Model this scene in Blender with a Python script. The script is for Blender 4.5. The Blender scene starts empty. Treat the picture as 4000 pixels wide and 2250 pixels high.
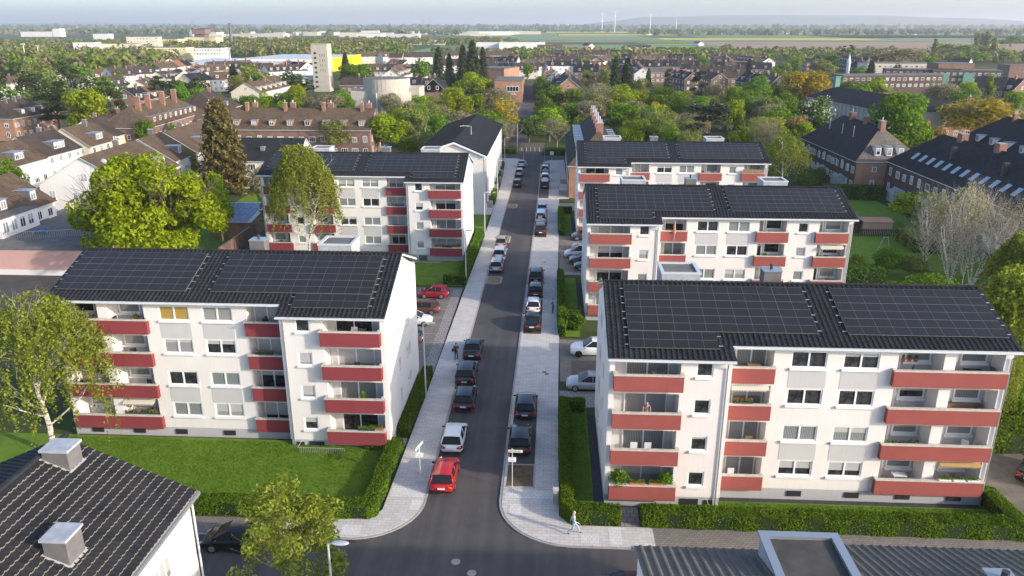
import bpy, math, random
import numpy as np
from mathutils import Vector, Matrix
S = bpy.context.scene
R = math.radians
# ---------------------------------------------------------------- camera
cd = bpy.data.cameras.new('camera'); cam = bpy.data.objects.new('camera', cd); S.collection.objects.link(cam)
cam.location = (0, 0, 31.844); cam.rotation_euler = (R(90 - 18.855), 0, R(3.012))
cd.sensor_width = 36; cd.lens = 36 * 3008.4 / 4000; cd.clip_start = 0.5; cd.clip_end = 60000
S.camera = cam
# ---------------------------------------------------------------- light
SUN_EL, SUN_AZ = 19.0, 114.0            # degrees; azimuth clockwise from +Y
w = bpy.data.worlds.new('World'); S.world = w; w.use_nodes = True
nt = w.node_tree; bg = nt.nodes['Background']; sky = nt.nodes.new('ShaderNodeTexSky')
sky.sky_type = 'NISHITA'; sky.sun_disc = False; sky.sun_elevation = R(SUN_EL); sky.sun_rotation = R(SUN_AZ)
sky.altitude = 100; sky.air_density = 0.7; sky.dust_density = 1.9; sky.ozone_density = 1.5
nt.links.new(sky.outputs[0], bg.inputs[0]); bg.inputs[1].default_value = 0.15
sd = bpy.data.lights.new('sun', 'SUN'); sun = bpy.data.objects.new('sun', sd); S.collection.objects.link(sun)
sd.energy = 2.0; sd.angle = R(1.2); sd.color = (1.0, 0.89, 0.75)
e_, a_ = R(SUN_EL), R(SUN_AZ)
sun.rotation_euler = Vector((math.sin(a_) * math.cos(e_), math.cos(a_) * math.cos(e_), math.sin(e_))).to_track_quat('Z', 'Y').to_euler()
sun.location = (60, -30, 60)
S.view_settings.view_transform = 'Standard'; S.view_settings.look = 'None'
S.view_settings.exposure = 1.27; S.view_settings.gamma = 1
S.render.engine = 'CYCLES'
S.cycles.max_bounces = 5; S.cycles.diffuse_bounces = 3; S.cycles.glossy_bounces = 2; S.cycles.transparent_max_bounces = 6; S.cycles.volume_bounces = 0
rng = random.Random(7); HAZE = 1.3e-4
# ---------------------------------------------------------------- helpers
def link(o): S.collection.objects.link(o); return o
def tag(o, label=None, cat=None, group=None, kind=None):
    if label: o['label'] = label
    if cat: o['category'] = cat
    if group: o['group'] = group
    if kind: o['kind'] = kind
    return o
def empty(name, loc=(0, 0, 0), rz=0, label=None, cat=None, group=None):
    o = bpy.data.objects.new(name, None); link(o); o.location = loc; o.rotation_euler = (0, 0, rz); o.empty_display_size = .3
    return tag(o, label, cat, group)
class MB:
    """collects faces, then links them as one mesh object"""
    def __init__(s): s.v = []; s.f = []; s.m = []; s.sm = False
    def face(s, pts, m=0):
        n = len(s.v); s.v += [tuple(p) for p in pts]; s.f.append(tuple(range(n, n + len(pts)))); s.m.append(m); return s
    def mesh(s, vs, fs, m=0):
        n = len(s.v); s.v += [tuple(p) for p in vs]
        for f in fs: s.f.append(tuple(n + i for i in f)); s.m.append(m)
        return s
    def box(s, x0, y0, z0, x1, y1, z1, m=0):
        return s.mesh([(x0,y0,z0),(x1,y0,z0),(x1,y1,z0),(x0,y1,z0),(x0,y0,z1),(x1,y0,z1),(x1,y1,z1),(x0,y1,z1)],
                      [(3,2,1,0),(4,5,6,7),(0,1,5,4),(1,2,6,5),(2,3,7,6),(3,0,4,7)], m)
    def prism(s, poly, z0, z1, m=0):
        n = len(poly); vs = [(p[0], p[1], z0) for p in poly] + [(p[0], p[1], z1) for p in poly]
        return s.mesh(vs, [tuple(range(n - 1, -1, -1)), tuple(range(n, 2 * n))] + [(i, (i + 1) % n, n + (i + 1) % n, n + i) for i in range(n)], m)
    def tube(s, a, b, r0, r1=None, n=6, m=0, caps=True):
        a = Vector(a); b = Vector(b); r1 = r0 if r1 is None else r1; d = b - a
        if d.length < 1e-6: return s
        d.normalize(); u = d.orthogonal().normalized(); w = d.cross(u); vs = []
        for c, r in ((a, r0), (b, r1)):
            for i in range(n):
                t = 2 * math.pi * i / n; vs.append(c + u * (r * math.cos(t)) + w * (r * math.sin(t)))
        fs = [(i, (i + 1) % n, n + (i + 1) % n, n + i) for i in range(n)]
        if caps: fs += [tuple(range(n - 1, -1, -1)), tuple(range(n, 2 * n))]
        return s.mesh(vs, fs, m)
    def ball(s, c, rx, ry=None, rz=None, n=8, k=5, m=0):
        ry = ry or rx; rz = rz or rx; vs = [(c[0], c[1], c[2] - rz)]
        for j in range(1, k):
            p = -math.pi / 2 + math.pi * j / k
            for i in range(n):
                t = 2 * math.pi * i / n; vs.append((c[0] + rx * math.cos(p) * math.cos(t), c[1] + ry * math.cos(p) * math.sin(t), c[2] + rz * math.sin(p)))
        vs.append((c[0], c[1], c[2] + rz)); L = len(vs) - 1; fs = [(0, 1 + (i + 1) % n, 1 + i) for i in range(n)]
        for j in range(k - 2):
            for i in range(n): fs.append((1 + j*n + i, 1 + j*n + (i+1) % n, 1 + (j+1)*n + (i+1) % n, 1 + (j+1)*n + i))
        fs += [(L, 1 + (k-2)*n + i, 1 + (k-2)*n + (i+1) % n) for i in range(n)]
        return s.mesh(vs, fs, m)
    def data(s, name, mats):
        me = bpy.data.meshes.new(name); me.from_pydata(s.v, [], s.f)
        for m in (mats if isinstance(mats, (list, tuple)) else [mats]): me.materials.append(m)
        me.polygons.foreach_set('material_index', s.m)
        if s.sm: me.polygons.foreach_set('use_smooth', [True] * len(s.f))
        me.update(); return me
    def build(s, name, mats, parent=None, loc=(0, 0, 0), rz=0, label=None, cat=None, group=None, kind=None):
        o = bpy.data.objects.new(name, s.data(name, mats)); link(o); o.parent = parent; o.location = loc
        if rz: o.rotation_euler = (0, 0, rz)
        return tag(o, label, cat, group, kind)
def inst(me, name, parent=None, loc=(0, 0, 0), rz=0, sc=None):
    o = bpy.data.objects.new(name, me); link(o); o.parent = parent; o.location = loc; o.rotation_euler = (0, 0, rz)
    if sc: o.scale = sc
    return o
def bevel(o, wdt, seg=2):
    m = o.modifiers.new('bevel', 'BEVEL'); m.width = wdt; m.segments = seg; m.limit_method = 'ANGLE'; m.angle_limit = R(40); return o
def copy_tree(o, parent=None):
    c = o.copy(); link(c)
    if parent: c.parent = parent
    for ch in list(o.children): copy_tree(ch, c)
    return c
ORD = ['first', 'second', 'third', 'fourth', 'fifth', 'sixth', 'seventh', 'eighth', 'ninth', 'tenth', 'eleventh', 'twelfth', 'thirteenth', 'fourteenth', 'fifteenth', 'sixteenth', 'seventeenth', 'eighteenth', 'nineteenth', 'twentieth', 'twenty-first', 'twenty-second', 'twenty-third', 'twenty-fourth', 'twenty-fifth', 'twenty-sixth', 'twenty-seventh', 'twenty-eighth', 'twenty-ninth', 'thirtieth']
# ---------------------------------------------------------------- materials
def M(name, col, rough=.8, metal=0., spec=.3):
    m = bpy.data.materials.new(name); m.use_nodes = True; b = m.node_tree.nodes['Principled BSDF']
    b.inputs['Base Color'].default_value = (*col, 1); b.inputs['Roughness'].default_value = rough; b.inputs['Metallic'].default_value = metal
    b.inputs['Specular IOR Level'].default_value = spec
    return m
class N:
    """small node helper"""
    def __init__(s, m): s.m = m; s.t = m.node_tree; s.b = s.t.nodes['Principled BSDF']
    def n(s, typ, **k):
        x = s.t.nodes.new('ShaderNode' + typ)
        for a, v in k.items(): setattr(x, a, v)
        return x
    def l(s, a, b): s.t.links.new(a, b)
    def co(s, kind='Object', scale=None):
        c = s.n('TexCoord').outputs[kind]
        if scale is None: return c
        mp = s.n('Mapping'); mp.inputs['Scale'].default_value = scale; s.l(c, mp.inputs['Vector']); return mp.outputs[0]
    def noise(s, scale, vec=None, detail=3, rough=.55):
        x = s.n('TexNoise'); x.inputs['Scale'].default_value = scale; x.inputs['Detail'].default_value = detail; x.inputs['Roughness'].default_value = rough
        if vec is not None: s.l(vec, x.inputs['Vector'])
        return x.outputs['Fac']
    def ramp(s, fac, stops, interp='LINEAR'):
        x = s.n('ValToRGB'); x.color_ramp.interpolation = interp; e = x.color_ramp.elements
        while len(e) < len(stops): e.new(.5)
        for i, (p, c) in enumerate(stops): e[i].position = p; e[i].color = (*c, 1)
        s.l(fac, x.inputs[0]); return x.outputs[0]
    def mix(s, fac, a, b, mode='MIX'):
        x = s.n('Mix', data_type='RGBA', blend_type=mode)
        for sock, v in ((x.inputs[0], fac), (x.inputs[6], a), (x.inputs[7], b)):
            if isinstance(v, (int, float)): sock.default_value = v
            elif isinstance(v, tuple): sock.default_value = (*v, 1)
            else: s.l(v, sock)
        return x.outputs[2]
    def math(s, op, a, b=0.):
        x = s.n('Math', operation=op)
        for i, v in enumerate((a, b)):
            if isinstance(v, (int, float)): x.inputs[i].default_value = v
            else: s.l(v, x.inputs[i])
        return x.outputs[0]
    def col(s, c): s.l(c, s.b.inputs['Base Color']); return s
    def bump(s, h, strength=.3, dist=.02):
        x = s.n('Bump'); x.inputs['Strength'].default_value = strength; x.inputs['Distance'].default_value = dist
        s.l(h, x.inputs['Height']); s.l(x.outputs[0], s.b.inputs['Normal']); return s
def noisy(name, c1, c2, scale, rough=.85, bump=0., bscale=None, detail=4, spec=.2):
    m = M(name, c1, rough, spec=spec); n = N(m); v = n.co()
    n.col(n.ramp(n.noise(scale, v, detail), [(.35, c1), (.65, c2)]))
    if bump: n.bump(n.noise(bscale or scale * 6, v, 3), bump, .02)
    return m
MT = {}
# render walls, white with faint weathering
def wallmat(name, c, amt=.06):
    m = M(name, c, .9, spec=.1); n = N(m); v = n.co(); d = tuple(x * (1 - amt) for x in c)
    a = n.ramp(n.noise(.5, v, 4), [(.3, d), (.7, c)])
    st = n.noise(1.2, n.co(scale=(6, 6, .25)), 3)
    n.col(n.mix(n.ramp(st, [(.45, (0, 0, 0)), (.75, (.35, .35, .35))]), a, tuple(x * .84 for x in c)))
    n.bump(n.noise(60, v, 2), .15, .01); return m

MT['white'] = wallmat('white_render', (.80, .76, .715)); MT['cream'] = wallmat('cream_render', (.70, .63, .50)); MT['beige'] = wallmat('beige_render', (.62, .55, .44))
MT['greypanel'] = wallmat('grey_render', (.56, .55, .54)); MT['plinth'] = wallmat('plinth_render', (.50, .50, .49))
MT['pink'] = wallmat('pink_render', (.62, .38, .33)); MT['yellowwall'] = wallmat('pale_yellow_render', (.72, .62, .36))
MT['concrete'] = wallmat('concrete', (.52, .48, .41), .15)
MT['red'] = wallmat('red_balcony_paint', (.345, .10, .085), .14); MT['deepred'] = wallmat('deep_red_balcony_paint', (.27, .058, .065), .14); MT['cap'] = noisy('balcony_cap', (.62, .58, .50), (.5, .46, .4), 3)
MT['pvc'] = M('white_pvc', (.82, .82, .81), .35, spec=.5); MT['inner'] = M('loggia_wall', (.62, .62, .62), .9)
# glass with curtains or blinds behind it, different in every window
def pane(name):
    m = M(name, (.03, .035, .04), .06, spec=.8); n = N(m); oi = n.n('ObjectInfo').outputs['Random']; v = n.co()
    sep = n.n('SeparateXYZ'); n.l(v, sep.inputs[0])
    wv = n.math('SINE', n.math('MULTIPLY', sep.outputs[0], 55.)); fold = n.ramp(n.math('ADD', n.math('MULTIPLY', wv, .5), .5), [(0., (.14, .155, .155)), (1., (.30, .32, .31))])
    wz = n.math('SINE', n.math('MULTIPLY', sep.outputs[2], 90.)); sl = n.ramp(n.math('ADD', n.math('MULTIPLY', wz, .5), .5), [(.2, (.12, .12, .12)), (.6, (.42, .43, .42))])
    dark = n.ramp(n.noise(2.5, v, 2), [(.35, (.012, .014, .016)), (.7, (.06, .065, .065))])
    sel = n.ramp(oi, [(0., (0, 0, 0)), (.42, (1, 1, 1))], 'CONSTANT'); sel2 = n.ramp(oi, [(0., (0, 0, 0)), (.78, (1, 1, 1))], 'CONSTANT')
    r2 = n.math('FRACT', n.math('MULTIPLY', oi, 37.7)); hgt = n.math('ADD', n.math('MULTIPLY', r2, 2.2), .25); sh = n.math('GREATER_THAN', sep.outputs[2], hgt); shut = n.ramp(n.math('ADD', n.math('MULTIPLY', wz, .5), .5), [(.1, (.40, .40, .39)), (.5, (.52, .51, .50))])
    n.col(n.mix(sh, n.mix(sel2, n.mix(sel, dark, fold), sl), shut)); return m
MT['pane'] = pane('window_glass')
MT['glass'] = M('dark_glass', (.02, .024, .028), .05, spec=.9); MT['dark'] = M('dark_interior', (.03, .03, .03), .7)
# roofs
def anth(name, c, c2, rough=.45, spec=.4):
    m = M(name, c, rough, spec=spec); n = N(m); v = n.co(); n.col(n.ramp(n.noise(1.1, v, 4), [(.3, c), (.7, c2)])); return m
MT['tile'] = anth('anthracite_roof_tile', (.017, .018, .021), (.033, .034, .037), .6, .2); MT['lip'] = M('pale_tile_edge', (.21, .19, .155), .8)  # tile course edges get a paler grey-beige than the tiles
MT['tilegrey'] = anth('grey_roof_tile', (.125, .115, .098), (.165, .152, .13), .85, .1)
def tiled(name, c1, c2, moss=None, su=3.2, sv=2.9, rough=.8, var=.5):
    """roof tiles drawn from the UV layer in metres: columns along u, courses along v"""
    m = M(name, c1, rough, spec=.1); n = N(m); uv = n.n('UVMap').outputs[0]; sep = n.n('SeparateXYZ'); n.l(uv, sep.inputs[0])
    br = n.n('TexBrick'); n.l(uv, br.inputs['Vector']); br.inputs['Scale'].default_value = 1; br.offset = 0
    br.inputs['Brick Width'].default_value = 1 / su; br.inputs['Row Height'].default_value = 1 / sv; br.inputs['Mortar Size'].default_value = .03
    br.inputs['Color1'].default_value = (*c1, 1); br.inputs['Color2'].default_value = (*c2, 1); br.inputs['Mortar'].default_value = (*[x * .45 for x in c1], 1)
    big = n.ramp(n.noise(.35, n.co(), 4), [(.3, (.72, .72, .72)), (.7, (1.15, 1.12, 1.08))])
    c = n.mix(1., br.outputs['Color'], big, 'MULTIPLY')
    if moss: c = n.mix(n.ramp(n.noise(.8, n.co(), 5, .7), [(.5, (0, 0, 0)), (.68, (.8, .8, .8))]), c, moss)
    n.col(c)
    h = n.math('ADD', n.math('MULTIPLY', n.math('SINE', n.math('MULTIPLY', sep.outputs[0], 2 * math.pi * su)), .5), n.math('MULTIPLY', n.math('FRACT', n.math('MULTIPLY', sep.outputs[1], sv)), -1.))
    n.bump(h, .7, .04); return m
MT['brown'] = tiled('brown_clay_tile', (.125, .085, .06), (.17, .12, .085), (.13, .12, .07)); MT['dkbrown'] = tiled('dark_brown_tile', (.075, .06, .052), (.10, .08, .07))
MT['orange'] = tiled('orange_clay_tile', (.36, .14, .07), (.42, .18, .10)); MT['slate'] = tiled('dark_slate_tile', (.026, .027, .031), (.042, .043, .047), rough=.7)
MT['grey'] = tiled('grey_concrete_tile', (.15, .15, .145), (.19, .19, .18)); MT['greyrib'] = tiled('taupe_hip_tile', (.17, .15, .13), (.22, .195, .17))
MT['bitumen'] = noisy('flat_roof_felt', (.13, .125, .12), (.19, .18, .165), 1.2); MT['zinc'] = M('zinc', (.42, .45, .48), .4, .6)
MT['zincdull'] = noisy('weathered_zinc_sheet', (.34, .37, .40), (.46, .48, .50), 2, .5); MT['fibre'] = noisy('fibre_cement_cladding', (.14, .135, .135), (.18, .17, .17), 1.5, .7)
MT['lightgrey'] = M('light_grey_sheet', (.55, .57, .58), .5); MT['whitepaint'] = M('white_paint', (.8, .8, .8), .5)
MT['copper'] = noisy('green_copper', (.13, .27, .22), (.2, .36, .3), 2)
def brick(name, c1, c2, mort=(.42, .38, .33)):
    m = M(name, c1, .9, spec=.1); n = N(m); v = n.n('TexCoord').outputs['Object']
    sep = n.n('SeparateXYZ'); n.l(v, sep.inputs[0]); cmb = n.n('CombineXYZ'); n.l(n.math('ADD', sep.outputs[0], sep.outputs[1]), cmb.inputs[0]); n.l(sep.outputs[2], cmb.inputs[1])
    br = n.n('TexBrick'); n.l(cmb.outputs[0], br.inputs['Vector']); br.inputs['Scale'].default_value = 1; br.inputs['Brick Width'].default_value = .26; br.inputs['Row Height'].default_value = .08
    br.inputs['Mortar Size'].default_value = .008; br.inputs['Color1'].default_value = (*c1, 1); br.inputs['Color2'].default_value = (*c2, 1); br.inputs['Mortar'].default_value = (*mort, 1)
    n.col(n.mix(1., br.outputs['Color'], n.ramp(n.noise(.6, v, 4), [(.3, (.75, .75, .75)), (.7, (1.15, 1.15, 1.15))]), 'MULTIPLY')); return m
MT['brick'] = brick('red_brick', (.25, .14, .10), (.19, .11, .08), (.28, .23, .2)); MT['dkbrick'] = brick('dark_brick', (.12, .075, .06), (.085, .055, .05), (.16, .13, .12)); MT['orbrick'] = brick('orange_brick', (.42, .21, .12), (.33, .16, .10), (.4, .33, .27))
MT['chim'] = brick('chimney_brick', (.31, .14, .095), (.25, .115, .08), (.32, .27, .22))
# solar modules: cells and thin grid from UV in module units
def solar():
    m = M('solar_module', (.02, .022, .03), .25, spec=.35); n = N(m); uv = n.n('UVMap').outputs[0]
    def grid(w, h, ms, c, bgc):
        b = n.n('TexBrick'); b.offset = 0; n.l(uv, b.inputs['Vector']); b.inputs['Scale'].default_value = 1; b.inputs['Brick Width'].default_value = w; b.inputs['Row Height'].default_value = h
        b.inputs['Mortar Size'].default_value = ms; b.inputs['Mortar Smooth'].default_value = 0.; b.inputs['Color1'].default_value = (*bgc, 1); b.inputs['Color2'].default_value = (*bgc, 1); b.inputs['Mortar'].default_value = (*c, 1); return b.outputs['Color']
    a = grid(1., 1., .010, (1, 1, 1), (0, 0, 0)); c = grid(1 / 6, .05, .004, (.038, .038, .038), (.0175, .0172, .0170)); h = grid(10., .5, .007, (1, 1, 1), (0, 0, 0))
    n.col(n.mix(h, n.mix(a, c, (.115, .115, .115)), (.18, .18, .175))); return m
MT['solar'] = solar(); MT['alu'] = M('aluminium', (.7, .7, .7), .35, .7)
MT['bluesolar'] = M('blue_solar_cell', (.03, .07, .17), .2, spec=.6)
# ground
def asph():
    m = M('asphalt', (.09, .09, .09), .88, spec=.2); n = N(m); v = n.co(); a = n.ramp(n.noise(.25, v, 7, .7), [(.3, (.082, .079, .080)), (.7, (.118, .110, .106))])
    lane = n.ramp(n.noise(1., n.co(scale=(1.1, .03, 1)), 3), [(.4, (.86, .86, .87)), (.6, (1.06, 1.05, 1.04))]); st = n.ramp(n.noise(.9, v, 5, .8), [(.60, (1, 1, 1)), (.72, (.80, .80, .80))]); sp = n.ramp(n.noise(7, v, 3), [(.66, (1, 1, 1)), (.70, (1.25, 1.25, 1.25))])
    n.col(n.mix(1., n.mix(1., n.mix(1., a, lane, 'MULTIPLY'), st, 'MULTIPLY'), sp, 'MULTIPLY')); n.bump(n.noise(90, v, 3), .25, .02); return m
MT['asphalt'] = asph()
MT['asphalt2'] = noisy('old_asphalt', (.075, .07, .065), (.10, .092, .085), .5, .9, .25, 60, 6)
def paving(name, c1, c2, bw, bh, mort, ms=.008):
    m = M(name, c1, .85, spec=.2); n = N(m); v = n.co(); br = n.n('TexBrick'); n.l(v, br.inputs['Vector']); br.inputs['Scale'].default_value = 1
    br.inputs['Brick Width'].default_value = bw; br.inputs['Row Height'].default_value = bh; br.inputs['Mortar Size'].default_value = ms
    br.inputs['Color1'].default_value = (*c1, 1); br.inputs['Color2'].default_value = (*c2, 1); br.inputs['Mortar'].default_value = (*mort, 1)
    n.col(n.mix(1., br.outputs['Color'], n.ramp(n.noise(.7, v, 5, .65), [(.3, (.88, .88, .88)), (.7, (1.05, 1.04, 1.03))]), 'MULTIPLY')); return m
MT['pave'] = paving('light_paving', (.58, .545, .505), (.66, .625, .58), .6, .3, (.36, .34, .315), .012); MT['tact'] = paving('pale_tactile_slabs', (.68, .66, .62), (.74, .72, .68), .3, .3, (.38, .37, .35))
MT['kerb'] = noisy('kerb_stone', (.32, .31, .30), (.40, .385, .375), 2); MT['gutter'] = paving('gutter_stone', (.20, .20, .20), (.24, .24, .24), .5, .16, (.12, .12, .12))
MT['oldpave'] = paving('old_brown_paving', (.22, .195, .17), (.27, .24, .205), .32, .2, (.09, .08, .07), .012); MT['slabs'] = paving('grey_slabs', (.30, .285, .265), (.35, .335, .31), .5, .5, (.10, .095, .085), .02)
MT['gravel'] = noisy('dark_gravel', (.045, .047, .052), (.08, .08, .085), 8, 1., .5, 60); MT['soil'] = noisy('soil', (.17, .12, .075), (.10, .085, .05), 3, 1., .5, 30)
MT['sand'] = noisy('sandy_soil', (.36, .25, .12), (.24, .17, .09), 2.5, 1., .5, 30); MT['dirt'] = noisy('dirt_yard', (.17, .145, .12), (.12, .105, .085), 1.2, 1., .4, 25)
MT['lawn'] = noisy('lawn', (.10, .185, .014), (.145, .235, .026), .9, .95, .6, 45, 7); MT['field'] = noisy('green_field', (.115, .19, .06), (.15, .22, .08), .01)
MT['lawn2'] = noisy('rough_grass', (.06, .10, .02), (.11, .13, .04), .6, .95, .6, 25, 7)
MT['rape'] = M('rapeseed_field', (.62, .52, .02), .9); MT['ploughed'] = noisy('ploughed_field', (.30, .20, .13), (.35, .24, .16), .01); MT['crop'] = noisy('young_crop', (.15, .24, .09), (.19, .27, .11), .008)
MT['town'] = noisy('town_ground', (.06, .085, .03), (.11, .105, .07), .05, 1., 0, None, 6)
# foliage: colour differs from leaf to leaf and from tree to tree
def leaf(name, c1, c2, tr=.35, dark=None):
    m = bpy.data.materials.new(name); m.use_nodes = True; n = N(m); n.t.nodes.remove(n.b)
    ri = n.n('NewGeometry').outputs['Random Per Island']; oi = n.n('ObjectInfo').outputs['Random']
    c = n.ramp(ri, [(0., dark or tuple(x * .6 for x in c1)), (.35, c1), (1., c2)])
    hs = n.n('HueSaturation'); n.l(c, hs.inputs['Color']); n.l(n.math('ADD', n.math('MULTIPLY', oi, .3), .86), hs.inputs['Value']); n.l(n.math('ADD', n.math('MULTIPLY', oi, .03), .485), hs.inputs['Hue'])
    d = n.n('BsdfDiffuse'); t = n.n('BsdfTranslucent'); mx = n.n('MixShader'); mx.inputs[0].default_value = tr
    for x in (d, t): n.l(hs.outputs[0], x.inputs['Color'])
    n.l(d.outputs[0], mx.inputs[1]); n.l(t.outputs[0], mx.inputs[2]); n.l(mx.outputs[0], n.t.nodes['Material Output'].inputs[0]); return m
LF = {'lime': leaf('lime_leaves', (.24, .33, .012), (.40, .48, .03), .42), 'green': leaf('green_leaves', (.13, .235, .02), (.22, .34, .035), .42), 'dark': leaf('dark_leaves', (.065, .12, .022), (.11, .18, .035), .2),
 'olive': leaf('olive_leaves', (.22, .26, .05), (.33, .36, .09), .42), 'bud': leaf('budding_twigs', (.29, .265, .14), (.41, .37, .21), .42), 'yellow': leaf('yellow_leaves', (.42, .38, .03), (.58, .50, .07)),
 'golden': leaf('golden_leaves', (.38, .30, .02), (.54, .42, .05)), 'orange': leaf('copper_leaves', (.27, .18, .06), (.38, .26, .09)), 'purple': leaf('purple_leaves', (.045, .02, .022), (.075, .035, .035), .2),
 'needle': leaf('dark_needles', (.045, .065, .025), (.08, .10, .04), .1), 'brownneedle': leaf('brown_needles', (.12, .10, .035), (.21, .17, .065), .2), 'cedar': leaf('grey_cedar_needles', (.065, .085, .06), (.12, .14, .10), .1),
 'birch': leaf('birch_leaves', (.22, .28, .035), (.38, .43, .075), .48), 'chest': leaf('chestnut_leaves', (.09, .15, .025), (.17, .24, .05)), 'flower': leaf('white_blossom', (.55, .55, .40), (.75, .73, .6)), 'hedge': leaf('hedge_leaves', (.10, .18, .014), (.17, .27, .025), .3),
 'grass': leaf('grass_blades', (.12, .215, .016), (.18, .29, .03), .4), 'forest': leaf('forest_leaves', (.15, .20, .045), (.25, .28, .08), .2), 'forest2': leaf('budding_wood', (.23, .21, .10), (.32, .28, .15), .2)}
MT['bark'] = noisy('bark', (.12, .095, .07), (.19, .155, .12), 4); MT['barkgrey'] = noisy('grey_bark', (.22, .18, .13), (.32, .27, .20), 4)
def birchbark():
    m = M('birch_bark', (.6, .56, .48), .8); n = N(m); n.col(n.ramp(n.noise(2.2, n.co(scale=(1, 1, 3)), 4), [(.40, (.10, .08, .06)), (.48, (.55, .50, .42)), (.8, (.72, .68, .60))])); return m
MT['birchbark'] = birchbark()
MT['steel'] = M('galvanised_steel', (.50, .50, .49), .5, .4); MT['dkmetal'] = M('dark_metal', (.05, .05, .055), .5); MT['wood'] = noisy('weathered_wood', (.23, .155, .095), (.30, .21, .13), 3); MT['dkwood'] = noisy('dark_wood', (.05, .045, .04), (.08, .07, .06), 3)
MT['iron'] = noisy('rusty_iron', (.16, .09, .06), (.10, .07, .055), 5)
# ---------------------------------------------------------------- the setting: ground, roads, pavements
def sheet(name, polys, mat, z, thick=0, label=None):
    mb = MB()
    for p in polys:
        if len(p) == 2: (x0, y0), (x1, y1) = p; p = [(x0, y0), (x1, y0), (x1, y1), (x0, y1)]
        if thick: mb.prism(p, z - thick, z)
        else: mb.face([(a, b, z) for a, b in p])
    return mb.build(name, mat, kind='structure', label=label)
g = MB(); G = [-30000, -8000, -2500, -900, -400, 0, 400, 900, 2500, 8000, 30000]; GY = [-3000, -400, 0, 200, 500, 1000, 2500, 6000, 14000, 40000]
for i in range(len(G) - 1):
    for j in range(len(GY) - 1): g.face([(G[i], GY[j], -.03), (G[i+1], GY[j], -.03), (G[i+1], GY[j+1], -.03), (G[i], GY[j+1], -.03)])
def groundmat():
    m = M('ground_cover', (.08, .10, .04), 1., spec=.05); n = N(m); v = n.co()
    near = n.ramp(n.noise(.06, v, 6, .6), [(.3, (.05, .075, .02)), (.55, (.085, .10, .04)), (.75, (.13, .115, .075))])
    far = n.ramp(n.noise(.0011, v, 8, .75), [(.35, (.05, .085, .04)), (.48, (.10, .15, .06)), (.56, (.055, .085, .045)), (.66, (.17, .19, .09))])
    sep = n.n('SeparateXYZ'); n.l(v, sep.inputs[0]); n.col(n.mix(n.ramp(n.math('DIVIDE', sep.outputs[1], 2000.), [(.4, (0, 0, 0)), (.6, (1, 1, 1))]), near, far)); return m
g.build('ground', groundmat(), kind='structure')
def arc(cx, cy, r, a0, a1, n=10): return [(cx + r * math.cos(R(a0 + (a1 - a0) * i / n)), cy + r * math.sin(R(a0 + (a1 - a0) * i / n))) for i in range(n + 1)]
# corner curves at the near junction (right corner centre, left corner centre)
RC = arc(1.55, 46.55, 4.9, 180, 270, 14); LC = arc(-13.0, 46.2, 4.5, 0, -90, 12)
street = [(-70, 33.6), (70, 33.6), (70, 41.65)] + [(1.55, 41.65)] + RC[::-1][1:] + [(-3.35, 60), (-3.1, 100), (-2.75, 150), (-2.85, 185.2)] + [(-2.1, 189), (-.6, 191.5), (2.5, 192.2), (18, 192.2), (18, 198.6), (-2.3, 199), (-9.4, 199.7), (-14.2, 202), (-45, 202), (-45, 194.3), (-8.5, 194.3), (-6.6, 190.2), (-6, 184), (-8.2, 182)] + [(-8.4, 100), (-8.5, 46.2)] + LC[1:] + [(-70, 41.7)]
sheet('road', [street], MT['asphalt'], .0)
sheet('far_street', [[(-14.5, 325), (-7.4, 325), (-10.5, 620), (-15, 620)], [(-14, 214), (-8, 214), (-8, 325), (-14.5, 325)]], MT['asphalt2'], .0)
KH = .10
# kerb and gutter strips follow the road edge
def strip(name, line, wdt, z, mat, thick=.12):
    mb = MB(); L = []
    for i, p in enumerate(line):
        a = line[max(0, i - 1)]; b = line[min(len(line) - 1, i + 1)]; d = Vector((b[0] - a[0], b[1] - a[1])).normalized(); L.append((p[0] - d.y * wdt, p[1] + d.x * wdt))
    for i in range(len(line) - 1): mb.prism([line[i], line[i+1], L[i+1], L[i]], z - thick, z)
    return mb.build(name, mat, kind='structure')
redge = [(-2.5 + .0, 191.3)][:0] + [(2.5, 192.2), (-.6, 191.5), (-2.1, 189), (-2.85, 185.2), (-2.75, 150), (-3.1, 100), (-3.35, 60)] + RC + [(70, 41.65)]
strip('kerb', redge, .16, .07, MT['kerb'])
sh = lambda L, d: [(p[0], p[1]) for p in L]
ledge = [(-70, 41.7)] + LC[::-1] + [(-8.5, 60), (-8.45, 93.9), (-8.4, 98.2), (-8.35, 113.5), (-8.33, 119), (-8.3, 138), (-8.28, 142), (-8.2, 182), (-6, 184), (-6.6, 190.2), (-8.5, 194.3), (-14, 194.3)]
strip('kerb', ledge, .16, .07, MT['kerb'])
RI = arc(1.55, 46.55, 4.72, 180, 270, 14); LI = arc(-13.0, 46.2, 4.3, 0, -90, 12)
pr = [(-3.18, 60), (-3.17, 48.2)] + RI[1:] + [(7.05, 41.83), (7.05, 43.9), (1.7, 43.9), (.85, 44.9), (.85, 60.6), (1.02, 76), (.95, 97), (1.2, 120), (1.4, 146.8), (3.3, 147.2), (3.3, 149), (2.9, 192), (2.5, 192.02), (-.5, 191.3), (-1.95, 188.9), (-2.67, 185.2), (-2.57, 150), (-2.92, 100)]
sheet('pavement', [pr], MT['pave'], .09, .1)
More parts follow.
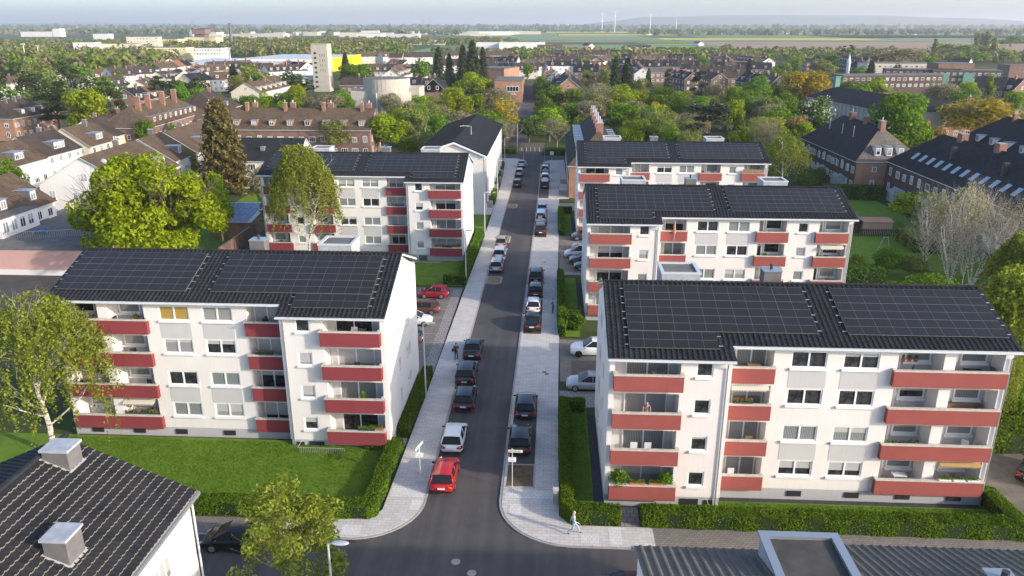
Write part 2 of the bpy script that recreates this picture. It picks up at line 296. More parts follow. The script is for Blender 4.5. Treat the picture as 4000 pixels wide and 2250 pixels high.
pl = [(-8.68, 60), (-8.68, 46.2)] + LI[1:] + [(-17.5, 41.9), (-17.5, 43.6), (-12, 43.9), (-11.35, 45), (-11.2, 54), (-11.1, 62), (-10.85, 93), (-10.6, 112), (-10.6, 138), (-10.9, 166), (-11.6, 188), (-13.5, 193.5), (-9, 193.5), (-6.9, 189.8), (-6.3, 184.2), (-8.38, 182.2), (-8.46, 142), (-8.5, 119), (-8.6, 98)]
sheet('pavement', [pl], MT['pave'], .09, .1)
sheet('footway', [((7.05, 41.83), (70, 43.9)), ((-70, 41.9), (-17.5, 43.6)), ((-70, 31.2), (70, 33.4))], MT['oldpave'], .085, .1)
strip('gutter', [(-3.35, 60), (-3.12, 100), (-2.77, 150), (-2.87, 185)], .0001, .0, MT['gutter'], .001) if False else None
# parking bays (flush asphalt let into the pavement)
for b in (((-2.95, 51.3), (-.97, 63)), ((-2.87, 77.6), (-.92, 99.8)), ((-2.66, 117.9), (-.76, 134.7)), ((-2.6, 147), (-.64, 184.3))): sheet('parking_bay', [b], MT['asphalt2'] if b[0][1] > 60 else MT['asphalt'], .097)
# pale slabs at the crossings
sheet('tactile_slabs', [((-2.98, 46.8), (.52, 47.85)), ((-2.55, 44.9), (-1.75, 46.1)), ((2.25, 42.05), (3.45, 42.98)), ((4.1, 41.95), (4.95, 43.8)), ((-11.2, 46.6), (-8.8, 47.9)), ((-9.5, 45.05), (-8.85, 46.25)), ((-13.6, 42.1), (-12.3, 43.2)), ((-15.6, 42.1), (-14.3, 43.2))], MT['tact'], .098)
sheet('planting_bed', [((-2.97, 48.3), (-1.03, 51.15)), ((-2.6, 184.6), (-.65, 186.7))], MT['soil'], .10)
for x0, y0, x1, y1 in ((-3.02, 51.17, -.97, 51.25), (-1.0, 48.25, -.93, 51.17), (-3.02, 48.2, -.97, 48.27)):
    MB().box(x0, y0, .05, x1, y1, .15).build('bed_edging', MT['kerb'], kind='structure')
# building plots: car parks, slabs, lawns, gravel strips
sheet('parking_lot', [((-40, 66.6), (-11.15, 92.8))], MT['oldpave'], .03)
sheet('parking_lot', [((1.05, 66), (31, 76.3)), ((1.2, 100), (31, 119.2))], MT['oldpave'], .03)
sheet('parking_lot', [((2.2, 66), (31, 70.9))], MT['dirt'], .036)
sheet('slab_path', [((1.0, 60.9), (31, 64.1)), ((4.9, 43.95), (6.3, 46.2)), ((1.2, 98.8), (31, 100)), ((-12.8, 61.5), (-11.2, 66.5)), ((-15, 53.5), (-11.4, 54.8)), ((1.36, 136.9), (31, 143))], MT['slabs'], .04)
sheet('gravel_strip', [((3.2, 46.1), (3.95, 59.5)), ((3.1, 82), (3.95, 95.5)), ((3.0, 117.6), (3.95, 131)), ((-13.2, 52.9), (-12.3, 66)), ((12, 46.9), (31, 47.75)), ((-38.8, 53.3), (-20.5, 54.25)), ((-13.2, 104.5), (-12.3, 118)), ((-41.5, 105.2), (-20.5, 106.05))], MT['gravel'], .05)
lw = MB()
for x0, x1, y0, y1, z0, z1 in ((-45, -11.9, 44, 53.3, .08, .45), (-45, -11.4, 93.4, 104.2, .06, .1), (1.5, 3.3, 45, 61, .08, .08), (1.6, 3.3, 77, 97.5, .08, .08), (1.8, 3.3, 119.8, 135, .08, .08), (6.6, 31, 44.6, 46.9, .08, .3), (32, 62, 80, 150, .03, .03), (-60, -33, 125, 150, .03, .03), (-24, -11, 119, 133, .05, .05), (-30, -12.2, 136, 143.5, .05, .05), (-62, -42, 93, 125, .02, .02)):
    lw.face([(x0, y0, z0), (x1, y0, z0), (x1, y1, z1), (x0, y1, z1)])
lw.build('lawn', MT['lawn'], kind='structure')
sheet('park_path', [[(-9.3, 200), (-3, 199.6), (-2.2, 222), (-9, 222)], [(-16, 226), (-7, 224), (-7, 226.5), (-16, 228)]], MT['dirt'], .02)
sheet('dirt_yard', [((31, 43.9), (60, 60)), ], MT['dirt'], .02)
sheet('asphalt_yard', [((-95, 66), (-42, 96)), ((-24, 127.5), (-11, 137)), ((-48, 96), (-43.5, 122)), ((-42, 186), (-20, 194))], MT['asphalt2'], .025)
sheet('footway', [((-17.5, 133), (-10.7, 141))], MT['pave'], .035)
sheet('old_footway', [((-12.3, 68.5), (-11.15, 92))], MT['slabs'], .045)
sheet('bay_marking', [((-13.6, y), (-11.9, y + .1)) for y in (72.2, 74.6, 77.1, 79.6, 82.1, 84.6, 87.1, 90.2)], MT['kerb'], .05)
# fields beyond the town (real patches of farmland)
F = {'rape': [((-330, 1500), (-238, 1690)), ((250, 1860), (760, 2075)), ((14, 2650), (400, 3000)), ((-40, 3500), (500, 4050)), ((160, 1395), (500, 1425)), ((-140, 1690), (-20, 1780))],
     'ploughed': [((255, 930), (2200, 1640)), ((-30, 1560), (150, 1680))], 'crop': [((-180, 985), (250, 1370)), ((-230, 1700), (250, 2600)), ((760, 1850), (2600, 2600)), ((265, 1650), (2300, 1850)), ((-500, 1300), (-190, 1480)), ((400, 2100), (1900, 2600)), ((-700, 2700), (10, 3450))], 'field': [((150, 1430), (268, 1680)), ((500, 2650), (2600, 3900)), ((-1100, 2300), (-235, 2650))]}
for i, k in enumerate(F): sheet({'rape': 'rapeseed_field', 'ploughed': 'ploughed_field', 'crop': 'young_crop_field', 'field': 'meadow'}[k], F[k], MT[k], .02 + i * .25)
# hills on the horizon
def hill(name, pts, y, depth, mat):
    """pts: (x, height) of the crest"""
    mb = MB(); mb.sm = True; xs = []; n = len(pts); rr = random.Random(3); rows = 8; vs = []
    for j in range(rows + 1):
        t = j / rows; f = math.sin(t * math.pi / 2) ** .8 if j < rows else 1
        for (x, h) in pts: vs.append((x, y + depth * t, h * f * (1 + .03 * rr.uniform(-1, 1) * (t < 1)) - (1 if j == 0 else 0)))
    for (x, h) in pts: vs.append((x, y + depth * 2.2, -2))
    mb.mesh(vs, [(j*n+i, j*n+i+1, (j+1)*n+i+1, (j+1)*n+i) for j in range(rows + 1) for i in range(n - 1)])
    return mb.build(name, mat, kind='structure')
def lerp_pts(P, step):
    o = []
    for (x0, h0), (x1, h1) in zip(P, P[1:]):
        k = max(1, int((x1 - x0) / step))
        for i in range(k): t = i / k; s_ = t * t * (3 - 2 * t); o.append((x0 + (x1 - x0) * t, h0 + (h1 - h0) * s_))
    return o + [P[-1]]
hillmat = noisy('wooded_hill', (.06, .10, .05), (.16, .17, .12), .0012, detail=8)
hill('hill', lerp_pts([(-1500, 3), (200, 18), (700, 75), (1150, 128), (2400, 152), (3900, 148), (4900, 118), (6200, 62), (7600, 52), (9000, 30), (11000, 6)], 150), 9000, 1600, hillmat)
hill('hill', lerp_pts([(-15500, 60), (-12000, 66), (-9500, 62), (-8700, 86), (-8000, 62), (-5000, 44), (-1500, 25), (2000, 20), (9000, 40), (14000, 20)], 300), 12500, 2500, hillmat)
# ---------------------------------------------------------------- apartment blocks
def panel(mb, o, ux, w, h, holes=(), m=0, n_in=None, mrev=0, mback=None, top=None):
    """vertical wall panel at o, along unit ux, with holes (x0, z0, x1, z1, depth, back material or None)"""
    o = Vector(o); ux = Vector(ux); uz = Vector((0, 0, 1)); nin = Vector(n_in)
    P = lambda x, z, d=0: o + ux * x + uz * z + nin * d
    xs = sorted({0, w, *[q for a in holes for q in (a[0], a[2])]}); zs = sorted({0, h, *[q for a in holes for q in (a[1], a[3])]})
    for i in range(len(xs) - 1):
        for j in range(len(zs) - 1):
            cx, cz = (xs[i] + xs[i+1]) / 2, (zs[j] + zs[j+1]) / 2
            if any(a[0] < cx < a[2] and a[1] < cz < a[3] for a in holes): continue
            mb.face([P(xs[i], zs[j]), P(xs[i+1], zs[j]), P(xs[i+1], zs[j+1]), P(xs[i], zs[j+1])], m)
    for x0, z0, x1, z1, d, bm in holes:
        mb.face([P(x0, z0), P(x1, z0), P(x1, z0, d), P(x0, z0, d)], mrev); mb.face([P(x0, z1, d), P(x1, z1, d), P(x1, z1), P(x0, z1)], mrev)
        mb.face([P(x0, z0), P(x0, z0, d), P(x0, z1, d), P(x0, z1)], mrev); mb.face([P(x1, z0, d), P(x1, z0), P(x1, z1), P(x1, z1, d)], mrev)
        if bm is not None: mb.face([P(x0, z0, d), P(x1, z0, d), P(x1, z1, d), P(x0, z1, d)], bm)
SLP = .356; EZ = 11.39
def rz_(y): return EZ + SLP * (y + .35)
def frame_data(name, w, h, cols, sill=True, split=None):
    """white frame and its glass, origin at lower left front, front faces -y"""
    f = MB(); t = .095
    f.box(0, -.02, 0, w, .05, t); f.box(0, -.02, h - t, w, .05, h); f.box(0, -.02, t, t, .05, h - t); f.box(w - t, -.02, t, w, .05, h - t)
    for i in range(1, cols): x = w * (split if (split and cols == 2) else i / cols); f.box(x - .06, -.021, t, x + .06, .05, h - t)
    if sill: f.box(-.07, -.20, -.15, w + .07, .0, -.002)
    g = MB(); g.face([(t, .03, t), (w - t, .03, t), (w - t, .03, h - t), (t, .03, h - t)])
    return f.data(name, MT['pvc']), g.data('pane', MT['pane'])
WD = frame_data('window', 2.35, 1.2, 2); WS = frame_data('window', 1.1, 1.12, 1); WL = frame_data('window', 1.75, 1.15, 1); WT = frame_data('window', .75, 1.15, 1); WG = frame_data('window', 1.3, 1.0, 1)
def door_data(w, h, split):
    f = MB(); t = .08
    f.box(0, 0, 0, w, .07, t); f.box(0, 0, h - t, w, .07, h); f.box(0, 0, t, t, .07, h - t); f.box(w - t, 0, t, w, .07, h - t); f.box(w * split - .05, -.001, t, w * split + .05, .07, h - t)
    g = MB(); g.face([(t, .04, t), (w - t, .04, t), (w - t, .04, h - t), (t, .04, h - t)]); return f.data('balcony_door', MT['pvc']), g.data('pane', MT['pane'])
DW = door_data(2.9, 2.25, .5); DM = door_data(2.1, 2.25, .5); DN = door_data(.85, 2.25, .9)
def put(pair, parent, x, y, z, rz=0, name='window'):
    o = inst(pair[0], name, parent, (x, y, z), rz); inst(pair[1], 'pane', o); return o
def tiles_mesh(mb, x0, x1, y0, y1, zf, tw=.35, cs=.38, lift=.04, lips=None):
    """real interlocking tiles: a roll per column, a lip per course. the slope rises along y with zf(y)"""
    sl = math.hypot(1, (zf(y0 + 1) - zf(y0))); nx = max(1, round((x1 - x0) / tw)); ny = max(1, round((y1 - y0) * sl / cs)); dx = (x1 - x0) / nx; dy = (y1 - y0) / ny
    prof = [(0, 0), (.16, .055), (.36, .055), (.5, 0)]
    px = [x0 + dx * (i + a) for i in range(nx) for a, _ in prof] + [x1]; ph = [b for i in range(nx) for _, b in prof] + [0]; n = len(px)
    for j in range(ny):
        ya, yb = y0 + j * dy, y0 + (j + 1) * dy; vs = []
        for y, l in ((ya, 0.), (ya, lift), (yb, .004)):
            for x, h in zip(px, ph): vs.append((x, y, zf(y) + l + (h if l != 0. else 0)))
        if lips: mb.mesh([(x + o_, y_, z_) for (x, y_, z_), o_ in zip(vs[:n], [0] * n)] + [(x, y_ - .012, z_ + .012) for x, y_, z_ in vs[n:2 * n]], [(i, i + 1, n + i + 1, n + i) for i in range(n - 1) if i % 4 != 3 or True], lips)
        mb.mesh(vs, [(k * n + i, k * n + i + 1, (k + 1) * n + i + 1, (k + 1) * n + i) for k in (0, 1) for i in range(n - 1)])
def uvface(me_name, quads, mat, parent, name):
    """quads: (p0,p1,p2,p3, uv0..uv3)"""
    mb = MB()
    for q in quads: mb.face(q[:4])
    me = mb.data(me_name, mat); uv = me.uv_layers.new(name='UVMap'); k = 0
    for q in quads:
        for c in q[4:8]: uv.data[k].uv = c; k += 1
    o = bpy.data.objects.new(name, me); link(o); o.parent = parent; return o
DEP = 13.4
def make_block(typ, lbl):
    L = 26.35 if typ == 'A' else 29.0
    r = empty('apartment_block', label=lbl, cat='apartment building'); WH, GP, PL, IN = MT['white'], MT['greypanel'], MT['plinth'], MT['inner']
    wl = MB(); zb = .9
    F4 = [2.75 * k for k in range(4)]
    # wing front
    holes = [(.35, .95 + f - zb, 4.66, min(3.25 + f, 11.25) - zb, 1.5, 1) for f in F4] + [(5.65, 1.80 + f - zb, 6.75, 2.92 + f - zb, .14, 1) for f in F4]
    panel(wl, (0, 0, zb), (1, 0, 0), 7.95, 11.33 - zb, holes, 0, (0, 1, 0), 0)
    # main front
    mh = [(8.25, .95 + f - zb, 10.97, 3.35 + f - zb, 1.3, 1) for f in F4]
    for f in F4:
        mh += [(12.1, 1.97 + f - zb, 14.45, 3.17 + f - zb, .14, 1), (15.5, 1.97 + f - zb, 17.85, 3.17 + f - zb, .14, 1)]
        if typ == 'A': mh += [(19.05, .95 + f - zb, 22.0, 3.4 + f - zb, 1.5, 1), (22.75, .95 + f - zb, 25.85, 3.4 + f - zb, 1.5, 1)]
        else: mh += [(18.9, .95 + f - zb, 21.85, 3.4 + f - zb, 1.4, 1), (23.1, 1.97 + f - zb, 24.2, 3.09 + f - zb, .14, 1), (25.4, .95 + f - zb, 28.5, 3.4 + f - zb, 1.4, 1)]
    panel(wl, (0, 1.4, zb), (1, 0, 0), L, 11.8 - zb, [(0, -.01, 7.95, 11.0, 0, None)] + mh, 0, (0, 1, 0), 0)
    panel(wl, (7.95, 0, zb), (0, 1, 0), 1.4, 11.3 - zb, (), 0, (-1, 0, 0)); wl.face([(7.95, 0, 11.3), (7.95, 1.4, 11.3), (7.95, 1.4, 11.8)])
    # gables: street side has recessed windows
    gh = []
    for f in F4: gh += [(4.6, 2.0 + f - zb, 5.35, 3.15 + f - zb, .34, 1), (8.0, 1.6 + f - zb, 9.75, 2.75 + f - zb, .34, 1)]
    panel(wl, (0, 0, zb), (0, 1, 0), DEP + .0, 11.3 - zb, gh, 0, (1, 0, 0)); wl.face([(0, 0, 11.3), (0, 7.35, 13.9), (0, 13.4, 11.3)])
    panel(wl, (L, 1.4, zb), (0, 1, 0), DEP - 1.4, 11.3 - zb, (), 0, (-1, 0, 0)); wl.face([(L, 1.4, 11.3), (L, 13.4, 11.3), (L, 13.4, 11.6), (L, 7.35, 13.9), (L, 1.4, 11.8)])
    panel(wl, (0, DEP, zb), (1, 0, 0), L, 11.6 - zb, (), 0, (0, -1, 0))
    # loggia dividers at the wing: pier and inner floor slabs are part of the wall
    wl.build('wall', [WH, IN], r)
    MB().prism([(.04, .04), (7.91, .04), (7.91, 1.44), (L - .04, 1.44), (L - .04, DEP - .04), (.04, DEP - .04)], -.6, .9).build('plinth', PL, r)
    # roof: slabs, tiles, verge, gutter
    rb = MB(); X0, X1, W1 = -.15, L + .3, 8.1; th = .17
    yr = 7.35
    def slab(x0, x1, y0, y1, f): rb.mesh([(x0, y0, f(y0) - th), (x1, y0, f(y0) - th), (x1, y1, f(y1) - th), (x0, y1, f(y1) - th), (x0, y0, f(y0) - .01), (x1, y0, f(y0) - .01), (x1, y1, f(y1) - .01), (x0, y1, f(y1) - .01)], [(3,2,1,0),(4,5,6,7),(0,1,5,4),(1,2,6,5),(2,3,7,6),(3,0,4,7)])
    back = lambda y: rz_(yr) - SLP * (y - yr)
    slab(X0, W1, -.35, 1.0, rz_); slab(X0, X1, 1.0, yr, rz_); slab(X0, X1, yr, DEP + .4, back); rf = rb.build('roof', MT['lightgrey'], r)
    tm = MB(); tiles_mesh(tm, X0, W1, -.38, .99, rz_); tiles_mesh(tm, X0, X1, .99, yr - .02, rz_)
    for i in range(int((X1 - X0) / .36)):
        x = X0 + i * .36; tm.tube((x, yr, rz_(yr) + .02), (x + .38, yr, rz_(yr) + .045), .10, .12, 6)
    tm.build('tile_covering', MT['tile'], rf)
    bk = MB(); tiles_mesh(bk, X0, X1, -(DEP + .4), -yr - .02, lambda y: back(-y)); bk.v = [(a, -b, c) for a, b, c in bk.v]; bk.build('rear_tile_covering', MT['tilegrey'], rf)
    gt = MB(); gt.tube((X0 + .02, -.45, rz_(-.38) - .12), (W1, -.45, rz_(-.38) - .12), .075, n=8); gt.tube((W1 + .1, .9, rz_(.98) - .12), (X1, .9, rz_(.98) - .12), .075, n=8); gt.build('gutter', MT['lightgrey'], r)
    dp = MB(); dp.tube((7.6, -.4, 11.1), (7.65, -.09, 10.7), .05); dp.tube((7.65, -.09, 10.7), (7.65, -.09, -.3), .05); dp.build('downpipe', MT['zinc'], r)
    dp = MB(); dp.tube((L - .1, .95, 11.6), (L - .12, 1.3, 11.2), .05); dp.tube((L - .12, 1.31, 11.2), (L - .12, 1.31, -.3), .05); dp.build('downpipe', MT['zinc'], r)
    # grey render fields between two storeys
    for x in (12.1, 15.5):
        for z in (3.2 + .05, 3.2 + 5.5 + .05): MB().box(x - .05, 1.385, z, x + 2.42, 1.42, z + 1.42 - .11).build('wall_panel', GP, r)
    # windows
    for f in F4:
        put(WD, r, 12.1, 1.46, 1.97 + f); put(WD, r, 15.5, 1.46, 1.97 + f); put(WS, r, 5.65, .06, 1.80 + f)
        if typ == 'B': put(WS, r, 23.1, 1.46, 1.97 + f)
        put(WT, r, .27, 4.6 + .75, 2.0 + f, -R(90)); put(WL, r, .27, 8.0 + 1.75, 1.6 + f, -R(90))
        put(DW, r, 1.2, 1.42, .96 + f, 0, 'balcony_door'); MB().box(4.1, 1.3, .96 + f, 4.64, 1.49, 3.2 + f).build('wall_panel', GP, r)
        put(DM, r, 8.75, 2.62, .96 + f, 0, 'balcony_door')
        for x in ((19.1, 22.8) if typ == 'A' else (18.95, 25.45)):
            yb = 2.86 if typ == 'A' else 2.76
            put(DN, r, x, yb - .02, .97 + f, 0, 'balcony_door'); put(WL, r, x + 1.0, yb - .02, 2.0 + f)
    # balconies
    def balcony(x0, x1, yf, yb, f):
        b = MB(); z0, z1 = .90 + f, 2.02 + f; t = .10
        b.box(x0, yf, z0, x1, yf + t, z1); b.box(x0, yf + t, z0, x0 + t, yb, z1); b.box(x1 - t, yf + t, z0, x1, yb, z1); b.box(x0 + t, yf + t, z0, x1 - t, yb, z0 + .12)
        o = b.build('balcony', MT['red'], r); c = MB(); c.box(x0 - .04, yf - .05, z1 + .002, x1 + .04, yf + .2, z1 + .09); c.box(x0 - .04, yf + .2, z1 + .002, x0 + .2, yb, z1 + .09); c.box(x1 - .2, yf + .2, z1 + .002, x1 + .04, yb, z1 + .09); c.build('cap', MT['cap'], o)
    for f in F4:
        balcony(.28, 4.8, -.6, -.003, f); balcony(8.05, 11.05, 1.0, 1.397, f)
        if typ == 'A': balcony(18.75, 26.0, 1.0, 1.397, f)
        else: balcony(18.6, 22.05, 1.0, 1.397, f); balcony(25.0, 28.5, 1.0, 1.397, f)
    # cellar windows and the sunken cellar door
    for x in (13, 17, 20.5, 24.0) + ((27.2,) if typ == 'B' else ()): MB().box(x, 1.36, .3, x + .95, 1.43, .72).build('cellar_window', MT['dark'], r)
    MB().box(5.3, -.03, -.5, 6.5, .03, .75).build('cellar_door', MT['dark'], r); MB().box(6.9, -.02, .25, 7.5, .03, .68).build('cellar_window', MT['dark'], r)
    rl = MB()
    for i in range(26): rl.tube((3.4 + i * .14, -1.15, 0), (3.4 + i * .14, -1.15, .85), .012, n=4)
    rl.tube((3.4, -1.15, .87), (7.05, -1.15, .87), .02, n=5); rl.tube((7.05, -1.15, .87), (7.05, -.05, .87), .02, n=5); rl.build('railing', MT['steel'], r)
    MB().box(3.2, -1.3, 0, 7.2, -1.1, .16).build('stair_curb', MT['kerb'], r)
    # solar arrays
    up = Vector((0, 1, SLP)).normalized(); nrm = Vector((0, -SLP, 1)).normalized()
    def array(rects):
        qs = []; br = MB(); cl = []
        for x0, x1, y0, y1, nx, ny in rects:
            P = lambda x, y: Vector((x, y, rz_(y))) + nrm * .17
            qs.append((P(x0, y0), P(x1, y0), P(x1, y1), P(x0, y1), (0, 0), (nx, 0), (nx, ny), (0, ny)))
            for a, b in (((x0, y0), (x1, y0)), ((x1, y0), (x1, y1)), ((x1, y1), (x0, y1)), ((x0, y1), (x0, y0))): A_, B_ = P(*a), P(*b); qs.append((A_ - nrm * .045, B_ - nrm * .045, B_ - nrm * .001, A_ - nrm * .001, (.5, .501), (.5, .501), (.5, .501), (.5, .501)))
            for k in range(ny):
                for q in (.22, .78):
                    y = y0 + (y1 - y0) * (k + q) / ny
                    for xa, xb in ((x0 - .28, x0 - .02), (x1 + .02, x1 + .28)):
                        p = P(xa, y) - nrm * .07; p2 = P(xb, y) - nrm * .07; br.tube(p, p2, .03, n=4)
        o = uvface('solar_array', qs, MT['solar'], r, 'solar_array'); br.build('rail_end', MT['alu'], o)
    array([(1.3, 13.9, 2.12, 6.78, 12, 3), (1.3, 7.12, .52, 2.08, 6, 1)]); array([(15.85, 26.2 if typ == 'A' else 28.2, 2.12, 6.78, 10 if typ == 'A' else 12, 3)])
    # roof exits and chimney behind the ridge
    for x in (4.2,) if typ == 'A' else (4.2, 20.6):
        b = MB(); b.box(x, 7.9, 13.2, x + 2.8, 10.6, 14.55); o = b.build('roof_exit', MT['zincdull'], r); b = MB()
        for a in ((x - .06, 7.84, x + 2.86, 8.1), (x - .06, 10.4, x + 2.86, 10.66), (x - .06, 8.1, x + .2, 10.4), (x + 2.6, 8.1, x + 2.86, 10.4)): b.box(a[0], a[1], 14.553, a[2], a[3], 14.68)
        b.build('rim', MT['lightgrey'], o); MB().box(x + .2, 8.1, 14.553, x + 2.6, 10.4, 14.58).build('deck', MT['bitumen'], o)
    c = MB(); c.box(11.7, 8.3, 13.2, 12.95, 9.4, 14.72); o = c.build('chimney', MT['fibre'], r); MB().box(11.64, 8.24, 14.723, 13.01, 9.46, 14.80).build('chimney_cover', MT['zinc'], o)
    c = MB(); c.tube((12.3, 8.8, 14.8), (12.3, 8.8, 15.1), .11, n=8); c.tube((12.3, 8.8, 15.08), (12.3, 8.8, 15.2), .18, .05, n=8); c.build('flue', MT['dkmetal'], o)
    return r
XR, XL = 3.97, -12.29
bA = make_block('A', 'white block at front right with lighter red balconies and solar roof, person on a balcony')
bB = make_block('B', 'white four-storey block directly behind the front right block, six balcony stacks, smoking chimney before it')
bLF = copy_tree(bA); bRT = copy_tree(bB); bLS = copy_tree(bB)
for o, x, y, s, l in ((bA, XR, 46.4, 1, None), (bB, XR, 82.3, 1, None), (bRT, XR, 118.0, 1, 'white block with solar roof, farthest of the three right of the street'),
                      (bLF, XL, 52.7, -1, 'white four-storey block at front left with dark red balconies, before the big yellow-green tree'), (bLS, XL, 104.6, -1, 'white four-storey block half hidden by a birch, behind the front left block')):
    o.location = (x, y, 0); o.scale = (s, 1, 1)
    if l: o['label'] = l
bB['label'] = 'white block with solar roof, middle one of the three right of the street'
for root in (bLF, bLS):
    for c in root.children:
        if c.name.startswith('balcony') and not c.name.startswith('balcony_door'): slot_ = c.material_slots[0]; slot_.link = 'OBJECT'; slot_.material = MT['deepred']  # balconies of the left blocks take a darker red
MT['yellowblind'] = M('yellow_blind', (.38, .25, .06), .8)
for x in (15.58, 16.76): MB().mesh([(x, 1.478, 10.3), (x + 1.02, 1.478, 10.3), (x + 1.02, 1.478, 11.34), (x, 1.478, 11.34)], [(0, 1, 2, 3)]).build('yellow_blind', MT['yellowblind'], bLF)
# ---------------------------------------------------------------- houses
CAMP = Vector((0, 0, 31.844))
def window_mesh(w, h, bars=1, fr=.1):
    m = MB(); m.box(0, -.05, 0, w, 0, fr); m.box(0, -.05, h - fr, w, 0, h); m.box(0, -.05, fr, fr, 0, h - fr); m.box(w - fr, -.05, fr, w, 0, h - fr)
    for i in range(1, bars + 1): x = w * i / (bars + 1); m.box(x - .035, -.049, fr, x + .035, 0, h - fr)
    m.mesh([(fr, -.012, fr), (w - fr, -.012, fr), (w - fr, -.012, h - fr), (fr, -.012, h - fr)], [(0, 1, 2, 3)], 1); return m.data('window', [MT['pvc'], MT['pane']])
HW = [window_mesh(1.2, 1.3), window_mesh(1.6, 1.35, 2), window_mesh(.85, 1.3, 0), window_mesh(1.1, 1.6, 1)]
def roofquad(L, W, ze, zr, hip, ov=.35, th=.16, hipl=None):
    """quads with tile uvs for a gable or hip roof; ridge along x, centred"""
    l, w = L / 2 + ov, W / 2 + ov; s = (zr - ze) / (W / 2); z0 = ze - s * ov; hl = (hipl if hipl else W / 2 * .75) if hip else 0
    def q(*p):
        p = [Vector(a) for a in p]; u = (p[1] - p[0]).normalized(); n = (p[1] - p[0]).cross(p[-1] - p[0]).normalized(); v = n.cross(u)
        return tuple(p), [((a - p[0]).dot(u), (a - p[0]).dot(v)) for a in p]
    fs = [q((-l, -w, z0), (l, -w, z0), (l - hl - (ov if hip else 0), 0, zr), (-l + hl + (ov if hip else 0), 0, zr)), q((l, w, z0), (-l, w, z0), (-l + hl + (ov if hip else 0), 0, zr), (l - hl - (ov if hip else 0), 0, zr))]
    if hip: fs += [q((l, -w, z0), (l, w, z0), (l - hl - ov, 0, zr)), q((-l, w, z0), (-l, -w, z0), (-l + hl + ov, 0, zr))]
    return fs, (l, w, z0, hl)
def roof_obj(parent, L, W, ze, zr, mat, hip, hipmat=None, hipl=None, x0=0):
    fs, (l, w, z0, hl) = roofquad(L, W, ze, zr, hip, hipl=hipl); mb = MB()
    for i, (p, uv) in enumerate(fs): mb.face([(a.x + x0, a.y, a.z) for a in p], 1 if (i > 1 and hipmat) else 0)
    k0 = len(mb.f); t = .14
    mb.face([(-l + x0, -w, z0 - t), (-l + x0, w, z0 - t), (l + x0, w, z0 - t), (l + x0, -w, z0 - t)], 2) if hip else None
    E = [(-l, -w), (l, -w), (l, w), (-l, w)]
    if hip:
        for i in range(4): a, b = E[i], E[(i + 1) % 4]; mb.face([(a[0] + x0, a[1], z0 - t), (b[0] + x0, b[1], z0 - t), (b[0] + x0, b[1], z0 - .001), (a[0] + x0, a[1], z0 - .001)], 2)
    else:
        for s in (-1, 1):
            mb.face([(-l * s + x0, w * s, z0 - t), (l * s + x0, w * s, z0 - t), (l * s + x0, w * s, z0 - .001), (-l * s + x0, w * s, z0 - .001)], 2)
            for e in (-1, 1): mb.face([(l * e + x0, w * s, z0 - t), (l * e + x0, 0, zr - t), (l * e + x0, 0, zr - .001), (l * e + x0, w * s, z0 - .001)], 2)
            mb.face([(-l + x0, w * s, z0 - t), (l + x0, w * s, z0 - t), (l + x0, 0, zr - t), (-l + x0, 0, zr - t)], 2)
    me = mb.data('roof', [mat, hipmat or mat, MT['lightgrey']]); uv = me.uv_layers.new(name='UVMap'); k = 0
    for p, c in fs:
        for a in c: uv.data[k].uv = a; k += 1
    o = bpy.data.objects.new('roof', me); link(o); o.parent = parent; return o
def dormer(parent, x, yf, zs, wd, ht, slope, side, mat, wi=2):
    """dormer on the slope; side -1 faces -y. front wall stands at yf"""
    d = (ht) / slope; m = MB(); s = side
    y1 = yf - s * (d + .3) * 1.0
    ys = sorted((yf, y1)); m.box(x - wd / 2, ys[0], zs - .3, x + wd / 2, ys[1], zs + ht)
    o = m.build('dormer', mat, parent); c = MB(); yy = sorted((yf + s * .18, y1)); c.box(x - wd / 2 - .12, yy[0], zs + ht + .002, x + wd / 2 + .12, yy[1] , zs + ht + .1); c.build('dormer_roof', MT['zinc'], o)
    w = HW[wi]; ww = (1.2, 1.6, .85, 1.1)[wi]; n = max(1, int(wd // (ww + .1)))
    for i in range(n): inst(w, 'window', o, (x + (-ww / 2 + (i - (n - 1) / 2) * (ww + .12)) * (1 if s < 0 else -1), yf + s * .004, zs + .1), 0 if s < 0 else math.pi, (1, 1, min(1, (ht - .12) / 1.3)))
    return o
def chimney(parent, x, y, z, h, mat, w=.6, d=.9, pots=0):
    m = MB(); m.box(x - w / 2, y - d / 2, z - 1.2, x + w / 2, y + d / 2, z + h); o = m.build('chimney', mat, parent); MB().box(x - w/2 - .06, y - d/2 - .06, z + h + .002, x + w/2 + .06, y + d/2 + .06, z + h + .1).build('cap', MT['kerb'], o)
    for i in range(pots):
        p = MB(); yy = y + (i - (pots - 1) / 2) * .35; p.tube((x, yy, z + h + .1), (x, yy, z + h + .75), .1, n=7); p.build('chimney_pot', MT['lightgrey'], o)
    return o
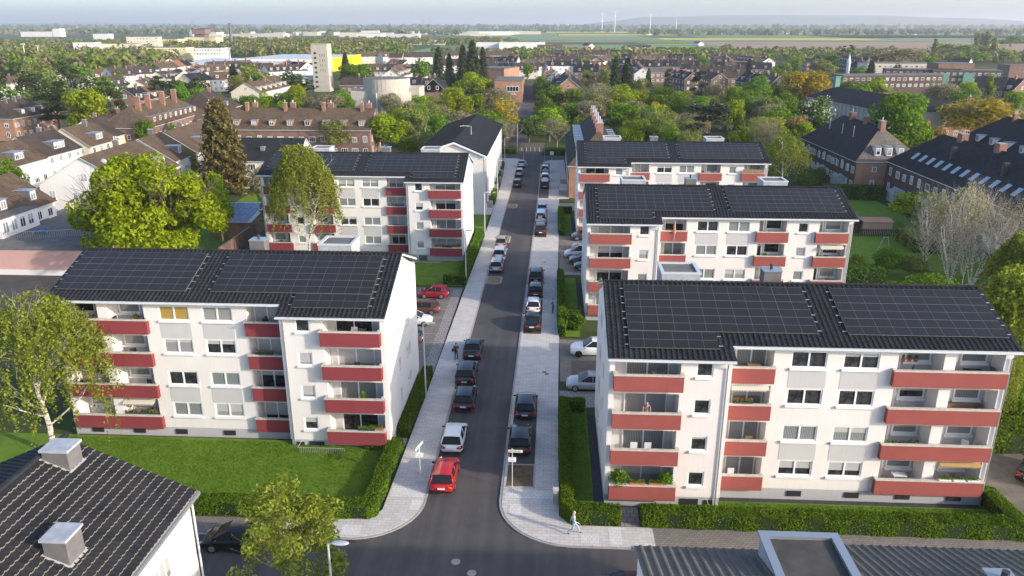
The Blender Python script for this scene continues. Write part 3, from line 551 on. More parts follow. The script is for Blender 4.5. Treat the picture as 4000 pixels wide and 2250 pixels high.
def house(X, Y, ang, L, W, ze, zr, wall, roof, hip=False, dorm=0, label='', name='house', cat='house', group=None, hipmat=None, wins=True, chim=1, chimmat='chim', storeys=None, dormmat='fibre', dside=None, dw=1.2, gablewin=True, dh=1.25, base=0, hipl=None, winstyle=None):
    r = empty(name, (X, Y, base), R(ang), label, cat, group); m = MB(); l, w = L / 2, W / 2
    m.face([(-l, -w, -.5), (l, -w, -.5), (l, -w, ze), (-l, -w, ze)]); m.face([(l, w, -.5), (-l, w, -.5), (-l, w, ze), (l, w, ze)])
    if hip: m.face([(l, -w, -.5), (l, w, -.5), (l, w, ze), (l, -w, ze)]); m.face([(-l, w, -.5), (-l, -w, -.5), (-l, -w, ze), (-l, w, ze)])
    else: m.face([(l, -w, -.5), (l, w, -.5), (l, w, ze), (l, 0, zr), (l, -w, ze)]); m.face([(-l, w, -.5), (-l, -w, -.5), (-l, -w, ze), (-l, 0, zr), (-l, w, ze)])
    m.build('wall', MT[wall], r); rf = roof_obj(r, L, W, ze, zr, MT[roof], hip, hipmat and MT[hipmat], hipl)
    mw = r.matrix_basis; cz = mw.inverted() @ CAMP; near = math.hypot(X, Y)
    st = storeys or max(1, int(ze / 2.8)); sl = (zr - ze) / w; rr = random.Random(int(X * 13 + Y * 7))
    if wins:
        for side, hl in ((-1, l), (1, l)):
            if cz.y * side < w: continue
            n = max(1, int(L / 2.7))
            for i in range(n):
                for k in range(st):
                    wi = winstyle if winstyle is not None else rr.choice((0, 0, 1, 3)); ww = (1.2, 1.6, .85, 1.1)[wi]; x = -l + L * (i + .5) / n
                    inst(HW[wi], 'window', r, (x + ww / 2 * side, (w + .004) * side, .95 + k * 2.8), 0 if side < 0 else math.pi)
        for side in (-1, 1):
            if cz.x * side < l or not gablewin: continue
            n = max(1, int(W / 3.4))
            for i in range(n):
                for k in range(st):
                    wi = rr.choice((0, 2, 3)); ww = (1.2, 1.6, .85, 1.1)[wi]; y = -w + W * (i + .5) / n
                    inst(HW[wi], 'window', r, ((l + .004) * side, y - ww / 2 * side, .95 + k * 2.8), R(90) * side)
            if not hip and zr - ze > 2.6: inst(HW[0], 'window', r, ((l + .004) * side, -.6 * side, ze + .5), R(90) * side)
    if dorm:
        side = dside or (-1 if cz.y < 0 else 1)
        for i in range(dorm):
            hl = (hipl or W / 2 * .75) if hip else 0; x = (-l + hl * .8) + (L - 2 * hl * .8) * (i + .5) / dorm; yf = side * (w - .9); dormer(rf, x, yf, ze + sl * .9 + .05, dw, dh, sl, side, MT[dormmat], 0 if dw < 2.4 else 0)
    for i in range(chim):
        hl = W / 2 * .75 if hip else .8; x = (-l + hl) + (L - 2 * hl) * ((i + .5) / chim if chim > 1 else .7); chimney(r, x, rr.choice((-.6, .5)), zr, .9, MT[chimmat], pots=rr.choice((0, 1, 2)) if near < 400 else 0)
    return r
# --- named houses close by
h = house(-58.5, 159.3, 0, 13.6, 11.5, 5.9, 9.6, 'white', 'tile', label='white house with black roof and one skylight, right of the brown spruce', chim=0, winstyle=1)
sk = MB(); sk.box(-1.4, -3.6, 7.4, -.6, -2.6, 8.25); sk.build('skylight', MT['zinc'], h)
# large white hall-like block with a low dark ribbed roof
def gable_hall():
    r = empty('community_building', (0, 0, 0), 0, 'long white building with dark ribbed gable roof and strip windows, beyond the left blocks', 'building')
    x0, x1, y0, y1, ze, zr, xr = -24.0, -11.9, 134.5, 178, 10.3, 12.6, -17.2; m = MB()
    m.face([(x0, y0, 0), (x1, y0, 0), (x1, y0, ze), (xr, y0, zr), (x0, y0, ze)]); m.face([(x1, y0, 0), (x1, y1, 0), (x1, y1, ze), (x1, y0, ze)]); m.face([(x1, y1, 0), (x0, y1, 0), (x0, y1, ze), (xr, y1, zr), (x1, y1, ze)]); m.face([(x0, y1, 0), (x0, y0, 0), (x0, y0, ze), (x0, y1, ze)])
    m.build('wall', MT['white'], r); e = .5; f = MB()
    for a, b, za in ((x0 - e, xr, 0), (xr, x1 + e, 1)):
        zl = ze - .15
        p = [(a, y0 - e, zl if not za else zr), (b, y0 - e, zr if not za else zl), (b, y1 + e, zr if not za else zl), (a, y1 + e, zl if not za else zr)]
        f.face([(q[0], q[1], q[2] + .14) for q in p]); f.face([(q[0], q[1], q[2] + .0) for q in p][::-1]); f.face([p[0], p[1], (p[1][0], p[1][1], p[1][2] + .14), (p[0][0], p[0][1], p[0][2] + .14)])
    f.face([(x1 + e, y0 - e, ze - .15), (x1 + e, y1 + e, ze - .15), (x1 + e, y1 + e, ze - .01), (x1 + e, y0 - e, ze - .01)])
    for i in range(58):
        y = y0 - .3 + i * .77
        f.tube((xr, y, zr + .15), (x1 + e, y, ze + .01), .05, n=4); f.tube((x0 - e, y, ze + .01), (xr, y, zr + .15), .05, n=4)
    f.build('roof', MT['tile'], r); MB().box(x0 - e, y0 - e - .06, ze - .5, x0 - e + .1, y0 - e, ze).build('verge', MT['pvc'], r)
    v = MB(); v.face([(x1 + e, y0 - e - .02, ze - .45), (x1 + e, y0 - e - .02, ze - .16), (xr, y0 - e - .02, zr - .01), (xr, y0 - e - .02, zr - .34)]); v.face([(x0 - e, y0 - e - .02, ze - .16), (x0 - e, y0 - e - .02, ze - .45), (xr, y0 - e - .02, zr - .34), (xr, y0 - e - .02, zr - .01)]); v.build('verge_board', MT['pvc'], r)
    for i in range(9):
        y = y0 + 3 + i * 4.6; q = MB(); q.box(x1, y, 1.2, x1 + .05, y + 1.6, 9.4); q.build('strip_window', MT['pane'], r); q = MB(); q.box(x1, y + 1.7, 1.0, x1 + .25, y + 2.1, 9.6); q.build('pilaster', MT['pvc'], r)
        if i in (0, 3, 6): q = MB(); q.box(x1, y - .9, 1.2, x1 + .04, y - .1, 9.4); q.build('red_panel', MT['red'], r)
    for i in range(5): MB().box(x1 + .02, y0 + 4 + i * 8, 0, x1 + 1.0, y0 + 5.4 + i * 8, 1.1).build('light_well', MT['kerb'], r)
    q = MB(); q.tube((-15.6, 148, 11.8), (-15.6, 148, 13.6), .07); q.tube((-15.6, 148, 13.5), (-17.4, 148.5, 13.7), .06); q.tube((-17.6, 147.2, 13.7), (-15.9, 148.2, 13.7), .05); q.build('roof_pipe', MT['steel'], r)
    MB().tube((x1 + .12, y0 - .1, 0), (x1 + .12, y0 - .1, ze - .4), .06).build('downpipe', MT['lightgrey'], r)
gable_hall()
# brick house row right of the street end
h = house(9.0, 169.5, 90, 43.5, 11.6, 6.6, 12.2, 'dkbrick', 'slate', True, 0, label='dark brick row house with steep slate roof, right edge of the street end', hipmat='brown', hipl=7.0, chim=0, cat='row house', wins=False)
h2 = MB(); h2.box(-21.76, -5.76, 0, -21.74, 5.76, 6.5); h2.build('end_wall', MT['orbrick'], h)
rf = [c for c in h.children if c.name.startswith('roof')][0]
for i in range(11): dormer(rf, -11.5 + i * 2.6, 4.3, 8.0, 1.5, 1.5, .97, 1, MT['zincdull'], 0)
for i in range(7): dormer(rf, -12.5 + i * 3.6, -4.4, 7.9, 1.3, 1.3, .97, -1, MT['slate'], 0)
for i, x in enumerate((-14.6, -9, -2, 5.5, 13.5)): chimney(h, x, -.2, 12.0, 1.5, MT['chim'], 1.0, 1.4, 3)
for i in range(14):
    for k in (0, 1): inst(HW[3], 'window', h, (20 - i * 2.9, 5.81, .9 + k * 2.9), math.pi)
# brick houses on the right
h = house(66.3, 172.5, 91, 33.5, 13.0, 6.6, 12.4, 'dkbrick', 'slate', True, 0, label='dark brick house with slate hip roof and three white dormers on its near hip', hipmat='greyrib', hipl=6.5, chim=0)
MB().box(-16.81, -6.51, 0, -16.79, 6.49, 6.5).build('sun_toned_end_wall', MT['orbrick'], h)  # near end in brighter brick: sunlight put into the wall colour
# three white dormers on the near hip
for y in (-2.1, .1, 2.3):
    d = MB(); d.box(-16.1, y - .55, 7.3, -14.0, y + .55, 9.0); o = d.build('dormer', MT['pvc'], h); c = MB(); c.prism([(-16.3, y - .7), (-13.7, y - .7), (-13.7, y + .7), (-16.3, y + .7)], 9.005, 9.12); c.build('dormer_roof', MT['zinc'], o); inst(HW[2], 'window', o, (-16.11, y + .42, 7.5), -R(90), (1, 1, .95))
for x in (-10.6, -3, 5): chimney(h, x, 0, 12.2, 1.3, MT['chim'], 1.5, 1.0, 1)
for x, y, z in ((-5, 3.2, 10.2), (1, 3.3, 10.0), (9, 3.2, 10.3)): MB().tube((x, y, z - .8), (x, y, z + 1.6), .09).build('flue', MT['lightgrey'], h)
for y, z, k in ((-2.8, 4.2, 2), (.2, 4.2, 2), (3.6, 3.9, 1), (-2.9, 1.6, 2), (.3, 1.6, 2)): inst(HW[k], 'window', h, (-16.83, -y + .5, z), -R(90), (1, 1, .8))
for i in range(9):
    for k in (0, 1): inst(HW[(0, 3, 2)[i % 3]], 'window', h, (15.5 - i * 3.5, 6.51, 1 + k * 2.9), math.pi)
MB().box(-17.7, -4.6, 2.6, -16.82, -2.7, 2.72).build('door_canopy', MT['cream'], h); MB().box(-16.9, -4.2, 0, -16.82, -3.1, 2.2).build('door', MT['pvc'], h)
for x in (-12, -1): MB().box(x, 6.52, .1, x + 2.6, 8.4, 2.5).build('porch', MT['zincdull'], h)
h = house(72.9, 118, 90.5, 75, 13.2, 6.8, 12.6, 'dkbrick', 'slate', True, 0, label='long dark brick row with slate roof and a line of skylights at right edge', hipl=6.5, chim=0, cat='row house', wins=False)
for i in range(13):
    x = 30 - i * 3.0 * 1.0; o = MB(); y0, z0 = 5.2, 8.0; sl = (12.6 - 6.8) / 6.6; o.mesh([(x, y0, z0 + .1), (x + 1.15, y0, z0 + .1), (x + 1.15, y0 - 1.2, z0 + 1.2 * sl + .1), (x, y0 - 1.2, z0 + 1.2 * sl + .1), (x, y0, z0 - .1), (x + 1.15, y0, z0 - .1), (x + 1.15, y0 - 1.2, z0 + 1.2 * sl - .1), (x, y0 - 1.2, z0 + 1.2 * sl - .1)], [(0,1,2,3),(4,5,1,0),(1,5,6,2),(3,7,4,0)]); o.build('skylight', M('skylight_glass', (.30, .36, .42), .12, spec=.9) if i == 0 else bpy.data.materials['skylight_glass'], h)
for x in (24, 12, 0, -12): chimney(h, x, 0, 12.4, 1.2, MT['chim'], 1.6, 1.2, 0)
for x in (20, 4, -10): MB().box(x, 2.6, 9.6, x + .7, 3.4, 11.8).build('vent_stack', MT['dkmetal'], h)
for i in range(24):
    for k in (0, 1): inst(HW[(3, 1, 0, 3)[i % 4]], 'window', h, (36 - i * 3.05, 6.61, 1 + k * 3.0), math.pi)
for x in (28, 19, 7, -6): MB().box(x, 6.62, .1, x + 3, 8.6, 2.4).build('porch', MT['zincdull'], h)
h = house(97, 158, 90, 44, 14, 7.5, 13.4, 'brick', 'slate', True, 6, label='brick house with slate roof and six white arched dormers, right edge behind the skylight row', hipmat='greyrib', hipl=7, chim=3, dormmat='pvc', cat='house')
# left side: white gable houses, brown roofs
LH = [(-79.3, 134.5, 93, 19.5, 15.5, 6.4, 11.0, 'white', 'brown', 0, 2, 'white gable house with brown roof and satellite dish, left of the big tree', 1, 2.6),
      (-84, 104.5, 90, 20, 12.5, 6.0, 10.2, 'white', 'brown', 0, 3, 'white house with mossy brown roof and two box dormers at the left edge', 1, 1.6),
      (-80.5, 151.5, 93, 10, 13, 6.8, 11.0, 'white', 'brown', 0, 1, 'plain brown-roofed house joined behind the satellite dish house', 1, 1.6),
      (-82, 166.5, 93, 14, 13, 6.5, 10.6, 'white', 'brown', 0, 1, 'brown-roofed house with tall white chimney, beyond the satellite dish house', 1, 2.0),
      (-83.5, 181, 93, 12, 12.5, 6.4, 10.6, 'cream', 'brown', 0, 2, 'brown-roofed house with tall plastered chimney and red dormers, left of the spruce', 1, 1.6),
      (-112, 150, 91, 14, 11, 5.5, 9.2, 'white', 'brown', 0, 1, 'low brown-roofed house with wide flat dormer at left edge', 0, 3.4),
      (-113, 164.5, 91, 13, 11.5, 5.6, 9.5, 'white', 'dkbrown', 0, 1, 'dark-roofed house with long slate dormer at left, beside a leafy sapling', 1, 4.0),
      (-112, 178.5, 91, 12, 11.5, 5.6, 9.6, 'cream', 'brown', 0, 1, 'brown-roofed house with cream dormer front, left of the cream gable', 1, 3.4),
      (-117, 200, 93, 22, 13, 5.5, 9.6, 'cream', 'dkbrown', 0, 1, 'house with cream gable wall and slate dormer, below the red chimneys', 2, 2.8)]
for X, Y, a, L, W, ze, zr, wa, ro, hp, dn, lb, ch, dw in LH: house(X, Y, a, L, W, ze, zr, wa, ro, False, dn, label=lb, dside=-1, chim=ch, dw=dw, dh=1.5, chimmat='fibre' if ch != 2 else 'chim')
dish = empty('satellite_dish', (-76.5, 127.5, 9.0), 0, 'grey satellite dish on the brown roof of the white gable house', 'satellite dish'); q = MB(); q.ball((0, 0, .7), .6, .12, .6); q.build('reflector', MT['lightgrey'], dish); MB().tube((0, .1, -.5), (0, .1, .7), .04).build('mast', MT['steel'], dish)
# long brown row with chimneys and dormers (behind the white house), and the one with tall red chimneys
h = house(-69, 200.4, 0, 46, 13, 7.0, 11.6, 'brick', 'brown', False, 10, label='long brick row with brown tiled roof, many dormers and red chimneys', chim=0, dw=1.5, dormmat='chim', cat='row house')
for i in range(5):
    chimney(h, -20 + i * 10, -.8, 11.3, 1.6, MT['chim'], .8, .9, 1 if i % 2 == 0 else 0); chimney(h, -18.6 + i * 10, 1.2, 11.0, 1.7, MT['chim'], 1.3, .8, 2)
h = house(-112, 215, 93, 40, 14, 7.0, 11.6, 'brick', 'brown', True, 9, label='brick row with brown hip roof and four tall red chimneys', chim=0, dside=-1, dw=1.2, dormmat='chim', cat='row house', hipl=6)
for i, x in enumerate((-12, -6, 3, 11)): chimney(h, x, -1.5, 10.6, 3.4, MT['chim'], .9, 1.3, 1 if i == 0 else 0)
house(-110, 245, 93, 19, 15, 7.0, 12.2, 'brick', 'dkbrown', True, 1, label='brick house with plain grey-brown hip roof, joined to the red chimney row', chim=1, dside=-1, hipl=5)
house(-162, 228.5, 90, 22, 13.5, 6.5, 10.6, 'orbrick', 'dkbrown', True, 3, label='brick villa with dark hip roof and three dormers at left edge', chim=3, chimmat='fibre', dside=-1, hipl=5, dw=1.6)
# pink flat building with roof terrace, garages
r = empty('pink_annex', (0, 0, 0), 0, 'pink flat-roofed building at left edge, below the roof terrace', 'building')
MB().prism([(-86, 95.2), (-60, 95.2), (-60, 108), (-74, 112), (-86, 112)], 0, 3.5).build('wall', MT['pink'], r); MB().prism([(-86, 95.1), (-59.9, 95.1), (-59.9, 108.1), (-73.9, 112.1), (-86, 112.1)], 3.502, 3.62).build('flat_roof', MT['bitumen'], r)
MB().box(-86, 95.0, 0, -60, 95.19, .7).build('plinth', MT['white'], r)
tr = MB()
for i in range(46): tr.tube((-76.5 + i * .27, 99.6 + i * .07, 3.62), (-76.5 + i * .27, 99.6 + i * .07, 4.55), .018, n=4)
tr.tube((-76.5, 99.6, 4.57), (-64.2, 102.8, 4.57), .035, n=5); tr.build('railing', MT['steel'], r)
q = MB(); q.box(-81, 99.8, 3.63, -76.2, 108, 6.3); o = q.build('conservatory', MT['pvc'], r); MB().box(-81.1, 99.6, 6.302, -76, 108.1, 6.45).build('conservatory_roof', MT['bitumen'], o)
for i in range(3): inst(HW[0], 'window', o, (-80.6 + i * 1.5, 99.79, 4.2), 0, (1, 1, 1.3))
for i in range(4): inst(HW[0], 'window', o, (-76.19, 100.2 + i * 1.8, 4.2), R(90), (1, 1, 1.3))
r = empty('garage', (0, 0, 0), 0, 'low white garage with flat felt roof beside the roof terrace', 'garage'); MB().prism([(-79.4, 113.5), (-73, 110), (-72, 118), (-79.5, 119)], 0, 3.3).build('wall', MT['white'], r); MB().prism([(-79.6, 113.3), (-72.8, 109.7), (-71.8, 118.2), (-79.7, 119.2)], 3.302, 3.45).build('flat_roof', MT['bitumen'], r)
tb = empty('garden_lounger', (-73.2, 103.4, 3.62), .5, 'blue covered lounger on the roof terrace', 'lounger'); MB().box(-.9, -.35, .25, .9, .35, .42).build('cushion', M('blue_cover', (.04, .16, .42), .7), tb); MB().box(-.9, -.35, 0, -.8, .35, .25).build('leg', MT['steel'], tb); MB().box(.8, -.35, 0, .9, .35, .25).build('leg', MT['steel'], tb); MB().box(.5, -.35, .42, .9, .35, .75).build('backrest', bpy.data.materials['blue_cover'], tb)
# solar garden shed
r = empty('solar_shed', (-50.4, 119, 0), 0, 'brick shed with blue solar roof, between the big tree and the left block', 'shed'); m = MB(); m.box(-3.2, -3.8, 0, 3.2, 4, 2.6); m.build('wall', MT['orbrick'], r)
m = MB(); m.mesh([(-3.6, -4.3, 2.7), (3.6, -4.3, 2.7), (3.6, 4.4, 3.9), (-3.6, 4.4, 3.9), (-3.6, -4.3, 2.61), (3.6, -4.3, 2.61), (3.6, 4.4, 3.81), (-3.6, 4.4, 3.81)], [(0,1,2,3),(7,6,5,4),(4,5,1,0),(5,6,2,1),(7,4,0,3),(6,7,3,2)]); m.build('roof', MT['lightgrey'], r)
for i in range(4):
    for j in range(3): x, y = -3.2 + i * 1.55, -4.0 + j * 2.75; z = 2.7 + (y + 4.3) * 1.2 / 8.7; MB().mesh([(x, y, z + .05), (x + 1.45, y, z + .05), (x + 1.45, y + 2.6, z + .05 + .359), (x, y + 2.6, z + .05 + .359)], [(0, 1, 2, 3)]).build('solar_module', MT['bluesolar'], r)
MB().box(-47.2, 103, 0, -46.9, 121, 2.0).build('brick_wall', MT['brick'], label='old brick boundary wall beside the yard, left of the birch block', cat='wall')
# foreground houses
fr = empty('foreground_house', (0, 0, 0), 0, 'white house with dark tiled roof and two clad chimneys, bottom left corner', 'house')
ex, ez, rx_, rzz, yv = -18.5, 8.5, -25.2, 11.5, 34.2
m = MB(); m.face([(ex - .35, yv - .35, 0), (ex - .35, yv - .35, ez + .1), (ex - .35, 10, ez + .1), (ex - .35, 10, 0)]); m.face([(ex - .35, yv - .35, 0), (-32, yv - .35, 0), (-32, yv - .35, ez), (rx_, yv - .35, rzz - .2), (ex - .35, yv - .35, ez + .1)]); m.build('wall', MT['white'], fr)
m = MB(); zf = lambda u: ez + (rzz - ez) * (u / (ex - rx_)); tiles_mesh(m, 0, 24.2, 0, ex - rx_, zf, .33, .43, .06, 1); m.v = [(ex - b, 10 + a, c) for a, b, c in m.v]; m.build('tile_covering', [MT['tile'], MT['lip']], fr)
m = MB(); tiles_mesh(m, 0, 24.2, 0, ex - rx_, zf, .30, .43, .075); m.v = [(2 * rx_ - (ex - b), 10 + a, c) for a, b, c in m.v]; m.build('far_tile_covering', MT['tile'], fr)
m = MB()
for i in range(66): m.tube((rx_, 10 + i * .37, rzz + .03), (rx_, 10 + i * .37 + .38, rzz + .06), .13, .15, 8)
m.build('ridge_tiles', MT['tile'], fr)
MB().box(ex - .02, 10, ez - .22, ex + .14, yv + .05, ez - .04).build('gutter', MT['zinc'], fr); MB().tube((ex - .28, yv - .2, 0), (ex - .28, yv - .2, ez - .2), .06).build('downpipe', MT['pvc'], fr)
m = MB(); m.face([(ex, yv + .02, ez - .12), (ex, yv + .02, ez + .0), (rx_, yv + .02, rzz), (rx_, yv + .02, rzz - .14)][::-1]); m.build('verge_board', MT['zinc'], fr)
for y in (29.6, 26.2, 22.8):
    for z in (5.6, 2.8): inst(HW[1], 'window', fr, (ex - .34, y, z), R(90))
for cx, cy, w_, d_, zt in ((-24.3, 32.6, 1.3, 1.1, 11.9), (-21.2, 27.35, 1.05, 1.15, 10.75)):
    m = MB(); m.box(cx - w_/2, cy - d_/2, 8.6, cx + w_/2, cy + d_/2, zt); o = m.build('chimney', MT['fibre'], fr); MB().box(cx - w_/2 - .08, cy - d_/2 - .08, zt + .003, cx + w_/2 + .08, cy + d_/2 + .08, zt + .13).build('metal_cover', MT['zincdull'], o)
    zl = lambda x: ez + (rzz - ez) * ((ex - x) / (ex - rx_)) if x > rx_ else rzz
    m = MB(); e = .12; xs = (cx - w_/2 - e, cx + w_/2 + e); ys = (cy - d_/2 - e, cy + d_/2 + e)
    m.mesh([(xs[0], ys[0], zl(xs[0]) + .09), (xs[1], ys[0], zl(xs[1]) + .09), (xs[1], ys[1], zl(xs[1]) + .09), (xs[0], ys[1], zl(xs[0]) + .09)], [(0, 1, 2, 3)]); m.build('flashing', MT['kerb'], o)
MT['darkdeck'] = noisy('dark_roof_felt', (.06, .058, .055), (.10, .09, .08), 1.)
fb = empty('foreground_block', (0, 0, 0), 0, 'white block with grey ribbed tile roof and flat roof exit, bottom right edge', 'apartment building')
m = MB(); m.box(3.85, 16, -.2, 9.9, 27.1, 10.8); m.box(9.9, 14.6, -.2, 31, 28.1, 10.8); m.face([(3.85, 27.1, 10.79), (3.85, 16, 10.79), (3.85, 16, 13), (3.85, 20.6, 13.3)]); m.build('wall', MT['white'], fb)
zf2 = lambda u: 11.0 + .34 * u
m = MB(); tiles_mesh(m, 0, 6.2, 0, 6.5, zf2, .38, .38, .035); m.v = [(9.9 - a, 27.5 - b, c) for a, b, c in m.v]; m.build('tile_covering', MT['tilegrey'], fb)
m = MB(); tiles_mesh(m, 0, 21.6, 0, 7.6, lambda u: 10.66 + .34 * u, .38, .38, .035); m.v = [(31.5 - a, 28.5 - b, c) for a, b, c in m.v]; m.build('tile_covering', MT['tilegrey'], fb)
for a in ((3.6, 27.5, 9.95, 10.85), (9.9, 28.5, 31.5, 10.52)): MB().box(a[0], a[1] - .02, a[3] - .08, a[2], a[1] + .13, a[3] + .07).build('gutter', MT['zinc'], fb)
q = MB(); q.box(8.7, 22.2, 10.6, 11.7, 26.9, 12.2); o = q.build('roof_exit', MT['zincdull'], fb); MB().box(8.95, 22.4, 12.203, 11.45, 26.65, 12.22).build('deck', MT['darkdeck'], o); q = MB()
for a in ((8.6, 26.65, 11.8, 27.0), (8.6, 22.1, 8.95, 26.65), (11.45, 22.1, 11.8, 26.65)): q.box(a[0], a[1], 12.205, a[2], a[3], 12.36)
q.build('rim', MT['zinc'], o)
q = MB(); q.box(16.5, 23.9, 11, 17.35, 24.9, 12.4); o = q.build('chimney', MT['fibre'], fb); MB().box(16.42, 23.82, 12.403, 17.43, 24.98, 12.48).build('metal_cover', MT['zinc'], o); MB().tube((16.95, 24.4, 12.48), (16.95, 24.4, 12.8), .14, n=10).build('flue', MT['dkmetal'], o)
# far houses: x, y, ridge direction, length, width, eave, ridge, wall, roof, hip, dormers, units
HOUSES = [
(-151.5,282.5,90,20.3,11,6.5,10.5,'brick','slate',1,1,2),
(-251.1,503.1,88,73.6,10,6,9.5,'white','mix',0,0,9),
(-201.3,407.6,96,33.7,10,6,9.5,'cream','brown',0,1,3),
(-198.5,429.0,109,69.1,10,6.5,10,'cream','slate',1,1,7),
(-194.4,366.6,107,29.5,9,5,8,'cream','brown',0,0,3),
(-277.7,575.2,101,30.6,11,6,9,'white','brown',1,0,3),
(-200.3,460.9,55,18.5,11,6.5,10,'cream','brown',0,1,3),
(-182.5,482.9,0,21.7,11,6.5,10,'cream','dkbrown',0,0,3),
(-159.4,465.4,43,24.1,11,6.5,10,'white','dkbrown',1,1,3),
(-153.1,476.5,-43,16.3,11,7,11,'white','dkbrown',1,0,2),
(-148.3,481.1,0,13,10,7,10,'white','slate',1,1,1),
(-169.1,397.7,32,11,10,6,9.5,'white','brown',0,1,1),
(-177.7,385.3,76,15.0,10,6,9.5,'cream','slate',1,0,2),
(-173.8,514.2,103,46.2,10,6,9,'white','brown',0,0,5),
(-120.2,321.5,89,34.0,12,7,10.5,'cream','brown',0,1,3),
(-90.0,356.7,0,11,11,6.5,9.5,'brick','dkbrown',0,0,1),
(-59.4,355.5,0,11.5,10,6.5,9.5,'brick','slate',0,1,2),
(-162.8,695.2,26,16.1,10,6,9.5,'cream','brown',0,0,2),
(-146.8,698.2,48,14.9,10,6,9.5,'white','brown',0,1,2),
(-133.2,673.5,0,11,10,6,9.5,'cream','dkbrown',0,0,1),
(-118.1,683.9,27,24.8,12,6,10,'white','dkbrown',0,0,3),
(-113.3,584.2,-43,19.4,10,5,8,'cream','orange',0,0,2),
(-85.4,441.7,92,64.8,11,6.5,10,'white','brown',0,1,6),
(-38.6,590.8,-14,25.3,10,6.5,10,'white','slate',0,1,4),
(-16.9,574.6,35,12.9,10,6,9,'cream','brown',0,0,2),
(-7.1,889.6,0,9.6,12,6,11,'beige','brown',0,0,1),
(3.0,908.3,0,11,11,7,11,'beige','brown',0,0,1),
(-7.1,540.6,67,41.3,10,6.5,9.5,'cream','dkbrown',0,0,4),
(14.8,671.7,0,27.1,10,6.5,9.5,'brick','dkbrown',0,1,4),
(-5.5,584.3,0,13.5,10,6,9,'brick','brown',0,0,2),
(4.0,531.4,20,20.7,10,6.5,9.5,'white','slate',0,1,3),
(22.7,532.4,22,18.4,10,6.5,9.5,'white','slate',0,1,3),
(37.5,621.9,78,67.0,10,6.5,9.5,'cream','brown',0,0,7),
(45.4,562.0,0,11,10,6.5,9.5,'brick','slate',0,1,1),
(69.7,617.9,46,11.7,10,6.5,9.5,'brick','brown',0,0,2),
(96.5,613.0,0,16.5,10,6.5,9.5,'brick','dkbrown',0,1,3),
(67.4,525.8,0,17.1,11,6.5,10,'brick','slate',0,1,3),
(50.3,476.0,-92,63.4,10,6.5,10,'white','slate',0,1,6),
(61.1,467.5,0,11,10,6,8,'brick','grey',0,0,1),
(66.7,415.8,-74,22.4,9,6,9.5,'dkbrick','slate',0,1,3),
(84.8,505.0,0,11,9,6,9,'brick','slate',0,0,1),
(119.1,580.6,0,10.2,10,6.5,10,'brick','dkbrown',0,1,2),
(82.1,411.3,-81,14.0,9,6,9,'brick','dkbrown',0,0,1),
(93.4,418.8,0,11,9,6,9,'brick','dkbrown',0,0,1),
(129.5,629.0,-70,15.2,10,6.5,9.5,'brick','dkbrown',0,1,2),
(148.9,606.4,-79,47.5,10,6.5,9.5,'white','dkbrown',0,1,4),
(188.8,597.8,0,11,9,6,9,'brick','slate',0,0,1),
(216.2,587.1,-91,51.0,10,6.5,10,'dkbrick','slate',0,1,5),
(-3.2,395.7,87,75.3,9,6.5,10,'brick','dkbrown',0,1,8),
(200.1,523.4,-67,20.3,9,6,10,'dkbrick','slate',0,0,3),
(284.7,576.4,-42,10.7,12,6,10,'white','slate',0,0,1),
(184.4,345.9,-40,11,11,6,11,'brick','dkbrown',0,0,1),
(191.1,342.0,-66,9.1,12,6,11,'brick','slate',0,1,1),
(20.8,926.4,0,10.9,9,5,8,'beige','brown',0,0,2),
(46.9,1121.4,-72,25.4,9,5,8,'white','slate',0,0,3),
(104.3,1023.5,0,33.0,10,5.5,8,'white','dkbrown',0,0,5),
(232.7,1322.0,-84,32.3,9,4,7,'white','brown',0,0,3),
(-269.3,380.2,93,14.3,10,5,8,'cream','brown',1,0,1),
(-263.0,444.0,59,11,10,5,8,'cream','brown',0,0,1),
(-15.9,994.5,0,9.8,10,6,9,'brick','brown',0,0,1),
(-30,500,4,40,10,5.4,9.6,'cream','dkbrown',0,1,5),
(30,480,-6,36,10,5.4,9.6,'brick','slate',0,1,5),
(75,545,-4,44,10,5.4,9.6,'brick','slate',0,1,6),
(120,520,-8,36,10,5.4,9.6,'dkbrick','slate',0,1,5),
(95,470,-10,30,10,5.4,9.6,'brick','dkbrown',0,1,4),
(10,620,0,52,10,5.4,9.6,'cream','dkbrown',0,0,7),
(85,660,-3,60,10,5.4,9.6,'brick','slate',0,1,8),
(150,660,-5,44,10,5.4,9.6,'brick','dkbrown',0,0,6),
(-60,560,3,40,10,5.4,9.6,'white','dkbrown',0,0,5),
(-95,480,4,36,10,5.4,9.6,'cream','brown',0,1,4),
(-70,740,0,60,10,5.4,9.6,'white','brown',0,0,7),
(20,760,2,60,10,5.4,9.6,'cream','dkbrown',0,0,7),
(100,390,-70,28,10,5.4,9.6,'dkbrick','slate',0,1,4),
(-215,520,60,34,10,5.4,9.6,'cream','dkbrown',0,1,4),
(-240,440,70,30,10,5.4,9.6,'white','dkbrown',0,1,4),
(-205,350,80,26,10,5.4,9.6,'cream','dkbrown',0,1,3)]
import math
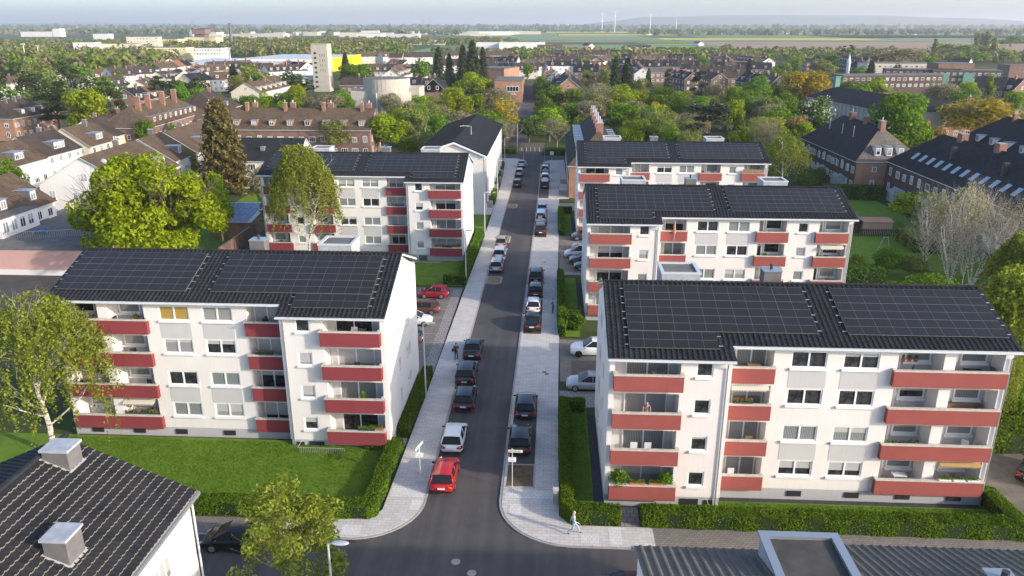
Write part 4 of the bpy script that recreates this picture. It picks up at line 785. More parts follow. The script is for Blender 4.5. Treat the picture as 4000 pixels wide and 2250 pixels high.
LM = [('beside the white tower', -115, 395), ('around the pale concrete drum', -62, 300), ('behind the yellow warehouse', -158, 640), ('in the town left of the tower', -185, 455), ('in the old town at far left', -245, 480), ('near the tall dark conifers', -45, 400), ('beyond the tall dark conifers', -60, 640), ('by the flat brick offices', -22, 400), ('along the far street', 2, 340), ('beyond the far street', 10, 560), ('beyond the budding trees', 60, 470), ('right of the far street', 45, 600), ('behind the big golden tree', 110, 560), ('left of the ribbed school', 60, 300), ('behind the ribbed school', 120, 330), ('beside the beige willow', 215, 540), ('by the flat brick flats at right', 200, 420), ('near the far right houses', 190, 320), ('at the edge of the fields', 40, 930), ('past the white hall with the dark roof', -35, 195), ('behind the rightmost solar block', 25, 185), ('in front of the dark hip-roofed house', 45, 150), ('in the garden behind the right blocks', 50, 110), ('left of the red chimneys', -150, 230), ('beyond the red chimneys', -130, 290), ('behind the satellite dish house', -95, 180), ('beside the front left block', -45, 60), ('around the big roadside tree', -55, 110), ('at the street end', -5, 210), ('in the park past the street end', -2, 250), ('at the far right edge', 130, 230), ('behind the skylight row', 90, 180), ('far off before the fields at right', 420, 850), ('among the pines at far left', -190, 320)]
LMX = [(n, x, y, math.atan2(x, y), math.log(y)) for n, x, y in LM]
def landmark(x, y):
    a = math.atan2(x, y); l = math.log(max(y, 5)); return min(LMX, key=lambda q: (q[3] - a) ** 2 * 9 + (q[4] - l) ** 2)[0]
def give_labels(items, plural=None):
    """items: (object, kind phrase, x, y); unique label by order from left to right, then depth"""
    d = {}
    for o, k, x, y in items: d.setdefault((k, landmark(x, y)), []).append((math.atan2(x, y), o))
    for (k, lm), L in d.items():
        L.sort(key=lambda q: q[0])
        for i, (a, o) in enumerate(L):
            o['label'] = f'{k} {lm}' if len(L) == 1 else f'{k} {lm}, {ORD[min(i, 29)]} from left'
_it = []; _mix = ['brown', 'brown', 'slate', 'dkbrown', 'brown', 'brown', 'slate', 'orange', 'brown', 'dkbrown']
CN = {'brick': 'brick', 'dkbrick': 'dark brick', 'white': 'white', 'cream': 'cream', 'beige': 'beige'}; RN = {'slate': 'slate', 'brown': 'brown tile', 'dkbrown': 'dark brown', 'orange': 'orange tile', 'grey': 'grey'}
for hi, (X, Y, ang, L, W, ze, zr, wa, ro, hp, dn, n) in enumerate(HOUSES):
    u = L / n; ca, sa = math.cos(R(ang)), math.sin(R(ang))
    for i in range(n):
        t = -L / 2 + u * (i + .5); x, y = X + t * ca, Y + t * sa; rr = random.Random(hi * 50 + i)
        rc = _mix[(i + hi) % 10] if ro == 'mix' else ro
        if n > 1 and rr.random() < .3: rc = rr.choice(['brown', 'dkbrown', 'slate'])
        dz = rr.uniform(-.25, .25) if n > 1 else 0
        o = house(x, y, ang, u if n > 1 else L, W, ze + dz, zr + dz, wa, rc, bool(hp) and n == 1, (max(1, int(u / 4)) if dn else 0), label='', chim=1 if Y < 800 else 0, wins=Y < 900, storeys=2, dormmat='fibre' if rc != 'brown' else 'cream', dw=1.4, group=f'terraced houses, row {hi}' if n > 1 else None, cat='house')
        if n > 1: o['group'] = 'terraced houses ' + landmark(X, Y)
        _it.append((o, f'{CN[wa]} house with {RN[rc]} roof', x, y))
give_labels(_it)
# white stair tower
r = empty('stair_tower', (-116, 398, 0), 0, 'tall pale concrete tower with narrow slit windows, left of the yellow warehouse', 'tower')
MB().box(-4.6, -4, -1, 3.4, 4, 22.7).build('wall', MT['concrete'], r); MB().box(-4.8, -4.2, 22.7, 3.6, 4.2, 23).build('parapet', MT['concrete'], r)
for k in range(4):
    for x in (-.6, .6, 1.8): MB().box(x, -4.03, 16.9 - k * 2.4, x + .22, -4.0, 18.3 - k * 2.4).build('slit_window', MT['dark'], r)
for k in range(8): MB().box(-3.5, -4.04, 2.0 + k * 2.3, -2.2, -4.0, 3.0 + k * 2.3).build('window', MT['dark'], r)
for x in (-1.5, 0.05, 1.3): MB().box(x, -4.02, -.5, x + .05, -4.001, 22.5).build('panel_joint', MT['kerb'], r)
# concrete drum building
r = empty('drum_building', (-64, 300, 0), 0, 'pale concrete drum-shaped building with lower wings, between tower and leafy trees', 'building')
def drum(mb, cx, cy, rad, z0, z1, a0, a1, n, m=0):
    pts = [(cx + rad * math.cos(R(a0 + (a1 - a0) * i / n)), cy + rad * math.sin(R(a0 + (a1 - a0) * i / n))) for i in range(n + 1)]; mb.prism(pts, z0, z1, m); return pts
m = MB(); pts = drum(m, 0, 2, 8.9, 7.5, 12.6, 0, 360, 40); pts = drum(m, 0.5, 2, 9.3, -.5, 7.5, 0, 360, 40); m.build('drum_wall', MT['concrete'], r)
MB().box(-12.5, -4.5, -.5, -2.5, 8, 8.2).build('low_wing', MT['concrete'], r); MB().box(6.5, 0, -.5, 12.8, 12, 9.3).build('low_wing', MT['concrete'], r)
m = MB(); drum(m, 0, 2, 8.6, 12.603, 12.75, 0, 360, 40); m.build('flat_roof', MT['bitumen'], r)
for i in range(22): a = R(190 + i * 8); MB().tube((9.34 * math.cos(a) + (.5), 2 + 9.34 * math.sin(a), 0), (9.34 * math.cos(a) + .5, 2 + 9.34 * math.sin(a), 7.4), .03, n=4).build('panel_joint', MT['kerb'], r)
for i in range(18): a = R(180 + i * 10); MB().tube((8.93 * math.cos(a), 2 + 8.93 * math.sin(a), 7.6), (8.93 * math.cos(a), 2 + 8.93 * math.sin(a), 12.5), .03, n=4).build('panel_joint', MT['kerb'], r)
MB().tube((-2.2, -7.3, 0), (-2.2, -7.3, 7.6), .22).build('downpipe', MT['white'], r); q = MB(); q.ball((-3.8, -5.6, 6.4), .5); q.build('lamp', MT['whitepaint'], r)
m = MB()
for i in range(12): a = R(i * 30); m.tube((8.2 * math.cos(a), 2 + 8.2 * math.sin(a), 12.75), (8.2 * math.cos(a), 2 + 8.2 * math.sin(a), 13.6), .05, n=4)
m.build('roof_rail', MT['steel'], r)
# slate gable house beside it
r = house(-49.5, 331, 90, 13, 12, 5.6, 11, 'brick', 'slate', label='brick house with black slate gable and two white dormer windows, right of the drum', chim=1, gablewin=False)
MB().mesh([(-6.52, -6.1, 5.6), (-6.52, 6.1, 5.6), (-6.52, 0, 11)], [(0, 2, 1)]).build('slate_gable', MT['slate'], r)
for y in (-1.6, 1.9): inst(HW[2], 'window', r, (-6.56, y + .5, 6.6), -R(90), (1.3, 1, 1.2))
for y in (-3.5, 2.5): inst(HW[1], 'window', r, (-6.56, y + .5, 2.4), -R(90))
# flat brick offices
def flat(X, Y, ang, L, W, h, wall, label, rows=2, roof='bitumen', cols=None, name='office_building', cat='building', band=None, z0=-1):
    r = empty(name, (X, Y, 0), R(ang), label, cat); MB().box(-L/2, -W/2, z0, L/2, W/2, h).build('wall', MT[wall], r); MB().box(-L/2 - .15, -W/2 - .15, h + .002, L/2 + .15, W/2 + .15, h + .35).build('flat_roof', MT[roof], r)
    cz = r.matrix_basis.inverted() @ CAMP; n = cols or max(1, int(L / 3))
    for k in range(rows):
        zz = h - 2.4 - k * 3.0
        if zz < .4: continue
        for side in (-1, 1):
            if cz.y * side > W / 2:
                for i in range(n): inst(HW[1], 'window', r, (-L/2 + L * (i + .5) / n + .8 * side, (W/2 + .004) * side, zz), 0 if side < 0 else math.pi)
            if cz.x * side > L / 2:
                for i in range(max(1, int(W / 4))): inst(HW[1], 'window', r, ((L/2 + .004) * side, -W/2 + W * (i + .5) / max(1, int(W / 4)) - .8 * side, zz), R(90) * side)
    return r
flat(-32, 450, -20, 18, 22, 9, 'orbrick', 'blank brick flat-roofed block with roof railing, left of the far street', 0)
o = flat(-19.5, 355, 0, 12, 26, 9, 'orbrick', 'brick flat-roofed corner building with one wide white window, left of the far street', 0); q = MB(); q.box(-.8, -13.1, 4.6, 4.4, -13.0, 6.9); w_ = q.build('window', MT['pvc'], o)
for i in range(4): MB().box(-.6 + i * 1.25, -13.14, 4.8, .5 + i * 1.25, -13.101, 6.7).build('pane', MT['glass'], w_)
MB().box(-2, -13.6, 3.4, 3, -13.01, 3.7).build('canopy', MT['whitepaint'], o)
flat(-21, 400, 0, 9, 18, 6, 'brick', 'low grey-roofed brick annex behind the brick corner building', 0)
house(6.2, 366, 90, 58, 11.8, 6.2, 10.8, 'orbrick', 'slate', label='brick gable house with slate roof and small arched gable window, right of the far street', chim=4, dorm=2, dside=1)
flat(-126, 404, 20, 12, 14, 7, 'white', 'white modern building with blue solar roof, left of the tower', 2, roof='bluesolar')
flat(-220, 570, 3, 78, 70, 7.5, 'beige', 'long low warehouse with pale flat roof, left of the tower', 0, roof='lightgrey', name='warehouse', cat='warehouse'); flat(-262, 560, 0, 34, 20, 7, 'brick', 'red-brown low shop building at the left end of the pale warehouse', 0)
o = flat(-190, 600, -2, 64, 88, 9, 'white', 'yellow-fronted warehouse right of the tower, behind a small spruce', 0, roof='lightgrey', name='warehouse', cat='warehouse')
MT['yellow'] = M('yellow_cladding', (.72, .52, .005), .6); y_ = MB(); y_.box(32.02, -44, 0, 32.4, 44, 9.5); y_.box(24, -44.4, 0, 32.4, -44.02, 9.5); y_.build('yellow_cladding', MT['yellow'], o)
# school with ribs, green lantern; brick building behind the oak
r = empty('ribbed_school', (98.5, 252, 0), R(98), 'long building with pale concrete ribs, dark low roof and green copper lantern', 'school'); MB().box(-26, -8, -1, 26, 8, 8.8).build('wall', MT['concrete'], r); roof_obj(r, 52, 16.5, 8.8, 12.2, MT['slate'], True, hipl=4)
for i in range(20):
    x = -25 + i * 2.6; MB().box(x, 8.0, 0, x + .5, 8.4, 8.7).build('rib', MT['cap'], r)
    for z in (1.4, 5): MB().box(x + .9, 8.0, z, x + 2.0, 8.06, z + 2.4).build('window', MT['pane'], r)
q = MB(); q.prism([(21.4, -.8), (23, -.8), (23, .8), (21.4, .8)], 11, 15.2); q.prism([(21.2, -1), (23.2, -1), (23.2, 1), (21.2, 1)], 15.2, 15.5); q.build('lantern', MT['copper'], r)
house(121, 246, -3, 24, 18, 6.5, 10.5, 'orbrick', 'slate', label='brick gable building with slate roof and twin flues, right of the great oak', chim=1)
# flats and offices at right
for a in ((163, 400, 10, 52, 11, 8.8, 'dkbrick', 'long flat-roofed brick block with white window row, behind the golden tree', 2), (200, 446, -14, 38, 11, 9, 'dkbrick', 'grey-brown flat-roofed block at right, behind the dark conifer', 2), (219, 440, -8, 34, 12, 9, 'dkbrick', 'brown flat-roofed flats with pale blue balconies at right', 2), (228, 474, 0, 20, 14, 11, 'brick', 'orange brick slab block with green balconies at right', 0), (300, 520, 0, 34, 14, 8, 'brick', 'low orange-brown flat building near right edge', 0), (208, 500, 0, 40, 16, 10, 'beige', 'pale flat-roofed building right of the beige willow', 1)):
    o = flat(*a[:8], rows=a[8])
    if 'balconies' in a[7] and 'blue' in a[7]:
        for i in range(3): MB().box(-14 + i * 12, -7.4, 2, -9 + i * 12, -6.01, 7.6).build('balcony', MT['copper'], o)
# hospital, far landmarks
o = flat(-236, 478, 60, 0.1, 0.1, .1, 'white', '') if False else None
flat(-418, 805, 12, 30, 16, 20.5, 'beige', 'big beige hospital block with upper storeys, left distance', 4, cols=10, name='hospital', cat='building'); flat(-427, 775, 12, 34, 16, 14.5, 'beige', 'lower beige hospital wing in front of the big block', 3, cols=7); flat(-452, 760, 12, 20, 18, 16, 'white', 'white and beige villa-like clinic left of the hospital', 2, cols=6); flat(-345, 705, 5, 38, 22, 13, 'yellowwall', 'long pale yellow clinic with flat roof, right of the hospital', 1, cols=12); flat(-300, 690, 5, 24, 20, 13, 'white', 'white cubic clinic building among trees, left of the tower', 2, cols=10)
for i, (x, y, L, h, c) in enumerate([(-1476, 2250, 92, 14, 'white'), (-1416, 2250, 22, 22, 'white'), (-1030, 1800, 34, 13, 'white'), (-500, 1010, 50, 15, 'yellowwall'), (-455, 1030, 40, 17, 'yellowwall'), (-480, 2100, 70, 11, 'white'), (-620, 2700, 60, 14, 'white')]):
    flat(x, y, 0, L, 25, h, c, ['long white office slab on the left horizon', 'tall white end tower of the office slab on the left horizon', 'small white block right of the office slab, left horizon', 'pale yellow barracks left of the brick water tower', 'pale yellow barracks below the brick water tower', 'white hall right of the tall chimney, far off', 'distant white hall behind the wood, left of centre'][i], 1 if L > 100 else 0, cols=18)
_it = []
rr = random.Random(5)
for i in range(30):
    x = rr.uniform(-1100, -150); y = rr.uniform(2400, 3400) if i % 3 else rr.uniform(1900, 2400)
    if y < 2400 and x > -300: x -= 250
    o = flat(x, y, rr.uniform(-8, 8), rr.uniform(35, 110), 40, rr.uniform(6, 12), rr.choice(['white', 'white', 'beige']), '', 0, roof=rr.choice(['lightgrey', 'lightgrey', 'whitepaint']), name='industrial_hall', cat='hall'); o['group'] = 'industrial halls on the horizon'; o['label'] = 'pale industrial hall on the horizon left of centre'
for x, y, L, W_, h, lb in ((-44, 1110, 62, 40, 9, 'white warehouse with pale roof behind the tall dark conifers'), (-90, 1150, 40, 36, 8, 'smaller white warehouse left of the warehouse behind the conifers'), (-200, 1350, 70, 30, 7, 'beige depot hall before the yellow field, left of centre'), (-180, 2900, 260, 60, 10, 'long grey greenhouse-like hall on the green plain, centre')): flat(x, y, 0, L, W_, h, 'white' if 'white' in lb else 'beige', lb, 0, roof='whitepaint', name='warehouse', cat='warehouse')
for i in range(26):
    x = rr.uniform(260, 2400); y = rr.uniform(2650, 3050); s_ = rr.uniform(8, 16); o = house(x, y, rr.choice((0, 90, 20)), s_ * 1.3, s_, 5, 9, rr.choice(['white', 'white', 'brick']), rr.choice(['orange', 'dkbrown', 'brown']), label='small village house beyond the fields on the right horizon', chim=0, wins=False); o['group'] = 'village houses beyond the fields'
# water tower, dome, chimney, turbines, pylons, masts
r = empty('water_tower', (-600, 1350, 0), 0, 'square brick water tower with wider head on the left horizon', 'water tower'); MB().box(-9, -9, 0, 9, 9, 17).build('shaft', MT['brick'], r); MB().box(-11.5, -11.5, 17, 11.5, 11.5, 25.5).build('head', MT['brick'], r); MB().box(-12, -12, 25.5, 12, 12, 26.4).build('roof', MT['dkbrown'], r)
r = empty('dome', (-768, 1700, 0), 0, 'white dome behind the brick water tower', 'dome'); q = MB(); q.sm = True; q.ball((0, 0, 12), 14, 14, 14, 20, 10); q.build('shell', MT['whitepaint'], r)
r = empty('factory_chimney', (-407, 1000, 0), 0, 'tall grey factory chimney on the left horizon', 'chimney'); MB().tube((0, 0, 0), (0, 0, 33), 2.0, 1.5, 14).build('shaft', MT['fibre'], r); MB().tube((0, 0, 33), (0, 0, 34), 1.7, 1.7, 14).build('rim', MT['dkmetal'], r)
rot = [20, 65, 80, 5]
for i, (x, y, h) in enumerate(((226, 3915, 84), (287, 3918, 92), (456, 3927, 78), (581, 3934, 82))):
    r = empty('wind_turbine', (x, y, 0), 0, ['leftmost white wind turbine before the blue hill', 'second wind turbine from the left, the tallest', 'third wind turbine from the left before the blue hill', 'rightmost white wind turbine before the blue hill'][i], 'wind turbine', 'wind turbines on the plain')
    MB().tube((0, 0, 0), (0, 0, h), 2.2, 1.2, 10).build('tower', MT['whitepaint'], r); MB().box(-1.8, -4, h - 1.5, 1.8, 6, h + 2).build('nacelle', MT['whitepaint'], r)
    hub = MB(); hub.ball((0, -4.5, h), 2); hub = hub.build('hub', MT['whitepaint'], r)
    for k in range(3):
        a = R(rot[i] + 120 * k); MB().tube((0, -5, h), (2.5 * 11 * math.sin(a) * .5, -5, h + 27 * math.cos(a) * .5), 0.7, .5, 5).tube((2.5 * 11 * math.sin(a) * .5, -5, h + 27 * math.cos(a) * .5), (27 * math.sin(a), -5, h + 27 * math.cos(a)), .5, .15, 5).build('blade', MT['whitepaint'], hub)
_it = []
for x, y, h in ((-1000, 6500, 95), (60, 6500, 75), (700, 6500, 90), (-2500, 5500, 70), (-3300, 5200, 80), (-650, 4000, 60), (-2900, 4800, 60), (2000, 8500, 60)):
    r = empty('power_pylon', (x, y, 0), 0, '', 'pylon', 'power pylons on the horizon'); m = MB(); b = h * .09
    for sx in (-1, 1):
        for sy in (-1, 1): m.tube((sx * b, sy * b, 0), (sx * .8, sy * .8, h), .9, .5, 4)
    m.build('mast', MT['steel'], r)
    for z, w_ in ((.62, .22), (.78, .28), (.92, .18)): MB().box(-h * w_, -.6, h * z, h * w_, .6, h * z + 1.5).build('cross_arm', MT['steel'], r)
    r['label'] = 'faint grey power pylon on the horizon'
MT['mast'] = M('mast_grey', (.6, .6, .58), .6)
for x, y, h, lb in ((-340, 500, 20, 'thin tapered mast with top platform in the woods at left'), (-379, 573, 17, 'grey floodlight mast in the woods at left, right of the tapered mast'), (-230, 560, 16, 'thin lamp mast behind the old town roofs')):
    r = empty('floodlight_mast', (x, y, 0), 0, lb, 'mast'); MB().tube((0, 0, 0), (0, 0, h), .45, .22, 7).build('pole', MT['mast'], r); MB().box(-1.2, -.3, h, 1.2, .3, h + .6).build('floodlight', MT['mast'], r)
for x, y, h, lb in ((-92, 560, 17, 'church-like white spire'),): pass
r = empty('church_spire', (187, 520, 0), 0, 'small white pointed spire behind the golden tree', 'spire'); MB().tube((0, 0, 0), (0, 0, 9), 1.2, 1.2, 8).build('drum', MT['whitepaint'], r); MB().tube((0, 0, 9), (0, 0, 14.5), 1.5, .05, 8).build('spire', MT['whitepaint'], r)
# ---------------------------------------------------------------- trees
nr = np.random.default_rng(11)
def quads_mesh(name, C, Nn, s, asp=1.5, mats=(), fold=True, mi=None):
    """leaf faces: centres C, normals Nn, size s (array)"""
    n = len(C); Nn = Nn / (np.linalg.norm(Nn, axis=1, keepdims=True) + 1e-9); t = np.cross(Nn, nr.normal(size=(n, 3))); t /= (np.linalg.norm(t, axis=1, keepdims=True) + 1e-9); b = np.cross(Nn, t)
    s = np.asarray(s).reshape(-1, 1) * np.ones((n, 1)); V = np.empty((n, 4, 3)); V[:, 0] = C - t * s * asp / 2; V[:, 1] = C - b * s / 2 + Nn * s * .12; V[:, 2] = C + t * s * asp / 2; V[:, 3] = C + b * s / 2 + Nn * s * .12
    me = bpy.data.meshes.new(name); me.vertices.add(4 * n); me.vertices.foreach_set('co', V.reshape(-1)); me.loops.add(4 * n); me.loops.foreach_set('vertex_index', np.arange(4 * n, dtype=np.int32)); me.polygons.add(n); me.polygons.foreach_set('loop_start', np.arange(0, 4 * n, 4, dtype=np.int32)); me.polygons.foreach_set('loop_total', np.full(n, 4, dtype=np.int32))
    for m in mats: me.materials.append(m)
    if mi is not None: me.polygons.foreach_set('material_index', mi.astype(np.int32))
    me.update(calc_edges=True); return me
def unit(n): v = nr.normal(size=(n, 3)); return v / np.linalg.norm(v, axis=1, keepdims=True)
def crown(n, lobes, rxy, z0, z1, leaf, lobe_r=(.28, .42), power=1., shell=.82, top=1.0):
    """points on lobes spread through an ellipsoid envelope"""
    zc, hz = (z0 + z1) / 2, (z1 - z0) / 2; d = unit(lobes); rad = nr.uniform(.35, .80, (lobes, 1)); L = d * rad * np.array([rxy, rxy, hz]); L[:, 2] += zc
    f = 1 - .25 * np.clip((L[:, 2:3] - zc) / hz, 0, 1) * top; L[:, :2] *= f
    lr = nr.uniform(*lobe_r, lobes) * rxy; w = lr ** 2; k = nr.choice(lobes, n, p=w / w.sum()); d = unit(n); r = lr[k] * (nr.uniform(shell ** 3, 1.18, n) ** (1 / 3.)) ; C = L[k] + d * r[:, None] * np.array([1, 1, .85])
    Nn = d + .75 * nr.normal(size=(n, 3)) + np.array([0, 0, .35]); return C, Nn, leaf * nr.uniform(.4, 1.55, n)
def limb(mb, a, d, ln, r, depth, spread=.6, n=5, up=.25, kids=3, rr=rng, tips=None):
    a = Vector(a); d = Vector(d).normalized(); mid = a + d * ln * .5 + Vector([rr.uniform(-1, 1) * ln * .06 for _ in range(3)]); e = a + d * ln + Vector((0, 0, ln * up * .2)); r1 = r * .62
    mb.tube(a, mid, r, (r + r1) / 2, n, caps=False); mb.tube(mid, e, (r + r1) / 2, r1, n, caps=False)
    if tips is not None: tips.append((tuple(mid), depth)); tips.append((tuple(e), depth))
    if depth <= 0: return
    for i in range(kids):
        v = Vector([rr.gauss(0, 1) for _ in range(3)]); v = (d + (v - d * v.dot(d)).normalized() * spread * rr.uniform(.6, 1.3) + Vector((0, 0, up * rr.random()))).normalized()
        limb(mb, mid.lerp(e, rr.uniform(.3, 1)) if i else e, v, ln * rr.uniform(.6, .82), r1 * rr.uniform(.65, .9), depth - 1, spread, max(3, n - 1), up, kids, rr, tips)
def trunk_mesh(name, h, r, crown_z, limbs=7, reach=.5, mat='bark', lean=0, thick=1.):
    mb = MB(); rr = random.Random(hash(name) % 99); z = 0; top = crown_z + (h - crown_z) * .45; mb.tube((0, 0, -.2), (0, 0, crown_z), .028 * h * thick, .022 * h * thick, 7, caps=False); mb.tube((0, 0, crown_z), (lean, 0, top), .022 * h * thick, .009 * h, 6)
    for i in range(limbs): a = i * 2.4 + rr.random(); z = crown_z + (top - crown_z) * rr.random() * .8; limb(mb, (lean * .4, 0, z), (math.cos(a), math.sin(a), rr.uniform(.4, 1.0)), r * reach, .010 * h, 1, rr=rr, n=5)
    return mb.data('trunk', MT[mat])
def vary(n, f): return [f(i) for i in range(n)]
# shared shapes, unit radius 5 and height 12
def round_shape(i, n=5200, leaf=.29): C, Nn, s = crown(n, 34, 4.5, 2.0, 11.8, leaf, (.20, .36)); return quads_mesh('crown', C, Nn, s, mats=[LF['green']])
ROUND = vary(7, round_shape); ROUNDT = trunk_mesh('t', 12, 5, 2.6)
def airy_shape(i, n=3800): C, Nn, s = crown(n, 30, 4.5, 2.4, 11.8, .26, (.25, .42), shell=.3); return quads_mesh('crown', C, Nn, s, 2.2, mats=[LF['green']])
AIRY = vary(4, airy_shape)
def airy_trunk(i):
    mb = MB(); rr = random.Random(40 + i); mb.tube((0, 0, -.2), (0, 0, 3), .24, .19, 7, caps=False)
    for k in range(6): a = k * 1.05 + rr.random(); limb(mb, (0, 0, 2.6 + .3 * k * .5), (math.cos(a) * .75, math.sin(a) * .75, 1.25), 3.2, .13, 3, .65, 5, .3, 3, rr)
    return mb.data('trunk', MT['barkgrey'])
AIRYT = vary(2, airy_trunk)
def far_shape(i): C, Nn, s = crown(1100, 22, 4.4, 1.2, 11.6, .62); return quads_mesh('crown', C, Nn, s, mats=[LF['green']])
FARR = vary(4, far_shape)
def spruce_shape(i, n=3200, leaf=.34):
    z = 1.0 + 11 * nr.random(n) ** 1.35; a = nr.uniform(0, 2 * math.pi, n); tier = np.floor(z / .62); env = (1 - z / 12.15) ** .6 * 2.6; ja = np.sin(a * 5 + tier * 2.3) * .16 + np.sin(a * 11 + tier) * .1; fr = (z / .62 - tier); r = env * (nr.uniform(.25, 1., n) ** .5) * (1.05 - .45 * fr + ja)
    C = np.stack([r * np.cos(a), r * np.sin(a), z - r * .28], 1); Nn = np.stack([np.cos(a) * .5, np.sin(a) * .5, np.full(n, .9)], 1) + .55 * nr.normal(size=(n, 3)); return quads_mesh('crown', C, Nn, leaf * nr.uniform(.6, 1.3, n), 2., mats=[LF['needle']])
SPR = vary(3, spruce_shape); SPT = MB().tube((0, 0, -.2), (0, 0, 11.4), .24, .03, 7).data('trunk', MT['bark'])
def pine_shape(i):
    L = 17; C = []; 
    for k in range(L): z = nr.uniform(4.2, 11.6); a = nr.uniform(0, 6.3); rr_ = nr.uniform(.3, 1) * 3.9 * (1 - ((z - 6.5) / 7) ** 2); m = 150; d = unit(m) * nr.uniform(.5, 1, (m, 1)); C.append(d * np.array([1.7, 1.7, .5]) + np.array([math.cos(a) * rr_, math.sin(a) * rr_, z]))
    C = np.concatenate(C); Nn = np.array([0, 0, .8]) + .6 * nr.normal(size=C.shape); return quads_mesh('crown', C, Nn, .34 * nr.uniform(.6, 1.3, len(C)), 1.8, mats=[LF['needle']])
PIN = vary(3, pine_shape)
def column_shape(i): C, Nn, s = crown(1500, 26, 1.35, .8, 11.9, .36, (.35, .6), top=1.5); return quads_mesh('crown', C, Nn, s, 1.8, mats=[LF['lime']])
COL = vary(2, column_shape)
def weep_shape(i, strands=260, leaf=.18, R0=4.4, H0=12., per=26, low=1.6):
    C = []
    for k in range(strands):
        a = nr.uniform(0, 6.283); q = nr.uniform(.12, 1) ** .6; z = H0 * (.97 - .5 * q ** 2 * nr.uniform(.6, 1.1)); r = R0 * q * .95; ln = min(z - low, nr.uniform(1.2, 4.6)); t = np.linspace(0, 1, per); jit = nr.normal(0, .10, (per, 3)).cumsum(0) * .5
        P = np.stack([np.cos(a) * (r + .5 * t), np.sin(a) * (r + .5 * t), z - ln * t ** 1.2], 1) + jit; C.append(P)
    C = np.concatenate(C); C += nr.normal(0, .10, C.shape); Nn = nr.normal(size=C.shape) + np.array([0, 0, .2]); return quads_mesh('crown', C, Nn, leaf * nr.uniform(.6, 1.5, len(C)), 1.7, mats=[LF['birch']])
WEEP = [weep_shape(0), weep_shape(1)]
def birch_trunk(seed, h=12, n0=8, reach=3.4, stems=1, depth=3, r0=.2, mat='birchbark'):
    mb = MB(); rr = random.Random(seed)
    for s_ in range(stems):
        p = Vector((0, 0, -.2)); d = Vector((rr.uniform(-.22, .22) * (stems > 1) * 2, rr.uniform(-.2, .2) * (stems > 1) * 2, 1)); r = r0
        for k in range(8):
            q = p + d.normalized() * (h * .86 / 8); mb.tube(p, q, r, r * .86, 6, caps=False)
            if k > 1:
                for j in range(n0 // 4 + 1): a = rr.uniform(0, 6.28); limb(mb, p.lerp(q, rr.random()), (math.cos(a), math.sin(a), rr.uniform(.6, 1.3)), reach * (1 - k / 11) * rr.uniform(.5, 1), r * .42, depth - 1, .5, 4, .3, 2, rr)
            p = q; r *= .86; d = d + Vector((rr.uniform(-.1, .1), rr.uniform(-.1, .1), 0))
    return mb.data('trunk', MT[mat])
WEEPT = [birch_trunk(1), birch_trunk(2)]
BAREB = [birch_trunk(5, 12, 12, 3.8, 5, 4, .15), birch_trunk(6, 12, 12, 3.6, 6, 4, .14)]
def bare_tree(seed):
    mb = MB(); rr = random.Random(seed); mb.tube((0, 0, -.2), (0, 0, 3.6), .26, .2, 7, caps=False)
    for k in range(7): a = k * .9 + rr.random(); limb(mb, (0, 0, 3.0 + .1 * k), (math.cos(a) * .95, math.sin(a) * .95, 1.0), 2.9, .12, 4, .6, 4, .28, 3, rr)
    return mb.data('trunk', MT['barkgrey'])
BARE = [bare_tree(1), bare_tree(2)]
def tw(i): C, Nn, s = crown(1100, 24, 4.5, 4.2, 11.6, .16, (.3, .45), shell=.2); return quads_mesh('crown', C, Nn, s, 2.6, mats=[LF['bud']])
TWIG = vary(2, tw)
def chestnut(i):
    C, Nn, s = crown(2600, 24, 4.5, 1.8, 11.6, .46); n2 = 420; c2, n_, s2 = crown(n2, 24, 4.7, 3.5, 12.1, .30, shell=1.0); C = np.concatenate([C, c2]); Nn = np.concatenate([Nn, n_]); s = np.concatenate([s, s2]); mi = np.array([0] * 2600 + [1] * n2); return quads_mesh('crown', C, Nn, s, mats=[LF['chest'], LF['flower']], mi=mi)
CHE = vary(2, chestnut)
KIND = {'lime': ('yellow-green leafy tree', 'lime'), 'green': ('fresh green leafy tree', 'green'), 'wide_lime': ('broad mossy-green round tree', 'lime'), 'maple': ('dense yellow-green round tree', 'lime'), 'dark': ('dark green compact tree', 'dark'), 'olive': ('olive green airy tree', 'olive'), 'budding': ('grey-brown budding tree', 'bud'), 'yellow': ('yellow-leaved tree', 'yellow'), 'golden': ('large golden round tree', 'golden'), 'orange': ('copper-orange tree', 'orange'), 'purple': ('dark purple tree', 'purple'), 'oak': ('great deep green tree', 'green'), 'yellow_lime': ('bright yellow-green tree', 'lime'), 'chestnut': ('chestnut with white blossom candles', None), 'spruce': ('tall dark spruce', 'needle'), 'pine': ('dark spreading pine', 'needle'), 'cedar': ('grey-green spreading cedar', 'cedar'), 'columnar': ('slim columnar green tree', 'lime'), 'poplar': ('tall slim poplar', 'olive'), 'weeping': ('weeping tree with hanging twigs', 'birch'), 'birchy': ('pale birch with fresh leaves', 'birch'), 'bare': ('bare spreading tree', None), 'willow': ('broad beige budding willow', 'bud'), 'bare_birch': ('bare white-stemmed birch', None), 'garden_tree': ('wide yellow-green garden tree', 'lime')}
ITREE = []
def slot(o, m):
    if m is not None: o.material_slots[0].link = 'OBJECT'; o.material_slots[0].material = m
